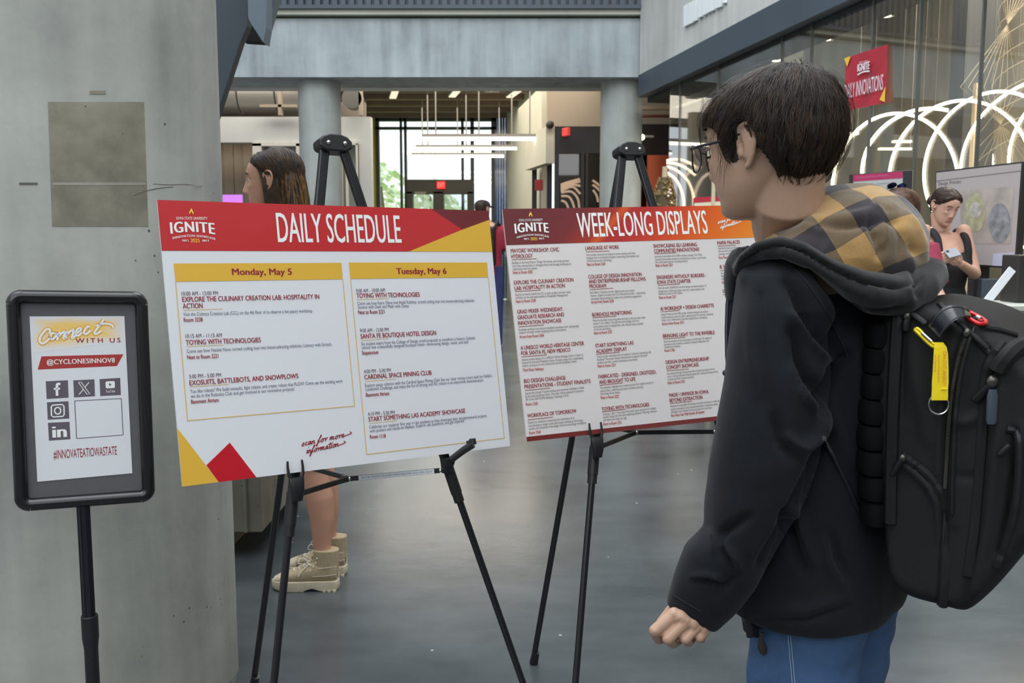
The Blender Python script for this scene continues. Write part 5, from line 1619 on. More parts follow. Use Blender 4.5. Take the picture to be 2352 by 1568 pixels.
# ---- trees outside
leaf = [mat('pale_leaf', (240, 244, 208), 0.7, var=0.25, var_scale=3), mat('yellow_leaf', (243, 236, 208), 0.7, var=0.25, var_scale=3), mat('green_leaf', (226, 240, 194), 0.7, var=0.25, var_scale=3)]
def tree(px, Y, h, r, k, label):
    x = (px - CX) / F * Y
    t = thing('tree', label, 'tree', (x, Y, -.06), 'trees outside the far windows')
    MB().tube([(x, Y, -.06), (x + .1, Y, h * .5), (x, Y, h * .85)], [.16, .1, .04], 8).build('trunk', mat('bark', (120, 104, 84), 0.9), parent=t, smooth=True)
    cr = MB()
    for j in range(300):
        v = rng.normal(size=3); v = v / np.linalg.norm(v) * rng.uniform(.35, 1) ** .5
        p = np.array([x + v[0] * r, Y + v[1] * r, h * .62 + v[2] * h * .42])
        n = rng.normal(size=3); a = unit(np.cross(n, [0.3, .2, 1])); b = unit(np.cross(n, a)); s = rng.uniform(.14, .3)
        cr.add([p - a * s, p + b * s * .6, p + a * s, p - b * s * .6], [(0, 1, 2, 3)])
    cr.build('crown', leaf[k], parent=t, recalc=False)
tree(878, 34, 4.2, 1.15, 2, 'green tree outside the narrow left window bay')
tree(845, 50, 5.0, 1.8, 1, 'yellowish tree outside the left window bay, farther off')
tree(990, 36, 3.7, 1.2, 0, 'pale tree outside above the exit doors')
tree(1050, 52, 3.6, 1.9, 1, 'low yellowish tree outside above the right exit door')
# ================================================================== people: shared builders
from mathutils.bvhtree import BVHTree

def skin(name, rgb):
    if name in MATS: return MATS[name]
    m = mat(name, rgb, 0.5, spec=0.4, var=0.05, var_scale=18, bump=0.04, bump_scale=260)
    b = m.node_tree.nodes['Principled BSDF']
    b.inputs['Subsurface Weight'].default_value = 0.12
    b.inputs['Subsurface Radius'].default_value = (0.012, 0.005, 0.003)
    return m

def hair_mat(name, lo, hi, scale=70):
    if name in MATS: return MATS[name]
    m = mat(name, lo, 0.5, spec=0.35, var=0.0)
    nt = m.node_tree; L = nt.links.new; b = nt.nodes['Principled BSDF']
    tc = nt.nodes.new('ShaderNodeTexCoord')
    n = nt.nodes.new('ShaderNodeTexNoise'); n.inputs['Scale'].default_value = scale; n.inputs['Detail'].default_value = 3
    L(tc.outputs['Object'], n.inputs['Vector'])
    cr = nt.nodes.new('ShaderNodeValToRGB')
    cr.color_ramp.elements[0].position = .35; cr.color_ramp.elements[1].position = .75
    cr.color_ramp.elements[0].color = (*lin(lo), 1); cr.color_ramp.elements[1].color = (*lin(hi), 1)
    L(n.outputs['Fac'], cr.inputs['Fac']); L(cr.outputs[0], b.inputs['Base Color'])
    return m

HEAD_SEC = [(-.119, .060, .030, .012), (-.116, .074, .008, .026), (-.108, .084, -.010, .036), (-.095, .089, -.024, .046), (-.075, .090, -.040, .056), (-.055, .090, -.062, .063), (-.03, .091, -.085, .068), (0, .092, -.096, .0715),
            (.025, .094, -.100, .0745), (.05, .093, -.100, .0755), (.072, .084, -.094, .0715), (.09, .068, -.080, .0605), (.103, .045, -.056, .042), (.110, .018, -.028, .022), (.112, -.002, -.008, .006)]

def head_grid(scale=1.0, nose=1.0, width=1.0, jaw=1.0, n=72, m=64, open_mouth=0):
    zs = np.array([s[0] for s in HEAD_SEC])
    t = np.linspace(0, 1, m)
    z = np.interp(t, np.linspace(0, 1, len(zs)), zs)
    # smooth through the stations
    q = catmull([(s[0], s[1], s[2], s[3]) for s in HEAD_SEC], 5)
    idx = np.linspace(0, len(q) - 1, m)
    q = np.stack([np.interp(idx, np.arange(len(q)), q[:, k]) for k in range(4)], 1)
    V = []
    for zz, fr, bk, w in q:
        w = w * width * (1 + (jaw - 1) * min(1, max(0, (-zz - .005) / .06)))
        c, h = (fr + bk) / 2, (fr - bk) / 2
        for k in range(n):
            a = 2 * math.pi * k / n
            ca, sa = math.cos(a), math.sin(a)
            e = 2 / 2.25
            x = w * math.copysign(abs(ca) ** e, ca); y = c + h * math.copysign(abs(sa) ** e, sa)
            V.append((x, y, zz))
    V = np.array(V)
    x, y, z = V.T
    front = np.clip((y - .03) / .05, 0, 1)
    G = lambda u, s: np.exp(-(u / s) ** 2)
    pz = np.interp(z, [-.056, -.047, -.041, -.033, -.02, 0, .018, .03], [0, .004, .016, .0235, .019, .0115, .004, 0]) * nose
    wn = np.interp(z, [-.05, -.035, 0, .02], [.013, .0125, .008, .008])
    d = pz * np.exp(-(np.abs(x) / wn) ** 2.4)
    d += .007 * nose * (G(x - .0135, .0065) + G(x + .0135, .0065)) * G(z + .040, .008)
    d += .0035 * G(z - .032, .009) * G(np.abs(x) - .028, .022)
    d -= .0095 * G(z - .008, .012) * G(np.abs(x) - .031, .015)
    d += .0045 * G(z + .0155, .012) * G(np.abs(x) - .042, .018)
    lip = np.exp(-(np.abs(x) / .023) ** 4)
    d += lip * (.0045 * G(z + .0615, .0045) + .005 * G(z + .0735, .005) - .0025 * G(z + .0675, .002))
    d -= .003 * G(z + .085, .006) * G(x, .02)
    d += .006 * G(z + .103, .012) * G(x, .02)
    d -= .0015 * G(z + .052, .006) * G(x, .005)
    V[:, 1] += d * front
    F_ = []
    for i in range(m - 1):
        for k in range(n):
            k2 = (k + 1) % n
            F_.append((i * n + k, i * n + k2, (i + 1) * n + k2, (i + 1) * n + k))
    F_.append(tuple(range(n - 1, -1, -1))); F_.append(tuple((m - 1) * n + k for k in range(n)))
    return V * scale, F_

def frame(yaw, pitch=0.0, roll=0.0, origin=(0, 0, 0)):
    """local Y = where the face points (yaw turns it left from +Y), Z up"""
    R = np.array(Matrix.Rotation(yaw, 3, 'Z') @ Matrix.Rotation(pitch, 3, 'X') @ Matrix.Rotation(roll, 3, 'Y'))
    return R, np.asarray(origin, float)

def ear_shapes(mb, side, T, k=1.0):
    # curled rim, bowl and lobe of an ear; side +1 right, -1 left
    def q(y, z, out):
        return T(np.array([side * (.0715 + out), y, z]))
    rim = [(.006, -.008, .004), (.012, .008, .005), (.012, .024, .008), (.004, .035, .012), (-.008, .038, .0165), (-.018, .033, .020), (-.024, .020, .022), (-.024, .004, .021), (-.019, -.012, .0165), (-.011, -.025, .011), (-.003, -.033, .008)]
    mb.capsule([q(a * k, b * k, c * k) for a, b, c in rim], [.0035, .0036, .0037, .0038, .004, .0042, .0042, .0042, .0042, .0048, .0056], 10)
    bowl = [(-.003, .02, .006), (-.009, .004, .008), (-.006, -.014, .0065)]
    mb.capsule([q(a * k, b * k, c * k) for a, b, c in bowl], [.009, .0095, .0085], 10)
    anti = [(-.004, .028, .0115), (-.013, .018, .0155), (-.015, .002, .0155), (-.010, -.014, .0125)]
    mb.capsule([q(a * k, b * k, c * k) for a, b, c in anti], [.0036, .0038, .004, .004], 8)
    mb.capsule([q(.010 * k, -.004 * k, .005), q(.008 * k, -.012 * k, .0055)], [.0042, .0045], 8)

def make_head(T, neck, scale=1.0, nose=1.0, width=1.0, jaw=1.0, ears=(1, -1), voxel=.0028, extra=None, open_smooth=3):
    """neck: list of (point, radius)"""
    V, F_ = head_grid(scale, nose, width, jaw)
    mb = MB()
    mb.add([T(v) for v in V], F_)
    for s in ears:
        ear_shapes(mb, s, lambda v: T(v * scale), 1.0)
    if neck:
        pts = [np.asarray(p) for p, r in neck]
        mb.tube(pts, [r for p, r in neck], 22)
    if extra: extra(mb)
    return remesh(mb, voxel, open_smooth)

def lips_index(V, Fc, Ti, base=0, lip=1, scale=1.0):
    """material per face: the lips"""
    L = np.array([Ti(v) for v in V]) / scale
    C = np.array([L[list(f)].mean(0) for f in Fc])
    k = (np.abs(C[:, 0]) < .022) & (C[:, 2] < -.0575) & (C[:, 2] > -.079) & (C[:, 1] > .083)
    return [lip if a else base for a in k]

def cap_surface(T, scale, thick, width=1.0, jaw=1.0, n=72, m=64):
    """hair body: head surface pushed out by thick(x, y, z, dir)"""
    V, F_ = head_grid(scale, 0, width, jaw, n=n, m=m)
    N = normals(V, F_[:-2]); c = V.mean(0)
    if np.mean(np.einsum('ij,ij->i', N, V - c)) < 0: N = -N
    th_ = np.array([thick(*(v / scale)) for v in V])
    keep = [f for f in F_ if np.mean([th_[i] for i in f]) > .0005]
    W_ = V + N * th_[:, None]
    return W_, keep, th_

def strands(surfV, surfF, T, seeds, flow, nseg, step, r0, lift=.002, jitter=.25, seed=1):
    """ribbons of hair combed over a surface (local space), then placed with T"""
    rg = np.random.default_rng(seed)
    bvh = BVHTree.FromPolygons([Vector(v) for v in surfV], [tuple(f) for f in surfF])
    mb = MB()
    for s in seeds:
        loc, nor, *_ = bvh.find_nearest(Vector(s))
        if loc is None: continue
        c = np.array(loc)
        if nor.dot(loc) < 0: nor = -nor
        p = np.array(loc + nor * lift * rg.uniform(.2, 1.2))
        pts = [p]; nrm = [np.array(nor)]
        jd = rg.normal(size=3) * jitter
        ns = int(nseg * rg.uniform(.65, 1.15))
        for i in range(ns):
            d = flow(pts[-1], nrm[-1]) + jd * .35 + rg.normal(size=3) * .05
            d = d - nrm[-1] * (d @ nrm[-1]); d = unit(d)
            q = pts[-1] + d * step
            loc, nor, *_ = bvh.find_nearest(Vector(q))
            if nor.dot(Vector(q) - Vector((0, 0, 0))) < 0: nor = -nor
            dist = (Vector(q) - loc).length
            f = i / ns
            tgt = np.array(loc + nor * lift * (.5 + 1.0 * math.sin(math.pi * f)))
            pts.append(tgt if dist < step * 1.6 else q); nrm.append(np.array(nor))
        if len(pts) < 3: continue
        rr = r0 * rg.uniform(.6, 1.3)
        W_ = [T(p) for p in pts]
        L = []
        m = len(W_)
        for i in range(m):
            t = unit(W_[min(i + 1, m - 1)] - W_[max(i - 1, 0)])
            n_ = T(pts[i] + nrm[i]) - W_[i]
            sd = unit(np.cross(t, n_))
            w = rr * (1 - .75 * (i / (m - 1)) ** 2)
            L += [W_[i] + sd * w, W_[i] + unit(n_) * w * .8, W_[i] - sd * w]
        Fs = []
        for i in range(m - 1):
            for a, b in ((0, 1), (1, 2)):
                Fs.append((3 * i + a, 3 * i + b, 3 * i + 3 + b, 3 * i + 3 + a))
        mb.add(L, Fs)
    return mb

def eyes(root, T, scale, iris=(60, 42, 30), look=(0, 1, 0), lid=None):
    for s in (1, -1):
        c = np.array([s * .0315, .0715, .0085]) * scale
        MB().ball(T(c), .0122 * scale, 18).build('eye', mat('eye_white', (216, 210, 204), 0.15), parent=root, smooth=True)
        e = T(c + np.array([0, .0085, 0]) * scale)
        MB().ball(e, .0058 * scale, 12).build('iris', mat('iris_dark', iris, 0.1), parent=root, smooth=True)
        # lids
        mb = MB()
        up = [T(c + np.array([s * .0135 * math.cos(a), .0105 * math.sin(a) + .0015, .0045 + .004 * math.sin(a)]) * scale) for a in np.linspace(0, math.pi, 9)]
        mb.tube(up, .0024 * scale, 8)
        mb.build('eyelid', lid, parent=root, smooth=True)
        mb = MB()
        br = [T(np.array([s * x, y, z]) * scale) for x, y, z in ((.014, .0935, .030), (.024, .0935, .0345), (.036, .0885, .0355), (.046, .0805, .031))]
        mb.tube(catmull(br, 4), .0026 * scale, 8)
        mb.build('eyebrow', mat('brow_dark', (44, 34, 28), 0.7), parent=root, smooth=True)

def fingers(mb, chains, radii):
    for c, r in zip(chains, radii):
        mb.capsule(c, r, 14)

CLOTH_BLACK = mat('black_softshell', (20, 23, 28), 0.85, spec=0.22, var=0.08, var_scale=220, bump=0.05, bump_scale=900, sheen=0.06)
SKIN_M = skin('skin_warm', (178, 144, 122))
LIP_M = mat('lips_rose', (184, 130, 116), 0.5)
JEANS = mat('blue_denim', (60, 88, 126), 0.85, var=0.16, var_scale=26, bump=0.08, bump_scale=500)
# ================================================================== the man in front
YH = 1.55
HO = P(1757, 348, YH)
R_h, _ = frame(math.radians(51), math.radians(-5), math.radians(0))
ZSC = np.array([1, 1, 1.0])
def TM(v):
    v = np.asarray(v, float)
    return HO + R_h @ np.array([v[0], v[1] - .011 * min(1, max(0, (-v[2] - .03) / .05)) * (1 if v[1] > .02 else 0) * min(1, max(0, (v[1] - .02) / .04)), v[2] * (.92 if v[2] < 0 else 1.0)])
def TMi(p): return R_h.T @ (np.asarray(p) - HO)
YB = 1.62
bx0 = P(1880, 600, YB)[0]
BC = np.array([bx0, YB, 0.0])
yawB = math.radians(50)
R_b, _ = frame(yawB)
def TB(x, y, z): return np.array([BC[0], BC[1], 0]) + R_b @ np.array([x, y, 0]) + np.array([0, 0, z])
man = thing('person', 'man in glasses, black hooded jacket and jeans, reading the board with a backpack on', 'person', (BC[0], BC[1], 0))

# ---- body: head, neck, hands and a slim core under the clothes, one mesh
nk = [(TM((0, -.040, .01)), .058), (TM((0, -.040, -.04)), .0575), (TM((0, -.036, -.09)), .0575), (P(1806, 505, 1.585), .059), (P(1832, 560, 1.61), .070)]
def headx(mb):
    mb.capsule([TM((-.044, -.005, -.05)), TM((-.028, .035, -.088)), TM((0, .052, -.096)), TM((.028, .035, -.088)), TM((.044, -.005, -.05))], [.016, .014, .014, .014, .016], 14)
    mb.capsule([TM((0, .03, -.082)), TM((0, -.02, -.09))], [.028, .036], 16)
hv, hf = make_head(TM, nk, width=1.05, jaw=1.0, nose=.62, voxel=.0024, extra=headx, open_smooth=14)
mi = lips_index(hv, hf, TMi)
body = from_arrays(hv, hf, mi)
# left hand, half closed
def hand_left(mb):
    q = lambda px, py, Y: P(px, py, Y)
    wrist = q(1600, 1404, 1.462)
    mcp = [q(1549, 1410, 1.430), q(1575, 1424, 1.426), q(1600, 1437, 1.430), q(1619, 1447, 1.438)]
    # palm
    mb.capsule([wrist, (mcp[0] + mcp[1]) / 2], [.026, .014], 16)
    mb.capsule([wrist, (mcp[2] + mcp[3]) / 2], [.026, .013], 16)
    mb.capsule([wrist, (mcp[1] + mcp[2]) / 2], [.025, .014], 16)
    mb.capsule([q(1640, 1350, 1.47), wrist], [.027, .026], 16)
    ch = [[mcp[0], q(1504, 1448, 1.424), q(1512, 1467, 1.447), q(1534, 1466, 1.463)],
          [mcp[1], q(1534, 1466, 1.417), q(1546, 1477, 1.444), q(1565, 1466, 1.462)],
          [mcp[2], q(1574, 1466, 1.418), q(1582, 1474, 1.444), q(1594, 1462, 1.460)],
          [mcp[3], q(1606, 1463, 1.426), q(1611, 1467, 1.446), q(1614, 1457, 1.458)]]
    rd = [[.0112, .0098, .0086, .0072], [.0116, .0100, .0088, .0074], [.0110, .0094, .0084, .0070], [.0100, .0084, .0074, .0064]]
    fingers(mb, ch, rd)
    mb.capsule([q(1592, 1398, 1.476), q(1545, 1404, 1.478), q(1522, 1430, 1.476), q(1511, 1452, 1.468)], [.015, .0125, .0108, .0088], 14)
hm = MB(); hand_left(hm)
v2, f2 = remesh(hm, .0017, 4)
v2 = folds(v2, f2, [([(1556, 1424), (1512, 1458)], 0, 4), ([(1562, 1424), (1520, 1462)], -.0022, 3.2), ([(1588, 1440), (1552, 1474)], -.0022, 3.2), ([(1611, 1450), (1590, 1472)], -.002, 3.0),
                     ([(1543, 1404), (1556, 1412)], .0016, 8), ([(1570, 1420), (1582, 1428)], .0014, 7), ([(1500, 1446), (1508, 1452)], .001, 5)])
body.add(v2, f2)
# right hand at the far side, hanging
def place_right(mb):
    o = TB(.27, .06, .80)
    mb.capsule([TB(.265, .03, .92), o, TB(.27, .075, .735)], [.026, .027, .022], 14)
    for k in range(4):
        b = TB(.262, .105 - .021 * k, .72)
        mb.capsule([b, b + np.array([0, 0, -.04]), b + R_b @ np.array([-.012, .0, -.065]), b + R_b @ np.array([-.03, 0, -.075])], [.0105, .0095, .0085, .0075], 12)
    mb.capsule([TB(.25, .08, .79), TB(.245, .115, .755), TB(.235, .12, .72)], [.014, .011, .009], 12)
hm = MB(); place_right(hm)
v3, f3_ = remesh(hm, .0026, 3); body.add(v3, f3_)
core = MB()
core.loft([(TB(0, .0, z), R_b @ np.array([a, 0, 0]), R_b @ np.array([0, b, 0])) for z, a, b in ((.80, .13, .09), (.95, .12, .08), (1.1, .14, .085), (1.25, .15, .08), (1.34, .09, .06), (1.42, .05, .05))], 20)
for s in (-1, 1):
    core.capsule([TB(s * .085, 0, .85), TB(s * .09, .015, .46), TB(s * .095, -.01, .09)], [.06, .045, .03], 14)
    core.capsule([TB(s * .095, -.03, .045), TB(s * .1, .13, .03)], [.03, .022], 12)
core.capsule([TB(-.17, 0, 1.3), P(1765, 960, 1.44), P(1690, 1250, 1.45), P(1600, 1404, 1.462)], [.045, .038, .034, .025], 12)
core.capsule([TB(.17, 0, 1.3), TB(.25, -.03, 1.08), TB(.265, .03, .92)], [.045, .038, .026], 12)
v4, f4 = remesh(core, .008, 2); body.add(v4, f4)
ob = body.build('body', [SKIN_M, LIP_M], parent=man, smooth=True, recalc=False, angle=0)
eyes(man, TM, 1.0, lid=SKIN_M)

# ---- hair
HAIR_B = hair_mat('hair_black_brown', (17, 13, 11), (52, 36, 24), 42)
WH = np.array([.004, -.062, .088])         # whorl at the back of the crown
def sstep(a, b, x): t = np.clip((x - a) / (b - a), 0, 1); return t * t * (3 - 2 * t)
def thick_m(x, y, z):
    t = .008 + .008 * sstep(.06, .0, y) + (.014 * sstep(-.06, .03, z) - .001) * sstep(.0, -.09, y)
    # hairline
    ang = math.atan2(abs(x), y)                     # 0 at the face, pi at the back
    zl = np.interp(ang, [0, .55, .86, 1.02, 1.12, 1.24, 1.40, 1.50, 1.66, 1.85, 2.2, 2.7, math.pi], [.050, .048, .044, .030, -.016, -.030, -.022, .036, .036, .004, -.044, -.074, -.080])
    e = sstep(zl - .004, zl + (.020 if ang < 1.7 else .034), z) ** (1 if ang < 1.7 else .8)
    side = np.interp(ang, [0, .75, 1.0, 1.3, 1.6, 2.0, math.pi], [.75, .6, .5, .5, .8, 1, 1])
    lowf = 1 - .80 * sstep(.035, .0, z) * (1 if ang < 1.5 else 0)
    return t * e * side * lowf
cv, cf, cth = cap_surface(TM, 1.0, thick_m, width=1.05, jaw=1.0, n=180, m=150)
cv = cv + normals(cv, cf) * np.array([(.0016 * noise.noise(Vector(v) * 60) + .0012 * noise.noise(Vector(v * np.array([1, 1, .25])) * 190)) * min(1, t / .006) for v, t in zip(cv, cth)])[:, None]
rgh = np.random.default_rng(3)
hair = from_arrays([TM(v) for v in cv], cf)
hr = hair.build('hair', HAIR_B, parent=man, smooth=True, angle=0)
up_idx = [i for i in range(len(cv)) if cth[i] > .006]
used = sorted({i for f in cf for i in f})
def flow_m(p, n):
    d = p - WH
    d = d - n * (d @ n)
    r = np.linalg.norm(d)
    sw = np.cross(n, unit(d)) * .55 * math.exp(-r / .06)
    return unit(d) + sw + np.array([0, .12, -.55]) * min(1, r / .08)
def area_seeds(cv, cf, cth, k, rg, tmin=.004):
    tri = [f for f in cf if len(f) == 4 and min(cth[i] for i in f) > tmin]
    A = np.array([np.linalg.norm(np.cross(cv[f[2]] - cv[f[0]], cv[f[3]] - cv[f[1]])) for f in tri])
    pick = rg.choice(len(tri), k, p=A / A.sum())
    out = []
    for i in pick:
        f = tri[i]; a, b = rg.random(2)
        out.append(cv[f[0]] * (1 - a) * (1 - b) + cv[f[1]] * a * (1 - b) + cv[f[2]] * a * b + cv[f[3]] * (1 - a) * b)
    return out
HAIR_H = hair_mat('hair_brown_sheen', (40, 28, 20), (84, 60, 42), 30)
for k_, (cnt, hm_, rad, lf_) in enumerate(((7000, HAIR_B, .00055, .0030), (2200, HAIR_H, .00045, .0042), (900, HAIR_B, .0004, .009))):
    sd = area_seeds(cv, cf, cth, cnt, rgh, .002)
    sm = strands(cv, cf, TM, sd, flow_m, 10, .0085, rad, lift=lf_, jitter=.42, seed=5 + k_)
    tag(sm.build('hair_strands', hm_, parent=man, smooth=True, angle=0, recalc=False), kind='stuff')

# ---- glasses
GB = mat('glasses_black', (24, 25, 30), 0.25)
gl_ = MB()
for s in (-1, 1):
    rim = [TM((s * x, y, z)) for x, y, z in ((.010, .112, .010), (.014, .1125, .020), (.030, .113, .0225), (.052, .108, .020), (.0585, .103, .008), (.054, .106, -.012), (.040, .111, -.0225), (.024, .113, -.021), (.012, .112, -.006), (.010, .112, .010))]
    gl_.tube(catmull(rim, 4), .0016, 8)
    arm = [TM((s * .060, .103, .014)), TM((s * .0725, .085, .015)), TM((s * .0795, .04, .017)), TM((s * .0805, .012, .022)), TM((s * .079, -.008, .020)), TM((s * .0745, -.022, -.002))]
    gl_.tube(catmull(arm, 4), .0024, 8)
    gl_.tube([TM((s * .056, .107, .016)), TM((s * .063, .1015, .0145))], .0024, 8)
gl_.tube(catmull([TM((-.010, .112, .012)), TM((0, .116, .015)), TM((.010, .112, .012))], 4), .0014, 8)
gg = gl_.build('glasses', GB, parent=man, smooth=True)
for s in (-1, 1):
    pts = [TM((s * x, y, z)) for x, y, z in ((.012, .1118, .018), (.030, .1125, .0215), (.052, .1075, .019), (.0575, .103, .008), (.053, .1055, -.012), (.040, .1105, -.0215), (.024, .1125, -.020), (.012, .1118, -.006))]
    MB().add(pts, [tuple(range(8))]).build('lens', glass('lens_glass', (0.9, 0.92, 0.95), 0.16), parent=gg, recalc=False)

# ---- jacket: trunk and sleeves fused into one cloth surface
def trunk(mb):
    S = [(.735, 0, -.018, .190, .138), (.76, 0, -.018, .197, .145), (.85, 0, -.020, .195, .142), (.97, 0, -.022, .188, .134), (1.10, 0, -.024, .186, .132), (1.22, 0, -.024, .190, .128), (1.30, 0, -.022, .182, .112), (1.355, 0, -.018, .150, .095), (1.40, 0, -.010, .105, .085), (1.425, 0, .0, .09, .08)]
    mb.loft([(TB(x, y, z), R_b @ np.array([a, 0, 0]), R_b @ np.array([0, b, 0]), 2.4) for z, x, y, a, b in S], 40)
SL = [  # left sleeve: photo centre, half width (px), direction of the section across, depth, half thickness
    ((1792, 596), (52, 6), 1.485, .055), ((1783, 640), (86, 4), 1.468, .080), ((1786, 720), (99, 0), 1.455, .092), ((1782, 850), (113, 0), 1.447, .095), ((1768, 960), (117, 0), 1.442, .092),
    ((1752, 1060), (116, 4), 1.440, .088), ((1727, 1150), (102, 12), 1.440, .082), ((1695, 1240), (72, 30), 1.444, .074), ((1652, 1300), (76, 48), 1.452, .066), ((1616, 1362), (68, 44), 1.458, .056), ((1592, 1410), (57, 32), 1.462, .045), ((1586, 1420), (52, 29), 1.462, .040)]
def sleeve_left(mb):
    secs = []
    for (cx_, cy_), (hx, hy), Y, t in SL:
        c = P(cx_, cy_, Y)
        U = P(cx_ + hx, cy_ + hy, Y) - c
        secs.append((c, U, FW * t, 2.25))
    mb.loft(secs, 32)
def sleeve_right(mb):
    mb.tube([TB(.165, 0, 1.315), TB(.205, -.005, 1.26), TB(.245, -.02, 1.10), TB(.262, .0, .97), TB(.266, .03, .87)], [.075, .088, .088, .074, .052], 28)
jb = MB(); trunk(jb); sleeve_left(jb); sleeve_right(jb)
jv, jf = remesh(jb, .0058, 6)
FOLDS = [
    # long shadowed hollows on the upper sleeve
    ([(1812, 645), (1842, 700), (1872, 765), (1912, 815)], -.020, 15), ([(1838, 640), (1880, 690), (1922, 760), (1942, 800)], .010, 16),
    ([(1822, 720), (1850, 760), (1890, 810), (1920, 830)], .012, 12),
    ([(1824, 770), (1832, 820), (1850, 870), (1880, 905)], -.020, 18), ([(1815, 790), (1828, 850), (1852, 910), (1878, 950)], .010, 10),
    ([(1742, 680), (1750, 800), (1762, 900), (1776, 980)], -.007, 14), ([(1726, 690), (1730, 800), (1740, 900)], .004, 16),
    # crease between sleeve and trunk
    ([(1940, 815), (1915, 850), (1890, 920), (1884, 950)], -.022, 10), ([(1900, 1000), (1868, 1075), (1830, 1150), (1790, 1230), (1748, 1300)], -.018, 11),
    ([(1896, 950), (1880, 1000), (1845, 1030), (1812, 1010)], .012, 14), ([(1780, 960), (1790, 1010), (1820, 1050)], -.010, 12),
    # elbow and forearm wrinkles
    ([(1634, 1222), (1644, 1240), (1640, 1262)], .007, 9), ([(1652, 1238), (1662, 1222), (1690, 1205), (1720, 1188)], -.010, 9), ([(1650, 1245), (1665, 1275), (1690, 1310)], -.010, 8),
    ([(1596, 1336), (1622, 1334), (1652, 1345), (1666, 1348)], -.007, 6), ([(1590, 1324), (1622, 1322), (1655, 1330)], .006, 7), ([(1700, 1318), (1680, 1332), (1655, 1360)], -.006, 8), ([(1660, 1255), (1690, 1290), (1702, 1330)], .008, 10),
    # trunk: tension folds to the pocket, hem
    ([(1800, 1180), (1826, 1240), (1842, 1300)], -.010, 13), ([(1826, 1170), (1848, 1240), (1866, 1290)], .010, 12), ([(1912, 1230), (1925, 1280), (1950, 1330)], -.010, 11), ([(1900, 1240), (1905, 1290), (1930, 1345)], .006, 12),
    ([(1960, 760), (1970, 900), (1975, 1050)], .010, 20), ([(1908, 900), (1925, 990), (1950, 1060)], .008, 16), ([(1740, 1400), (1850, 1402), (1950, 1370)], .005, 16), ([(1740, 1420), (1850, 1424), (1950, 1388)], -.004, 5),
    ([(1702, 640), (1720, 590), (1760, 580)], .006, 12)]
jv = folds(jv, jf, [(a, b * 1.45, c) for a, b, c in FOLDS])
# soft random wrinkling of the cloth
N_ = normals(jv, jf)
jv = jv + N_ * np.array([.0032 * noise.noise(Vector(p) * 9.0) + .0016 * noise.noise(Vector(p) * 22.0) for p in jv])[:, None]
jk = from_arrays(jv, jf).build('jacket', CLOTH_BLACK, parent=man, smooth=True, recalc=True, angle=0)
bvhJ = BVHTree.FromPolygons([Vector(v) for v in jv], jf)
def on_jacket(px, py, lift=.002, alt=1.47):
    r = Vector(ray(px, py)).normalized()
    h = bvhJ.ray_cast(Vector(CAMP), r, 4.0)
    if h[0] is None: return P(px, py, alt)
    return np.array(h[0]) - np.array(r) * lift
# seams
sm_ = MB()
for pl in ([(1752, 584), (1790, 596), (1830, 622), (1870, 672), (1905, 730), (1935, 790), (1946, 820)], [(1930, 756), (1960, 742), (1972, 736)]):
    sm_.tube([on_jacket(x, y, .0005) for x, y in catmull(pl, 6)], .0012, 6)
sm_.tube([on_jacket(x, y, .0005) for x, y in catmull([(1545, 1366), (1575, 1384), (1610, 1404)], 5)], .0012, 6)
sm_.build('seam_lines', mat('seam_black', (22, 22, 25), 0.9), parent=jk, smooth=True)
# pocket zip on the side
zp_ = MB(); pl = [(1892, 1006), (1915, 1050), (1945, 1110), (1970, 1165), (1990, 1200)]
zp_.tube([on_jacket(x, y, .002) for x, y in catmull(pl, 5)], .004, 8)
zp_.build('pocket_zip', mat('zip_black', (18, 18, 20), 0.5), parent=jk, smooth=True)
zz = MB()
for a, b in (((1896, 1010), (1918, 1052)), ((1972, 1164), (1988, 1200))):
    zz.tube([on_jacket(*a, .005), on_jacket(*b, .005)], .0012, 6)
zz.build('pocket_zip_edge', mat('zip_grey', (96, 96, 94), 0.4), parent=jk, smooth=True)
# front edge with zip: upper part bulging past the sleeve, lower part past the hem
fe = MB()
edge = [(1716, 566, 1.50), (1702, 588, 1.515), (1690, 618, 1.53), (1678, 655, 1.545), (1672, 700, 1.55), (1670, 760, 1.55), (1671, 820, 1.55), (1676, 880, 1.55), (1690, 990, 1.55), (1704, 1150, 1.55), (1713, 1290, 1.535), (1713, 1350, 1.53), (1717, 1400, 1.528), (1722, 1452, 1.528)]
pts = [P(x + (14 if y < 1200 else 3), y, Y) for x, y, Y in edge]
fe.loft([(p, np.array([.0105 if i < 10 else .009, .003, 0]), np.array([-.006, .022, 0])) for i, p in enumerate(pts)], 14)
fo = fe.build('front_placket', CLOTH_BLACK, parent=jk, smooth=True)
te = MB()
for i in range(190):
    f = i / 189 * (len(edge) - 1); k = min(int(f), len(edge) - 2); t = f - k
    x, y, Y = (np.array(edge[k]) * (1 - t) + np.array(edge[k + 1]) * t)
    te.box(P(x + 1.0 - (0 if y > 1200 else 0), y, Y - (.004 if y < 1200 else .024)), (.0018, .002, .0014))
te.build('zip_teeth', mat('zip_navy', (40, 46, 64), 0.35), parent=jk)
li = MB(); li.loft([(P(x - 6, y, 1.52), np.array([.006, 0, 0]), np.array([0, .004, 0]), 3) for x, y in ((1714, 1300), (1713, 1345), (1714, 1385), (1717, 1425))], 10)
li.build('lining_edge', mat('lining_blue_grey', (98, 108, 140), 0.6), parent=jk, smooth=True)
zl_ = MB(); zl_.loft([(P(1716, 1418, 1.50), np.array([.005, 0, 0]), np.array([0, .003, 0]), 4), (P(1720, 1440, 1.50), np.array([.0065, 0, 0]), np.array([0, .003, 0]), 4), (P(1722, 1463, 1.50), np.array([.0055, 0, 0]), np.array([0, .003, 0]), 4)], 12)
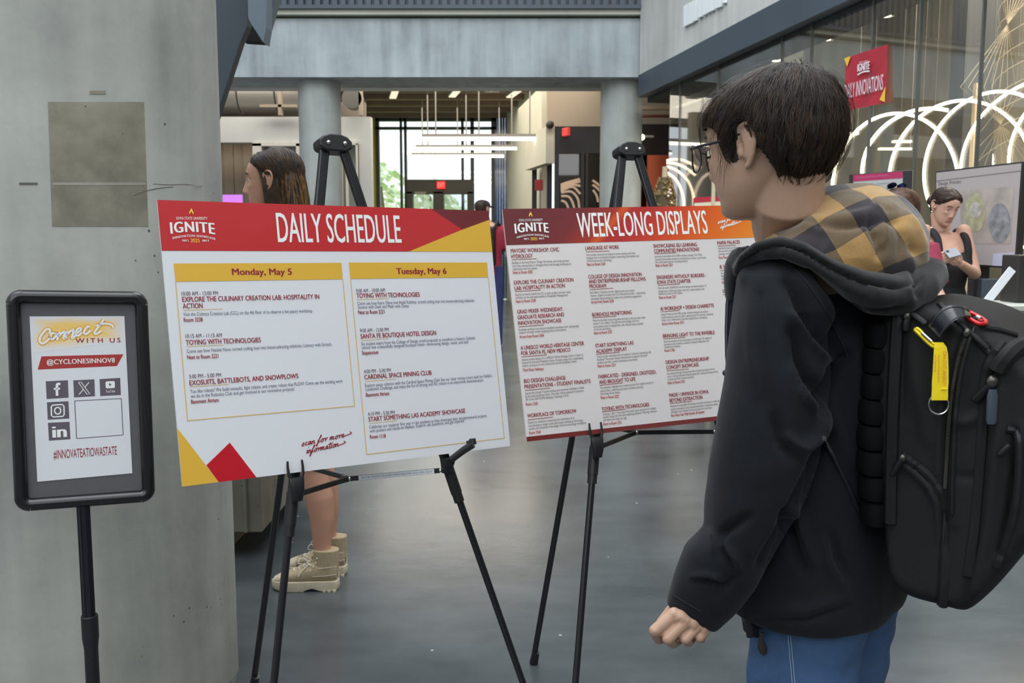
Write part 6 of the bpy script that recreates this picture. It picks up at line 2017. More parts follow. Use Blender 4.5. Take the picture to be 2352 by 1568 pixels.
zl_.build('zip_slider', mat('zip_dark_metal', (46, 48, 50), 0.35, metal=.6), parent=jk, smooth=True)
zt2 = MB(); zt2.loft([(P(1750, 1452, 1.50), np.array([.0035, 0, 0]), np.array([0, .002, 0])), (P(1748, 1468, 1.50), np.array([.0045, 0, 0]), np.array([0, .003, 0])), (P(1751, 1488, 1.50), np.array([.0085, 0, 0]), np.array([0, .004, 0])), (P(1753, 1500, 1.50), np.array([.006, 0, 0]), np.array([0, .003, 0])), (P(1753, 1505, 1.50), np.array([.0015, 0, 0]), np.array([0, .001, 0]))], 14)
zt2.build('zip_pull', mat('zip_pull_brown', (44, 40, 38), 0.5), parent=jk, smooth=True)
MB().ball(P(1667, 856, 1.545), (.006, .005, .006), 12).build('toggle', mat('toggle_navy', (30, 36, 58), 0.4), parent=jk, smooth=True)

# ---- hood: checked lining heaped behind the neck, black shell rolled below it
def plaid():
    m = bpy.data.materials.new('checked_flannel'); m.use_nodes = True
    nt = m.node_tree; L = nt.links.new; b = nt.nodes['Principled BSDF']
    b.inputs['Roughness'].default_value = 0.95; b.inputs['Specular IOR Level'].default_value = 0.15; b.inputs['Sheen Weight'].default_value = 0.3
    uv = nt.nodes.new('ShaderNodeUVMap'); sp = nt.nodes.new('ShaderNodeSeparateXYZ'); L(uv.outputs[0], sp.inputs[0])
    def band(o):
        f = nt.nodes.new('ShaderNodeMath'); f.operation = 'FRACT'; L(o, f.inputs[0])
        g = nt.nodes.new('ShaderNodeMath'); g.operation = 'GREATER_THAN'; g.inputs[1].default_value = 0.5; L(f.outputs[0], g.inputs[0]); return g.outputs[0]
    a, c = band(sp.outputs[0]), band(sp.outputs[1])
    ad = nt.nodes.new('ShaderNodeMath'); ad.operation = 'ADD'; L(a, ad.inputs[0]); L(c, ad.inputs[1])
    dv = nt.nodes.new('ShaderNodeMath'); dv.operation = 'DIVIDE'; dv.inputs[1].default_value = 2.0; L(ad.outputs[0], dv.inputs[0])
    cr = nt.nodes.new('ShaderNodeValToRGB'); cr.color_ramp.interpolation = 'CONSTANT'
    e = cr.color_ramp.elements; e[0].position = 0; e[0].color = (*lin((52, 47, 50)), 1); e[1].position = .25; e[1].color = (*lin((104, 88, 68)), 1)
    k = e.new(.75); k.color = (*lin((164, 130, 82)), 1)
    L(dv.outputs[0], cr.inputs[0])
    nz = nt.nodes.new('ShaderNodeTexNoise'); nz.inputs['Scale'].default_value = 500; tc = nt.nodes.new('ShaderNodeTexCoord'); L(tc.outputs['Object'], nz.inputs['Vector'])
    mx = nt.nodes.new('ShaderNodeMix'); mx.data_type = 'RGBA'; mx.blend_type = 'OVERLAY'; mx.inputs[0].default_value = 0.25
    L(cr.outputs[0], mx.inputs[6]); L(nz.outputs['Fac'], mx.inputs[7]); L(mx.outputs[2], b.inputs['Base Color'])
    return m
LIN = [  # rows: y, x left, x right, depth centre, half thickness
    (421, 1930, 1985, 1.60, .018), (427, 1895, 2030, 1.60, .05), (440, 1872, 2052, 1.59, .075), (456, 1850, 2070, 1.58, .095), (476, 1832, 2088, 1.57, .112), (500, 1810, 2106, 1.56, .125), (530, 1786, 2120, 1.55, .132), (560, 1752, 2126, 1.545, .134), (590, 1722, 2128, 1.54, .132), (625, 1712, 2126, 1.54, .125), (660, 1730, 2112, 1.545, .11)]
hl = MB()
for y, a, b, Y, t in [(0, 0, 0, 0, 0)][:0]: pass
hl.loft([((P((a + b) / 2, y, Y)), P(b, y, Y) - P((a + b) / 2, y, Y), np.array([0.02, t, 0]), 2.3) for y, a, b, Y, t in LIN], 48)
lv, lf = remesh(hl, .0045, 5)
lv = folds(lv, lf, [([(1985, 430), (2010, 470), (2035, 490)], -.006, 5), ([(1978, 432), (2003, 474), (2030, 496)], .004, 5),
    ([(1850, 500), (1905, 508), (1960, 500), (2000, 488), (2050, 478)], .007, 11), ([(1760, 545), (1850, 520), (1905, 530)], .006, 10), ([(1880, 520), (1950, 520), (2010, 512), (2060, 512)], -.009, 9),
    ([(1993, 505), (2000, 530), (2012, 552), (2018, 575), (2016, 590)], -.012, 9), ([(2012, 500), (2030, 520), (2030, 545), (2018, 570)], .008, 8), ([(1985, 505), (1992, 540), (2004, 570)], .006, 8),
    ([(1780, 560), (1830, 590), (1870, 620)], -.008, 9), ([(1900, 560), (1880, 600)], .005, 12), ([(2050, 510), (2070, 545), (2066, 590)], -.006, 10), ([(2080, 490), (2108, 520), (2120, 560)], .006, 9), ([(2090, 560), (2110, 590)], -.012, 12)])
N_ = normals(lv, lf)
lv = lv + N_ * np.array([.007 * noise.noise(Vector(p) * 12.0) + .003 * noise.noise(Vector(p) * 27.0) for p in lv])[:, None]
lm = from_arrays(lv, lf).build('hood_lining', plaid(), parent=jk, smooth=True, angle=0)
# checks follow the cloth: woven grid laid over the dome
me = lm.data; uvl = me.uv_layers.new(name='UVMap')
Lc = np.array([v.co[:] for v in me.vertices]) + np.array(man['_b'])
cc = P(1960, 560, 1.55)
loc = (Lc - cc)
bend = np.array([noise.noise(Vector(p) * 5.0) for p in Lc]) * .03
u = loc @ np.array([.80, -.10, .42]) + bend; v = loc @ np.array([-.34, .45, .72]) - bend * .8
uvv = np.stack([u / .098 + .13, v / .098 + .32], 1)
li_ = np.empty(len(me.loops), int); me.loops.foreach_get('vertex_index', li_)
uvl.data.foreach_set('uv', uvv[li_].ravel())
hs_ = MB()
st_ = MB(); st_.tube(catmull([P(1985, 428, 1.495), P(2000, 455, 1.462), P(2018, 484, 1.44), P(2032, 494, 1.43)], 5), .0016, 6)
ROLL = [((1690, 610), (1698, 638), 1.50, .016), ((1706, 582), (1716, 612), 1.468, .019), ((1738, 558), (1750, 590), 1.438, .021), ((1790, 546), (1800, 586), 1.418, .024), ((1850, 558), (1862, 618), 1.402, .031), ((1915, 592), (1928, 672), 1.392, .039), ((1985, 622), (1996, 722), 1.386, .048), ((2055, 630), (2058, 728), 1.398, .048), ((2104, 618), (2098, 704), 1.43, .044), ((2124, 596), (2116, 672), 1.48, .040), ((2122, 590), (2112, 650), 1.56, .036), ((2090, 590), (2080, 640), 1.66, .034)]
hs_.loft([((P(*a, Y) + P(*b, Y)) / 2 if True else 0, (P(*a, Y) - P(*b, Y)) / 2, unit(P((a[0] + b[0]) / 2, (a[1] + b[1]) / 2, Y) - BC * np.array([1, 1, 0]) - np.array([0, 0, 1.33])) * np.array([1, 1, 0]) * t + FW * -.004, 2.2) for a, b, Y, t in ROLL], 24)
# front collar running down to the chest on the left
hs_.loft([(P(x, y, Y), np.array([w, 0, 0]), FW * t) for x, y, Y, w, t in ((1704, 570, 1.50, .012, .03), (1692, 600, 1.515, .016, .035), (1684, 640, 1.53, .013, .03), (1680, 690, 1.545, .008, .02))], 14)
rv, rf_ = remesh(hs_, .005, 5)
rv = folds(rv, rf_, [([(1700, 606), (1750, 574), (1800, 566), (1850, 580), (1920, 622), (1985, 650), (2060, 660), (2110, 645)], -.012, 7), ([(1715, 622), (1760, 585), (1800, 580), (1860, 606), (1930, 652), (2000, 684), (2070, 690)], .006, 9),
    ([(1860, 620), (1900, 668), (1930, 690)], -.006, 7), ([(1960, 700), (2020, 712), (2080, 704)], -.008, 8), ([(2090, 615), (2110, 640), (2108, 680)], -.012, 7), ([(1925, 640), (2000, 664), (2080, 668)], -.004, 5), ([(1940, 672), (1990, 698), (2050, 704)], .005, 7)])
N_ = normals(rv, rf_)
rv = rv + N_ * np.array([.004 * noise.noise(Vector(p) * 12.0) for p in rv])[:, None]
from_arrays(rv, rf_).build('hood_shell', mat('charcoal_fleece', (29, 28, 28), 0.95, spec=0.1, var=0.12, var_scale=160, sheen=0.2), parent=jk, smooth=True, recalc=True, angle=0)

# ---- jeans and shoes
jn = MB()
for s in (-1, 1):
    jn.loft([(TB(s * x, y, z) + np.array([.034 * min(1, z / .6), 0, 0]), R_b @ np.array([a, 0, 0]), R_b @ np.array([0, b, 0]), 2.2) for z, x, y, a, b in ((.84, .07, -.01, .088, .095), (.80, .080, -.01, .090, .10), (.74, .086, -.005, .090, .100), (.60, .090, .004, .084, .094), (.46, .095, .010, .077, .084), (.30, .10, -.002, .074, .078), (.10, .10, -.012, .072, .078), (.055, .10, -.01, .072, .08))], 28)
jv2, jf2 = remesh(jn, .007, 4)
N_ = normals(jv2, jf2)
jv2 = jv2 + N_ * np.array([.006 * noise.noise(Vector((p[0] * 9, p[1] * 9, p[2] * 22))) + .002 * noise.noise(Vector(p) * 30.0) for p in jv2])[:, None]
jo = from_arrays(jv2, jf2).build('jeans', JEANS, parent=man, smooth=True, angle=0)
bj = BVHTree.FromPolygons([Vector(v) for v in jv2], jf2)
def on_jeans(px, py, lift=.001):
    r = Vector(ray(px, py)).normalized(); h = bj.ray_cast(Vector(CAMP), r, 4.0)
    return (np.array(h[0]) - np.array(r) * lift) if h[0] is not None else P(px, py, 1.5)
ss_ = MB()
for off in (0, 6): ss_.tube([on_jeans(1808 + off + (y - 1440) * .09, y) for y in range(1440, 1640, 20)], .0007, 5)
ss_.build('side_stitching', mat('stitch_pale_blue', (150, 172, 196), 0.8), parent=jo)
for s in (-1, 1):
    sh_ = MB(); sh_.loft([(TB(s * .10, y, z), R_b @ np.array([w, 0, 0]), np.array([0, 0, h]), 2.6) for y, z, w, h in ((-.085, .045, .03, .04), (-.05, .05, .038, .046), (.03, .05, .042, .046), (.10, .04, .046, .036), (.16, .03, .042, .026), (.195, .022, .022, .016))], 20)
    sh_.build('shoe', mat('dark_shoe', (46, 46, 50), 0.6), parent=man, smooth=True)
# ================================================================== the backpack and what hangs on it
PACK = mat('black_ballistic_nylon', (25, 24, 24), 0.75, spec=0.3, var=0.1, var_scale=260, bump=0.12, bump_scale=700)
PACK_S = mat('black_nylon_smooth', (20, 20, 22), 0.55, spec=0.35, var=0.1, var_scale=120)
pkL = TB(-.155, -.165, 0)                       # left side plane of the pack
nL = -(R_b @ np.array([1.0, 0, 0]))             # it faces the man's left
def lp(px, py, out=0.0): return on_plane(px, py, pkL + nL * out, nL)
outl = [(2010, 760), (2016, 722), (2040, 700), (2085, 690), (2150, 702), (2230, 728), (2300, 772), (2368, 826), (2420, 905), (2440, 1010), (2432, 1110), (2402, 1195), (2352, 1268), (2285, 1352), (2240, 1396), (2205, 1416), (2150, 1402), (2090, 1386), (2056, 1368), (2034, 1335), (2022, 1240), (2012, 1080), (2006, 900)]
pack = thing('backpack', 'large black zipped backpack worn on the back of the man in the hooded jacket', 'backpack', (*(pkL - nL * .15)[:2], .72))
prof = np.array([lp(*p) for p in catmull(outl + [outl[0]], 4)[:-1]])
cen = prof.mean(0)
W_ = .31
secs = []
pm = MB()
npf = len(prof)
lay = [(-.006, .90), (.004, .945), (.022, .985), (.05, 1.0), (W_ - .05, 1.0), (W_ - .022, .985), (W_ - .004, .945), (W_ + .006, .90)]
pts = []
for d, s in lay:
    pts += [cen + (p - cen) * s - nL * d for p in prof]
fs = [(i * npf + k, i * npf + (k + 1) % npf, (i + 1) * npf + (k + 1) % npf, (i + 1) * npf + k) for i in range(len(lay) - 1) for k in range(npf)]
fs += [tuple(range(npf - 1, -1, -1)), tuple((len(lay) - 1) * npf + k for k in range(npf))]
pm.add(pts, fs)
pv, pf = remesh(pm, .0055, 4)
PF = [([(2216, 770), (2196, 830), (2182, 920), (2172, 1040), (2168, 1200), (2160, 1400)], -.010, 7), ([(2196, 760), (2176, 840), (2160, 960), (2155, 1080)], .006, 14),
      ([(2245, 745), (2225, 800), (2205, 900), (2196, 1040), (2192, 1200)], .008, 14), ([(2268, 860), (2262, 960), (2252, 1100), (2240, 1250), (2215, 1380)], -.010, 8),
      ([(2290, 900), (2292, 1000), (2282, 1100), (2268, 1220), (2240, 1350)], .008, 16), ([(2332, 990), (2330, 1080), (2318, 1180), (2296, 1270)], -.014, 8), ([(2345, 980), (2344, 1080), (2334, 1180), (2310, 1280)], .008, 10),
      ([(2074, 1048), (2110, 1076), (2145, 1110), (2164, 1150), (2172, 1230), (2160, 1380)], -.007, 5), ([(2064, 1060), (2100, 1084), (2135, 1118), (2154, 1160), (2160, 1240)], .007, 9),
      ([(2076, 720), (2074, 850), (2072, 960)], -.005, 7), ([(2058, 720), (2050, 850), (2046, 1000), (2044, 1200)], .004, 10),
      ([(2092, 780), (2110, 900), (2130, 1010)], .006, 18), ([(2190, 960), (2220, 970), (2250, 955)], .006, 12), ([(2195, 1090), (2225, 1096), (2250, 1088)], -.004, 10),
      ([(2040, 1380), (2100, 1390), (2200, 1402)], -.005, 6), ([(2210, 740), (2260, 790), (2290, 830)], -.006, 6), ([(2120, 705), (2170, 740), (2215, 765)], .006, 12), ([(2090, 730), (2140, 760)], -.004, 10)]
pv = folds(pv, pf, PF)
N_ = normals(pv, pf)
pv = pv + N_ * np.array([.0035 * noise.noise(Vector(p) * 8.0) for p in pv])[:, None]
from_arrays(pv, pf).build('main_compartment', PACK, parent=pack, smooth=True, angle=0)
bvhP = BVHTree.FromPolygons([Vector(v) for v in pv], pf)
def onp(px, py, lift=.003):
    r = Vector(ray(px, py)).normalized(); h = bvhP.ray_cast(Vector(CAMP), r, 4.0)
    return (np.array(h[0]) - np.array(r) * lift) if h[0] is not None else lp(px, py, lift)
def run(pl, r, lift, name, m, k=6, flat=1.0, n=8):
    q = [onp(x, y, lift) for x, y in catmull(pl, k)]
    return MB().tube(q, r, n).build(name, m, parent=pack, smooth=True)
# welted zip tracks
run([(2222, 762), (2204, 810), (2190, 880), (2181, 960), (2175, 1060), (2170, 1180), (2163, 1300), (2158, 1390)], .0042, .002, 'zip_track', PACK_S)
run([(2238, 752), (2220, 806), (2204, 880), (2195, 960), (2190, 1060), (2186, 1180)], .0032, .002, 'piping', PACK_S)
run([(2300, 790), (2272, 838), (2262, 890), (2258, 960), (2250, 1080), (2240, 1200), (2224, 1320)], .0085, .000, 'storm_flap', PACK)
run([(2312, 985), (2334, 992), (2342, 1020), (2340, 1100), (2330, 1180), (2306, 1262), (2288, 1300)], .006, .000, 'pocket_zip_track', PACK_S)
run([(2072, 1044), (2098, 1062), (2135, 1092), (2160, 1130), (2172, 1180), (2174, 1260), (2166, 1390)], .0075, .000, 'side_pocket_piping', PACK)
run([(2064, 712), (2058, 800), (2052, 920), (2048, 1060), (2046, 1200)], .010, -.002, 'side_webbing', PACK_S)
run([(2236, 735), (2262, 752), (2290, 758), (2330, 770)], .006, .000, 'top_seam_roll', PACK)
run([(2290, 850), (2302, 830), (2330, 802), (2370, 790)], .013, .002, 'top_cord_loop', PACK)
run([(2158, 700), (2190, 730), (2222, 760), (2262, 800), (2290, 830)], .005, .002, 'top_zip_track', PACK_S)
# teeth along the main zip
te = MB()
for x, y in catmull([(2218, 778), (2202, 822), (2189, 884), (2180, 960), (2174, 1060), (2170, 1120)], 22):
    te.box(onp(x, y, .0065), (.0022, .0012, .0011))
tag(te.build('zip_teeth', mat('zip_teeth_grey', (70, 68, 64), 0.4), parent=pack), kind='stuff')
# quilted back padding between the man and the pack
for k in range(8):
    y0, y1 = 742 + k * 58, 742 + (k + 1) * 58 - 4
    x = [2020, 2012, 2008, 2004, 2002, 2002, 2006, 2010][k]
    mb = MB(); c = P(x, (y0 + y1) / 2, 1.415)
    hz = (y1 - y0) / F * 1.42 / 2 * 1.04
    mb.loft([(c + np.array([0, 0, hz * t]), np.array([.020 * w, 0, 0]), np.array([0, .03 * w, 0]), 3) for t, w in ((-1, .80), (-.92, .93), (-.6, 1), (0, 1.02), (.6, 1), (.92, .93), (1, .80))], 18)
    mb.build('back_pad', mat('back_mesh_black', (17, 17, 18), 0.95, spec=0.1), parent=pack, smooth=True)
# shoulder straps over the jacket
def strap(side):
    pts = [TB(side * .10, -.155, 1.27), TB(side * .115, -.10, 1.36), TB(side * .12, -.02, 1.385), TB(side * .125, .07, 1.34), TB(side * .135, .135, 1.24), TB(side * .15, .165, 1.12), TB(side * .18, .12, 1.0), TB(side * .195, -.02, .93), TB(side * .16, -.16, .90)]
    q = catmull(pts, 5)
    mb = MB()
    secs = []
    for i, p in enumerate(q):
        t = unit(q[min(i + 1, len(q) - 1)] - q[max(i - 1, 0)])
        o = unit((p - TB(0, 0, p[2])) + np.array([0, 0, .05 if i < 14 else 0]))
        s = unit(np.cross(t, o)); o = np.cross(s, t)
        w = .026 if i < 26 else .011
        secs.append((p, s * w, o * (.007 if i < 26 else .003), 3))
    mb.loft(secs, 14)
    return mb.build('shoulder_strap', PACK_S, parent=pack, smooth=True)
strap(1)
# zip pulls
def pull(a, b, w, name='zip_pull', m=None, lift=.010):
    A, B = onp(*a, lift), onp(*b, lift)
    d = unit(B - A); s = unit(np.cross(d, FW)) * w
    MB().loft([(A, s * .7, FW * .003, 3), (A * .8 + B * .2, s, FW * .0035, 3), (A * .1 + B * .9, s, FW * .0035, 3), (B, s * .75, FW * .003, 3)], 12).build(name, m or PACK_S, parent=pack, smooth=True)
GUN = mat('zip_gunmetal', (92, 90, 86), 0.3, metal=.8)
for c, r in (((2085, 726), .007), ((2074, 1052), .006), ((2222, 764), .006), ((2280, 876), .009)):
    MB().ball(onp(*c, .007), (r, r * .7, r * 1.1), 12).build('zip_slider', GUN, parent=pack, smooth=True)
pull((2083, 732), (2081, 760), .0055); pull((2092, 718), (2124, 742), .0045); pull((2070, 1056), (2048, 1092), .0045); pull((2276, 884), (2238, 922), .0062)
pull((2280, 894), (2276, 974), .0075, m=mat('zip_pull_slate', (62, 72, 84), 0.4)); pull((2232, 766), (2268, 800), .004); pull((2318, 1022), (2294, 1046), .0042)
# leather grab handle
upE = catmull([(2132, 748), (2143, 726), (2162, 709), (2188, 700), (2214, 703), (2227, 713)], 5)
loE = catmull([(2160, 777), (2172, 757), (2186, 741), (2202, 731), (2218, 727), (2231, 727)], 5)
mb = MB(); n_ = len(upE); pts = []
arch = [.004 + .030 * math.sin(math.pi * i / (n_ - 1)) for i in range(n_)]
yA, yB = onp(2146, 760, .0)[1], onp(2228, 724, .0)[1]
for d_ in (0, .005):
    for (x1, y1), (x2, y2), h_, k in zip(upE, loE, arch, range(n_)):
        Yk = yA + (yB - yA) * k / (n_ - 1) - h_ * .6 - .016 + d_
        pts += [P(x1, y1, Yk + .012), P(x2, y2, Yk - .004)]
N2 = 2 * n_
fs = [(2 * i, 2 * i + 1, 2 * i + 3, 2 * i + 2) for i in range(n_ - 1)] + [(N2 + 2 * i, N2 + 2 * i + 2, N2 + 2 * i + 3, N2 + 2 * i + 1) for i in range(n_ - 1)]
fs += [(2 * i, 2 * i + 2, N2 + 2 * i + 2, N2 + 2 * i) for i in range(n_ - 1)] + [(2 * i + 1, N2 + 2 * i + 1, N2 + 2 * i + 3, 2 * i + 3) for i in range(n_ - 1)] + [(0, N2, N2 + 1, 1), (N2 - 2, N2 - 1, 2 * N2 - 1, 2 * N2 - 2)]
mb.add(pts, fs)
gh = mb.build('grab_handle', mat('black_leather', (34, 36, 42), 0.2, spec=0.7, bump=0.05, bump_scale=300), parent=pack, smooth=True)
sti = MB()
for E_, f_ in ((upE, .12), (upE, .88)):
    q_ = []
    for k in range(n_):
        a = np.array(pts[2 * k]) * (1 - f_) + np.array(pts[2 * k + 1]) * f_
        q_.append(a - FW * .0012)
    sti.tube(q_, .0006, 5)
sti.build('edge_stitching', mat('stitch_grey', (74, 76, 84), 0.7), parent=gh)
# red carabiner
RC = mat('red_anodised', (206, 28, 34), 0.3, metal=.35, spec=.7)
cq = [onp(x, y, .014) for x, y in ((2216, 712), (2234, 720), (2252, 729), (2263, 737), (2262, 743), (2248, 743), (2230, 734), (2219, 724), (2216, 712))]
cb = thing('carabiner', 'red carabiner clipped beside the grab handle on top of the backpack', 'carabiner', cq[4])
MB().tube(catmull(cq, 4), .0031, 10).build('body', RC, parent=cb, smooth=True)
MB().tube([onp(2245, 729, .017), onp(2252, 734, .017)], .0042, 12).build('gate_nut', mat('bright_steel', (206, 206, 200), 0.2, metal=1), parent=cb, smooth=True)
# yellow key strap
ks = thing('key_strap', 'yellow woven key strap with silver ring clipped to the backpack handle', 'strap', onp(2156, 930, .02))
YM = mat('yellow_webbing', (240, 212, 18), 0.7, bump=0.1, bump_scale=700)
YC = mat('yellow_anodised', (222, 196, 30), 0.3, metal=.4)
q2 = [onp(x, y, .016) for x, y in ((2104, 754), (2112, 758), (2140, 786), (2150, 794), (2143, 796), (2128, 784), (2110, 766), (2102, 758), (2104, 754))]
MB().tube(catmull(q2, 4), .0026, 10).build('carabiner', YC, parent=ks, smooth=True)
MB().tube([onp(2118, 764, .018), onp(2140, 784, .018)], .0026, 10).build('carabiner_gate', mat('bright_steel', (206, 206, 200), 0.2, metal=1), parent=ks, smooth=True)
rows = [(2147, 2166, 786), (2146, 2174, 797), (2145, 2177, 812), (2143, 2178, 850), (2141, 2178, 880), (2141, 2177, 893), (2140, 2177, 912), (2140, 2176, 919)]
mb = MB(); pts = []
for lift in (.017, .0145):
    for a, b, y in rows: pts += [onp((a + b) / 2, y, lift) + (P(a, y, 1.36) - P((a + b) / 2, y, 1.36)), onp((a + b) / 2, y, lift) + (P(b, y, 1.36) - P((a + b) / 2, y, 1.36))]
n_ = len(rows); fs = []
for i in range(n_ - 1):
    fs += [(2 * i, 2 * i + 1, 2 * i + 3, 2 * i + 2), (2 * n_ + 2 * i, 2 * n_ + 2 * i + 2, 2 * n_ + 2 * i + 3, 2 * n_ + 2 * i + 1), (2 * i, 2 * i + 2, 2 * n_ + 2 * i + 2, 2 * n_ + 2 * i), (2 * i + 1, 2 * n_ + 2 * i + 1, 2 * n_ + 2 * i + 3, 2 * i + 3)]
mb.add(pts, fs)
mb.build('webbing', YM, parent=ks)
MB().tube([onp(2141, 893, .0185), onp(2177, 893, .0185)], .0012, 6).build('stitched_fold', YM, parent=ks)
ring = [onp(2156, 928, .012) + (P(2156 + 22 * math.cos(a), 928 + 22 * math.sin(a), 1.36) - P(2156, 928, 1.36)) for a in np.linspace(0, 2 * math.pi, 33)]
MB().tube(ring, .0016, 8).build('split_ring', mat('bright_steel', (206, 206, 200), 0.2, metal=1), parent=ks, smooth=True)
# red lettering running down the strap
o = onp(2171, 806, .0185); e = onp(2170, 886, .0185)
fK = Face2D(o, unit(e - o), unit(np.cross(FW, unit(e - o))) * 1, -FW, .0004)
fK.V = unit(P(2190, 846, 1.36) - P(2170, 846, 1.36)); fK.V = fK.V - fK.U * (fK.V @ fK.U); fK.V = unit(fK.V)
LK = np.linalg.norm(e - o)
def kt(s, u0, u1, v, h):
    V, Fc = text2d(s); t = V[:, 0] / V[:, 0].max()
    m_ = MB(); m_.add([fK.at(LK * (u0 + (u1 - u0) * a), v + b / caph() * h, 1.5) for a, b in zip(t, V[:, 1])], Fc); return m_
lm_ = kt('IOWA STATE UNIVERSITY', 0, 1, -.0035, .0052)
for s, v in (('Department of Materials Science', -.0105), ('and Engineering', -.0155)):
    k = kt(s, .1, .9 if 'Dep' in s else .6, v, .0028); lm_.add(k.v, k.f)
lm_.build('strap_lettering', mat('strap_red_ink', (196, 74, 30), 0.6), parent=ks, recalc=False)
# ================================================================== the other people in the hall
def V3(*a): return np.array(a, float)
def torso_loft(mb, secs, R, n=28, grow=0.0, e=2.3):
    mb.loft([(c, R @ V3(a + grow, 0, 0), R @ V3(0, b + grow, 0), e) for c, a, b in secs], n)
def hand_simple(mb, wrist, d, up, k=1.0, curl=.5, thumb=1):
    """wrist, finger direction, back-of-hand direction: palm, four bent fingers, thumb"""
    d = unit(d); up = unit(up - d * (up @ d)); s = np.cross(d, up) * thumb
    mb.capsule([wrist, wrist + d * .05 * k], [.022 * k, .021 * k], 12)
    for i, L in enumerate((.070, .078, .073, .058)):
        b = wrist + d * (.078 - .004 * abs(i - 1)) * k + s * (.028 - .019 * i) * k
        mb.capsule([wrist + d * .03 * k + s * (.02 - .013 * i) * k, b], [.014 * k, .0105 * k], 10)
        a1 = curl; p1 = b + (d * math.cos(a1) - up * math.sin(a1)) * L * .45 * k
        a2 = curl * 2.1; p2 = p1 + (d * math.cos(a2) - up * math.sin(a2)) * L * .32 * k
        a3 = curl * 2.9; p3 = p2 + (d * math.cos(a3) - up * math.sin(a3)) * L * .24 * k
        mb.capsule([b, p1, p2, p3], [.0098 * k, .0088 * k, .008 * k, .0068 * k], 10)
    mb.capsule([wrist + s * .012 * k + d * .012 * k, wrist + s * .036 * k + d * .045 * k - up * .008 * k, wrist + s * .042 * k + d * .075 * k - up * .018 * k, wrist + s * .036 * k + d * .098 * k - up * .026 * k], [.015 * k, .0125 * k, .0105 * k, .008 * k], 10)
SKIN_F = skin('skin_fair', (208, 164, 144))
SKIN_L = skin('skin_leg_tan', (196, 148, 124))

# ---------------- woman in profile behind the left board
Y1 = 3.6
H1o = P(625, 418, Y1)
R1_, _ = frame(math.radians(90), math.radians(-2))
def T1(v): return H1o + R1_ @ np.asarray(v)
foot = on_floor(742, 1338); FX, FYd = foot[0], foot[1]
w1 = thing('person', 'woman in profile with long brown hair and beige high-top shoes, behind the DAILY SCHEDULE board', 'person', (FX, FYd, 0))
hv, hf = make_head(T1, [(T1((0, -.02, -.03)), .050), (T1((0, -.035, -.10)), .049), (T1((0, -.065, -.17)), .058)], width=.95, jaw=.9, nose=1.22, voxel=.0026, open_smooth=3)
mi = lips_index(hv, hf, lambda p: R1_.T @ (np.asarray(p) - H1o))
bd = from_arrays(hv, hf, mi)
bb = MB()
def S1(x, y, z): return V3(FX + x, FYd + y, z)     # offsets: x along the hall, she faces -x
Rt = np.array(Matrix.Rotation(math.pi / 2, 3, 'Z'))
TS = [(S1(-.02, .03, .84), .15, .11), (S1(-.03, .03, .95), .165, .12), (S1(-.05, .03, 1.08), .125, .095), (S1(-.09, .03, 1.22), .15, .105), (S1(-.11, .03, 1.34), .15, .10), (S1(-.115, .03, 1.42), .10, .07), (S1(-.12, .03, 1.46), .06, .06)]
torso_loft(bb, TS, Rt)
for sy, dx in ((-.075, .014), (.10, .004)):
    hip = S1(-.02 + dx, .03 + sy * .9, .88); knee = S1(-.035 + dx, .03 + sy * .9, .47); ank = S1(.006 + dx, sy * .9 + .01, .10)
    bb.tube([hip, (hip + knee) / 2, knee + V3(0, 0, .04), knee, knee * .72 + ank * .28 + V3(.012, 0, 0), knee * .5 + ank * .5 + V3(.012, 0, 0), knee * .2 + ank * .8, ank], [.09, .075, .058, .054, .0565, .049, .036, .034], 22)
    bb.capsule([ank, ank + V3(-.10, 0, -.055)], [.034, .024], 12)
for sy in (-.17, .23):
    sh = S1(-.115, .03 + (sy - .03) * .92, 1.38); el = S1(-.10, .03 + sy, 1.10); wr_ = S1(-.26, .02 + sy * .8, .96)
    bb.capsule([sh, el, wr_], [.05, .036, .025], 14)
    hand_simple(bb, wr_, V3(-.9, 0, -.25), V3(0, 0, 1), .92, .5, 1 if sy < 0 else -1)
v_, f_ = remesh(bb, .0055, 3)
bd.add(v_, f_)
bd.build('body', [SKIN_L, LIP_M], parent=w1, smooth=True, recalc=False, angle=0)
eyes(w1, T1, 1.0, lid=SKIN_L, iris=(70, 60, 44))
tp = MB(); torso_loft(tp, TS[1:6], Rt, grow=.018)
for sy in (-.17, .23):
    sh = S1(-.115, .03 + (sy - .03) * .92, 1.375); el = S1(-.10, .03 + sy, 1.10)
    tp.tube([S1(-.115, .03 + (sy - .03) * .5, 1.39), sh, el * .75 + sh * .25, el], [.055, .066, .058, .056], 18)
v_, f_ = remesh(tp, .007, 4)
from_arrays(v_, f_).build('sweatshirt', mat('oatmeal_knit', (176, 166, 152), 0.9, var=.06, var_scale=60), parent=w1, smooth=True, angle=0)
st2 = MB(); torso_loft(st2, [(S1(-.02, .03, .78), .175, .135), (S1(-.02, .03, .86), .17, .13), (S1(-.03, .03, .98), .17, .125)], Rt)
for sy in (-.075, .10): st2.tube([S1(-.02, .03 + sy * .9, .84), S1(-.027, .03 + sy * .9, .66)], [.10, .105], 20)
v_, f_ = remesh(st2, .007, 4)
from_arrays(v_, f_).build('shorts', JEANS, parent=w1, smooth=True, angle=0)
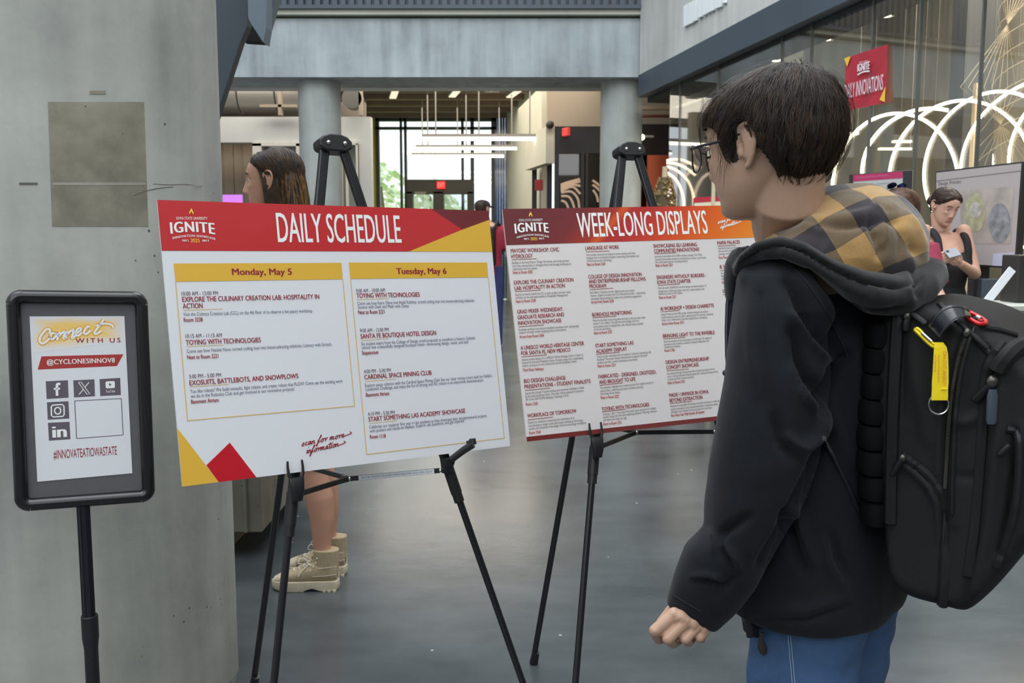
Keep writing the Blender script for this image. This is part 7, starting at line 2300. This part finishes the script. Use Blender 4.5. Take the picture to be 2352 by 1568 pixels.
# hair: long, brown turning lighter
H1M = hair_mat('hair_brown_long', (34, 24, 18), (78, 54, 34), 34)
H1L = hair_mat('hair_brown_lighter', (70, 48, 28), (132, 98, 60), 60)
def thick_w1(x, y, z):
    ang = math.atan2(abs(x), y)
    zl = np.interp(ang, [0, .35, .7, 1.0, 1.25, 1.45, 1.7, 2.0, math.pi], [.084, .080, .070, .056, .042, .026, -.01, -.12, -.14])
    e = sstep(zl - .004, zl + .016, z)
    return e * np.interp(ang, [0, .6, 1.2, 1.7, 2.2, math.pi], [.008, .010, .010, .016, .022, .026])
cv, cf, cth = cap_surface(T1, 1.0, thick_w1, width=.95, jaw=.9)
hm = MB(); hm.add([T1(v) for v in cv], cf)
hm.build('hair', H1M, parent=w1, smooth=True, angle=0)
hl_ = MB()
hl_.loft([(T1(c), R1_ @ V3(a, 0, 0), R1_ @ V3(0, b, 0), 2.3) for c, a, b in (((0, -.066, .06), .070, .050), ((0, -.074, .0), .083, .052), ((0, -.082, -.06), .088, .050), ((0, -.088, -.13), .092, .048), ((0, -.095, -.22), .098, .042), ((0, -.10, -.30), .10, .034), ((0, -.10, -.37), .09, .02))], 28)
lv_, lf_ = remesh(hl_, .005, 3)
from_arrays(lv_, lf_).build('hair_length', H1M, parent=w1, smooth=True, angle=0)
Lloc = np.array([R1_.T @ (p - H1o) for p in lv_])
rg1 = np.random.default_rng(11)
sd = [Lloc[i] for i in rg1.choice(len(Lloc), 700) if Lloc[i][2] > -.3]
sm = strands(Lloc, lf_, T1, sd, lambda p, n: V3(0, -.06 if p[1] < -.09 else .02, -1), 12, .016, .0016, lift=.003, jitter=.12, seed=12)
tag(sm.build('hair_strands', H1L, parent=w1, smooth=True, angle=0, recalc=False), kind='stuff')
sd = area_seeds(cv, cf, cth, 700, rg1)
sm = strands(cv, cf, T1, sd, lambda p, n: V3(np.sign(p[0]) * .55, -.45, -.5 if p[2] > .07 else -1.0), 8, .013, .0013, lift=.002, jitter=.12, seed=13)
tag(sm.build('hair_strands', H1M, parent=w1, smooth=True, angle=0, recalc=False), kind='stuff')
# front strands tucked before and behind the ear
tk = MB()
for k in range(16):
    s = 1 if k % 8 else -1
    for s in (1, -1):
        x0 = .062 + .001 * (k % 4)
        tk.tube(catmull([T1((s * .04, .064 - .003 * k, .088)), T1((s * .066, .036 - .004 * k, .05)), T1((s * (.078 + .0005 * k), .018 - .004 * k, 0)), T1((s * (.079 + .0005 * k), .012 - .004 * k, -.06)), T1((s * .078, .008 - .005 * k, -.14)), T1((s * .085, .0 - .005 * k, -.24))], 4), [.0035] * 20 + [.0015], 6)
tk.build('hair_side_locks', H1M, parent=w1, smooth=True)
# shoes: beige canvas high-tops on thick ridged soles
CANVAS = mat('beige_canvas', (176, 158, 128), 0.9, var=.08, var_scale=90, bump=.1, bump_scale=500)
RUB = mat('cream_rubber', (204, 192, 168), 0.6, var=.08, var_scale=30)
LACE = mat('cream_lace', (222, 212, 196), 0.8)
def high_top(o, k, parent):
    q = lambda y, z, x=0: o + V3(-y, x, z) * k      # y forward = -x in the hall
    up = MB()
    secs = []
    for y, zc_, hw, hh in ((-.052, .075, .026, .034), (-.035, .078, .034, .042), (0, .078, .037, .044), (.05, .072, .039, .038), (.10, .062, .041, .028), (.15, .054, .040, .020), (.185, .048, .033, .013), (.20, .045, .02, .006)):
        secs.append((q(y, zc_), V3(0, hw, 0) * k, V3(0, 0, hh) * k, 2.5))
    up.loft(secs, 24)
    up.loft([(q(-.005 + dy, z), V3(0, a, 0) * k, V3(b, 0, 0) * k, 2.2) for z, dy, a, b in ((.07, 0, .036, .055), (.10, -.003, .036, .052), (.13, -.004, .037, .052), (.158, -.004, .038, .052), (.168, -.005, .0385, .052))], 24)
    v, f = remesh(up, .003, 4)
    sh = from_arrays(v, f).build('shoe', CANVAS, parent=parent, smooth=True, angle=0)
    so = MB()
    pr = catmull([(-.062, 0), (-.05, .031), (.0, .038), (.06, .041), (.12, .045), (.17, .042), (.205, .025), (.216, 0)], 4)
    out_ = [(y, x) for y, x in pr] + [(y, -x) for y, x in pr[::-1][1:-1]]
    n = len(out_)
    pts = []
    for z, s in ((.002, .97), (.010, 1.0), (.030, 1.0), (.040, .99), (.042, .93)):
        pts += [q(.075 + (y - .075) * s, z + (.010 * max(0, (y - .13) / .085) ** 2 if z < .02 else 0) + (.012 * math.exp(-((y - .045) / .025) ** 2) if z < .011 else 0), x * s) for y, x in out_]
    so.add(pts, [(i * n + j, i * n + (j + 1) % n, (i + 1) * n + (j + 1) % n, (i + 1) * n + j) for i in range(4) for j in range(n)] + [tuple(range(n - 1, -1, -1)), tuple(4 * n + j for j in range(n))])
    for y in (-.045, -.025, -.005, .085, .105, .125, .145):
        so.box(q(y, .004), (.0065 * k, .040 * k, .004 * k))
    so.build('sole', RUB, parent=sh, smooth=True)
    tc_ = MB(); tc_.loft([(q(y, z), V3(0, w, 0) * k, V3(0, 0, h) * k, 2.4) for y, z, w, h in ((.150, .050, .0415, .025), (.180, .046, .0355, .018), (.205, .042, .022, .009))], 20)
    tc_.build('toe_cap', RUB, parent=sh, smooth=True)
    st = MB()
    st.tube([q(-.058, .045), q(-.057, .10), q(-.053, .15), q(-.056, .172)], .003 * k, 6)
    for a in ([(-.055, .108), (-.02, .101), (.02, .098)], [(-.058, .075), (-.02, .068), (.04, .064)]):
        for s in (1, -1): st.tube([q(y, z, s * .0385) for y, z in a], .0011 * k, 5)
    st.build('piping', LACE, parent=sh, smooth=True)
    la = MB()
    ey = [(.036, .150), (.041, .132), (.050, .116), (.064, .101), (.082, .091), (.102, .083), (.122, .076)]
    for i, (y, z) in enumerate(ey):
        for s in (1, -1):
            if i < len(ey) - 1 and i > 1:
                y2, z2 = ey[i + 1]
                la.tube(catmull([q(y - .004, z - .010, s * .030), q((y + y2) / 2 + .012, (z + z2) / 2 + .004, s * .008), q(y2 - .002, z2 - .006, -s * .026)], 4), .0030 * k, 6)
    for s in (1, -1):
        la.tube(catmull([q(.052, .116, s * .012), q(.088, .135, s * .02), q(.098, .118, s * .03), q(.070, .106, s * .02)], 5), .0026 * k, 6)
        la.tube(catmull([q(.055, .112, s * .02), q(.082, .088, s * .036), q(.098, .066, s * .042)], 5), .0026 * k, 6)
    la.build('laces', LACE, parent=sh, smooth=True)
    el = MB()
    for y, z in ey:
        for s in (1, -1): el.ball(q(y - .014, z - .012, s * .034), .0038 * k, 8)
    el.build('eyelets', LACE, parent=sh, smooth=True)
high_top(S1(0.020, -.062, 0), .98, w1)
high_top(S1(0.022, .105, 0), .98, w1)

def plain_shoe(c, R, m, parent, k=1.0):
    # c: point on the floor under the ankle, R: turns local y to where the foot points
    q = lambda y, z: c + R @ V3(0, y, 0) * k + V3(0, 0, z) * k
    MB().loft([(q(y, z), R @ V3(w, 0, 0) * k, V3(0, 0, hh) * k, 2.6) for y, z, w, hh in ((-.075, .042, .026, .036), (-.05, .048, .036, .044), (.0, .048, .040, .044), (.07, .040, .044, .036), (.13, .030, .042, .027), (.175, .024, .030, .020), (.19, .020, .012, .010))], 20).build('shoe', m, parent=parent, smooth=True)
# ---------------- woman with the phone
Y2 = 6.0
H2o = P(2171, 474, Y2)
R2_, _ = frame(math.radians(190), math.radians(-24), math.radians(-3))
def T2(v): return H2o + R2_ @ np.asarray(v) * .95
base2 = V3(H2o[0] + .03, Y2 + .06, 0)
w2 = thing('person', 'woman in a black tank dress looking down at the phone she holds in both hands', 'person', base2)
nk2 = V3(H2o[0] + .01, Y2 + .055, 1.45)
hv, hf = make_head(T2, [(T2((0, -.02, -.02)), .050), (T2((0, -.03, -.075)), .050), (nk2 + V3(0, 0, .0), .056)], width=1.0, jaw=.97, nose=.95, voxel=.003, open_smooth=3)
mi = lips_index(hv, hf, lambda p: R2_.T @ (np.asarray(p) - H2o))
bd = from_arrays(hv, hf, mi)
R2b = np.array(Matrix.Rotation(math.radians(186), 3, 'Z'))
def B2(x, y, z): return V3(base2[0], base2[1], 0) + R2b @ V3(x, y, 0) + V3(0, 0, z)
TS2 = [(B2(0, 0, .86), .165, .12), (B2(0, 0, .96), .165, .12), (B2(0, .005, 1.08), .13, .10), (B2(0, .01, 1.22), .15, .115), (B2(0, .0, 1.32), .165, .10), (B2(0, -.01, 1.39), .14, .075), (B2(0, -.01, 1.43), .085, .06), (nk2, .055, .052)]
bb = MB(); torso_loft(bb, TS2, R2b)
for s in (-1, 1):
    bb.ball(B2(s * .075, .085, 1.235), (.06, .05, .06), 18)
# arms: image right is her left
shL, elL, wrL = P(2213, 531, 6.04), P(2239, 628, 5.95), P(2206, 605, 5.75)
shR, elR, wrR = P(2124, 531, 6.06), P(2112, 632, 5.97), P(2145, 598, 5.76)
bb.capsule([shL, elL], [.047, .038], 16); bb.capsule([elL, wrL], [.037, .025], 16)
bb.capsule([shR, elR], [.047, .038], 16); bb.capsule([elR, wrR], [.037, .025], 16)
for s in (-1, 1):
    bb.tube([B2(s * .085, 0, .90), B2(s * .085, .01, .65), B2(s * .085, .0, .46), B2(s * .085, -.015, .33), B2(s * .085, -.01, .09)], [.085, .07, .052, .052, .032], 18)
    bb.capsule([B2(s * .085, -.02, .05), B2(s * .09, .13, .03)], [.032, .024], 12)
v_, f_ = remesh(bb, .0055, 3); bd.add(v_, f_)
hb = MB()
phc = P(2187, 584, 5.68)
hand_simple(hb, wrL, phc + V3(.028, .02, -.012) - wrL, V3(.5, -.6, -.5), .92, .62, -1)
hand_simple(hb, wrR, phc + V3(-.02, .02, -.01) - wrR, V3(-.5, -.75, -.25), .92, .62, 1)
v_, f_ = remesh(hb, .0028, 3); bd.add(v_, f_)
bd.build('body', [SKIN_F, LIP_M], parent=w2, smooth=True, recalc=False, angle=0)
eyes(w2, T2, 1.0, lid=SKIN_F)
lidm = MB()
for s in (1, -1): lidm.ball(T2((s * .0315, .0722, .0105)), .0127, 14)
lidm.build('lowered_eyelids', SKIN_F, parent=w2, smooth=True)
dr = MB(); torso_loft(dr, [(B2(0, 0, .62), .22, .17), (B2(0, 0, .80), .195, .15), (B2(0, 0, .96), .178, .132), (B2(0, .005, 1.08), .142, .112), (B2(0, .012, 1.20), .160, .125), (B2(0, .012, 1.265), .158, .118)], R2b)
for s in (-1, 1):
    dr.ball(B2(s * .085, .088, 1.238), (.074, .058, .074), 18)
    dr.ball(B2(s * .135, .02, 1.27), (.045, .085, .075), 16)
    dr.tube(catmull([B2(s * .10, .118, 1.25), B2(s * .100, .118, 1.33), B2(s * .098, .078, 1.412), B2(s * .096, -.012, 1.448), B2(s * .10, -.09, 1.36), B2(s * .09, -.11, 1.25)], 4), .024, 12, flat=1)
v_, f_ = remesh(dr, .006, 3)
from_arrays(v_, f_).build('tank_dress', mat('black_jersey', (28, 28, 30), 0.85, var=.08, var_scale=40), parent=w2, smooth=True, angle=0)
H2M = hair_mat('hair_dark_brown', (36, 26, 22), (70, 50, 40), 50)
def thick_w2(x, y, z):
    ang = math.atan2(abs(x), y)
    zl = np.interp(ang, [0, .25, .5, .8, 1.1, 1.4, 1.7, 2.1, math.pi], [.082, .078, .066, .048, .03, .012, -.005, -.055, -.07])
    e = sstep(zl - .003, zl + .014, z)
    return e * (np.interp(ang, [0, .8, 1.5, math.pi], [.008, .010, .012, .014]) - .004 * math.exp(-(x / .004) ** 2) * (1 if y > -.03 else 0))
cv, cf, cth = cap_surface(T2, 1.0, thick_w2, width=1.0, jaw=.97)
hm = MB(); hm.add([T2(v) for v in cv], cf); hm.build('hair', H2M, parent=w2, smooth=True, angle=0)
MB().ball(T2((-.01, -.125, -.02)), (.042, .038, .042), 18).ball(T2((.02, -.13, -.01)), (.03, .03, .034), 14).build('hair_bun', H2M, parent=w2, smooth=True)
rg2 = np.random.default_rng(21)
sm = strands(cv, cf, T2, area_seeds(cv, cf, cth, 450, rg2), lambda p, n: V3(np.sign(p[0]) * .8, -.6, -.5), 7, .013, .0014, lift=.0018, jitter=.1, seed=22)
tag(sm.build('hair_strands', H2M, parent=w2, smooth=True, angle=0, recalc=False), kind='stuff')
lk = MB()
for k in range(5): lk.tube(catmull([T2((-.072, .02 - .006 * k, .02)), T2((-.080, .006 - .006 * k, -.02)), T2((-.079, .0 - .006 * k, -.07)), T2((-.072, -.004, -.10))], 4), .0026, 6)
lk.build('hair_side_locks', H2M, parent=w2, smooth=True)
for s in (-1, 1): plain_shoe(B2(s * .085, -.015, 0), R2b, mat('black_flat_shoe', (30, 30, 32), 0.5), w2)
# phone
pn = unit(V3(-.15, -.55, .62)); pu = unit(np.cross(V3(0, 0, 1), pn)); pu = unit(V3(.98, .1, .18)); pu = unit(pu - pn * (pu @ pn)); pv_ = np.cross(pn, pu)
ph = thing('phone', 'grey phone held in both hands by the woman in the black tank dress', 'phone', phc)
Rp = np.stack([pu, pv_, pn], 1)
MB().box(phc + pn * .012, (.038, .036, .004), R=Rp).build('case', mat('phone_grey', (150, 152, 160), 0.3, metal=.3), parent=ph, bevel=.003)
MB().box(phc + pn * .0165 + pu * -.022 + pv_ * .02, (.009, .009, .0015), R=Rp).build('camera_bump', mat('phone_lens', (60, 60, 66), 0.2), parent=ph, bevel=.001)
MB().box(phc + pn * .0072, (.036, .034, .001), R=Rp).build('screen', mat('phone_screen', (30, 32, 38), 0.1), parent=ph)

# ---------------- woman in the maroon shirt, mostly behind the man's hood
Y3 = 4.55
H3o = P(2058, 494, Y3)
R3_, _ = frame(math.radians(28), math.radians(-6))
def T3(v): return H3o + R3_ @ np.asarray(v)
b3 = V3(H3o[0] + .04, Y3 - .02, 0)
w3 = thing('person', 'woman in a maroon shirt with sunglasses on her head, half hidden behind the hood', 'person', b3)
R3b = np.array(Matrix.Rotation(math.radians(14), 3, 'Z'))
def B3(x, y, z): return V3(b3[0], b3[1], 0) + R3b @ V3(x, y, 0) + V3(0, 0, z)
hv, hf = make_head(T3, [(T3((0, -.02, -.03)), .051), (T3((0, -.035, -.09)), .050), (B3(-.0, 0, 1.40), .062)], voxel=.0035, open_smooth=3)
bd = from_arrays(hv, hf, lips_index(hv, hf, lambda p: R3_.T @ (np.asarray(p) - H3o)))
TS3 = [(B3(0, 0, .84), .16, .115), (B3(0, 0, .94), .17, .12), (B3(0, 0, 1.06), .135, .1), (B3(0, 0, 1.2), .155, .105), (B3(0, 0, 1.31), .16, .09), (B3(0, 0, 1.365), .12, .07), (B3(0, 0, 1.41), .06, .058)]
bb = MB(); torso_loft(bb, TS3, R3b)
sh, el, wr_ = P(2122, 572, 4.5), P(2146, 668, 4.42), P(2172, 712, 4.30)
bb.capsule([sh, el], [.05, .040], 16); bb.capsule([el, wr_ + (wr_ - el) * .8], [.038, .025], 16)
wrx = wr_ + (wr_ - el) * .8
hand_simple(bb, wrx, wr_ - el, V3(.5, -.7, .3), .9, .4, 1)
shl = B3(-.17, 0, 1.33)
bb.capsule([shl, B3(-.22, 0, 1.06), B3(-.2, .1, .86)], [.048, .036, .025], 14)
hand_simple(bb, B3(-.2, .1, .86), V3(0, .15, -1), V3(-1, 0, 0), .9, .3, 1)
for s in (-1, 1):
    bb.tube([B3(s * .085, 0, .90), B3(s * .085, .01, .65), B3(s * .085, 0, .46), B3(s * .085, -.015, .33), B3(s * .085, -.01, .09)], [.085, .07, .052, .052, .032], 18)
    bb.capsule([B3(s * .085, -.02, .05), B3(s * .09, .13, .03)], [.032, .024], 12)
v_, f_ = remesh(bb, .006, 3); bd.add(v_, f_)
bd.build('body', [SKIN_F, LIP_M], parent=w3, smooth=True, recalc=False, angle=0)
eyes(w3, T3, 1.0, lid=SKIN_F)
tp = MB(); torso_loft(tp, [(B3(0, 0, .86), .165, .125)] + TS3[1:6], R3b, grow=.022)
tp.tube([sh * .8 + B3(0, 0, 1.33) * .2, sh + V3(.01, 0, .0), sh * .45 + el * .55, sh * .12 + el * .88], [.058, .066, .070, .074], 20)
tp.tube([B3(-.12, 0, 1.34), shl, shl * .4 + B3(-.22, 0, 1.06) * .6], [.056, .064, .066], 20)
v_, f_ = remesh(tp, .007, 3)
from_arrays(v_, f_).build('shirt', mat('maroon_cotton', (160, 62, 84), 0.9, var=.06, var_scale=40), parent=w3, smooth=True, angle=0)
tr = MB()
for s in (-1, 1): tr.tube([B3(s * .075, 0, .95), B3(s * .085, .0, .8), B3(s * .088, .01, .46), B3(s * .09, -.01, .08)], [.11, .105, .075, .06], 20)
v_, f_ = remesh(tr, .008, 3)
from_arrays(v_, f_).build('trousers', mat('dark_denim', (44, 52, 70), 0.85), parent=w3, smooth=True, angle=0)
for s in (-1, 1): plain_shoe(B3(s * .09, -.015, 0), R3b, mat('grey_trainer', (120, 120, 122), 0.6), w3, 1.05)
H3M = hair_mat('hair_chestnut', (44, 28, 22), (104, 68, 46), 40)
def thick_w3(x, y, z):
    ang = math.atan2(abs(x), y)
    zl = np.interp(ang, [0, .5, .9, 1.2, 1.5, 1.9, math.pi], [.075, .06, .03, -.03, -.08, -.13, -.14])
    return sstep(zl - .004, zl + .016, z) * np.interp(ang, [0, .8, 1.5, math.pi], [.008, .012, .018, .022])
cv, cf, cth = cap_surface(T3, 1.0, thick_w3)
hm = MB(); hm.add([T3(v) for v in cv], cf); hm.build('hair', H3M, parent=w3, smooth=True, angle=0)
hl_ = MB(); hl_.loft([(T3(c), R3_ @ V3(a, 0, 0), R3_ @ V3(0, b, 0)) for c, a, b in (((0, -.05, .05), .078, .06), ((0, -.06, -.03), .088, .06), ((0, -.07, -.12), .094, .05), ((0, -.08, -.2), .09, .036), ((0, -.08, -.26), .07, .02))], 24)
lv_, lf_ = remesh(hl_, .006, 3)
from_arrays(lv_, lf_).build('hair_length', H3M, parent=w3, smooth=True, angle=0)
sg = MB()
SGM = mat('sunglass_frame', (28, 28, 34), 0.25)
for s in (1, -1):
    c = V3(s * .036, -.012, .142)
    sg.tube([T3(c + V3(.03 * math.cos(a), -.014 * math.sin(a), .012 * math.sin(a))) for a in np.linspace(0, 2 * math.pi, 17)], .0022, 6)
    sg.tube([T3((s * .066, -.012, .138)), T3((s * .090, -.03, .10)), T3((s * .100, -.055, .045))], .0028, 6)
sg.tube([T3((-.008, -.012, .145)), T3((.008, -.012, .145))], .0022, 6)
so_ = sg.build('sunglasses', SGM, parent=w3, smooth=True)
for s in (1, -1):
    c = V3(s * .036, -.012, .142)
    MB().add([T3(c + V3(.029 * math.cos(a), -.0135 * math.sin(a), .0115 * math.sin(a))) for a in np.linspace(0, 2 * math.pi, 16, endpoint=False)], [tuple(range(16))]).build('mirror_lens', mat('mirror_blue', (70, 70, 170), 0.08, metal=.9), parent=so_, recalc=False)

# ---------------- man in a cap walking away, far down the hall
Y4 = 11.4
H4o = P(1109, 482, Y4)
R4_, _ = frame(math.radians(-40), 0)
def T4(v): return H4o + R4_ @ np.asarray(v)
b4 = V3(P(1120, 520, Y4)[0], Y4, 0)
w4 = thing('person', 'man in dark cap and maroon shirt walking away far down the hall', 'person', b4)
R4b = np.array(Matrix.Rotation(math.radians(-12), 3, 'Z'))
zs4 = H4o[2] - .115 - 0.0
K = zs4 / 1.50
def B4(x, y, z): return V3(b4[0], b4[1], 0) + R4b @ V3(x * K, y * K, 0) + V3(0, 0, z * K)
hv, hf = make_head(T4, [(T4((0, -.02, -.03)), .056), (B4(0, 0, 1.44), .062)], voxel=.006, open_smooth=2)
bd = from_arrays(hv, hf, lips_index(hv, hf, lambda p: R4_.T @ (np.asarray(p) - H4o)))
TS4 = [(B4(0, 0, .88), .16, .115), (B4(0, 0, 1.05), .155, .115), (B4(0, 0, 1.25), .185, .12), (B4(0, 0, 1.36), .19, .10), (B4(0, 0, 1.42), .14, .08), (B4(0, 0, 1.47), .065, .06)]
bb = MB(); torso_loft(bb, TS4, R4b)
for s, d in ((1, .02), (-1, -.02)):
    el, wr_ = B4(s * .25, -.02, 1.12), B4(s * .265, .06, .90)
    bb.capsule([B4(s * .19, 0, 1.37), el, wr_], [.055, .045, .03], 14)
    hand_simple(bb, wr_, V3(0, .2, -1), V3(s, 0, 0), 1.05, .35, s)
    bb.tube([B4(s * .09, 0, .92), B4(s * .09, .03 * s, .48), B4(s * .09, .06 * s - .03, .08)], [.09, .06, .038], 16)
    bb.capsule([B4(s * .09, .06 * s - .05, .05), B4(s * .1, .06 * s + .12, .03)], [.036, .028], 12)
v_, f_ = remesh(bb, .009, 2); bd.add(v_, f_)
bd.build('body', [SKIN_F, LIP_M], parent=w4, smooth=True, recalc=False, angle=0)
tp = MB(); torso_loft(tp, TS4[:5], R4b, grow=.022)
for s in (1, -1): tp.tube([B4(s * .14, 0, 1.39), B4(s * .2, 0, 1.36), B4(s * .245, -.015, 1.17)], [.07, .078, .078], 18)
v_, f_ = remesh(tp, .01, 3); from_arrays(v_, f_).build('shirt', mat('crimson_cotton', (158, 44, 62), 0.9), parent=w4, smooth=True, angle=0)
tr = MB()
for s in (-1, 1): tr.tube([B4(s * .08, 0, .98), B4(s * .09, .0, .8), B4(s * .09, .03 * s, .48), B4(s * .09, .06 * s - .03, .09)], [.115, .11, .085, .075], 18)
v_, f_ = remesh(tr, .01, 3); from_arrays(v_, f_).build('trousers', mat('navy_trousers', (52, 58, 104), 0.85), parent=w4, smooth=True, angle=0)
cpm = MB()
cv4, cf4 = head_grid(1.08)
cpm.add([T4(v * V3(1.03, 1.02, 1.02)) for v in cv4], [f for f in cf4 if all(cv4[i][2] > .035 for i in f)])
cpm.loft([(T4((0, .10, .045)), R4_ @ V3(.075, 0, 0), R4_ @ V3(0, 0, .006)), (T4((0, .15, .04)), R4_ @ V3(.065, 0, 0), R4_ @ V3(0, 0, .005)), (T4((0, .175, .035)), R4_ @ V3(.03, 0, 0), R4_ @ V3(0, 0, .004))], 16)
cpm.build('cap', mat('cap_charcoal', (52, 50, 52), 0.8), parent=w4, smooth=True)
hm4 = MB(); hm4.add([T4(v * 1.04) for v in cv4], [f for f in cf4 if all(cv4[i][2] > -.06 * 1.08 and cv4[i][1] < -.02 for i in f)])
hm4.build('hair', H2M, parent=w4, smooth=True)
for s in (-1, 1): plain_shoe(V3(*(B4(s * .09, .06 * s - .04, 0)[:2]), 0), R4b, mat('grey_trainer', (120, 120, 122), 0.6), w4, 1.2)
pk4 = thing('backpack', 'black backpack on the man in the dark cap', 'backpack', B4(0, -.2, 1.0))
MB().box(B4(-.0, -.215, 1.2), (.15, .07, .24), R=R4b).build('main_compartment', BLK, parent=pk4, bevel=.03, segs=3)
for s in (-1, 1): MB().tube([B4(s * .11, -.14, 1.4), B4(s * .12, -.02, 1.47), B4(s * .13, .12, 1.36), B4(s * .15, .13, 1.15)], .02, 10).build('shoulder_strap', BLK, parent=pk4, smooth=True)
cleanup_tags()
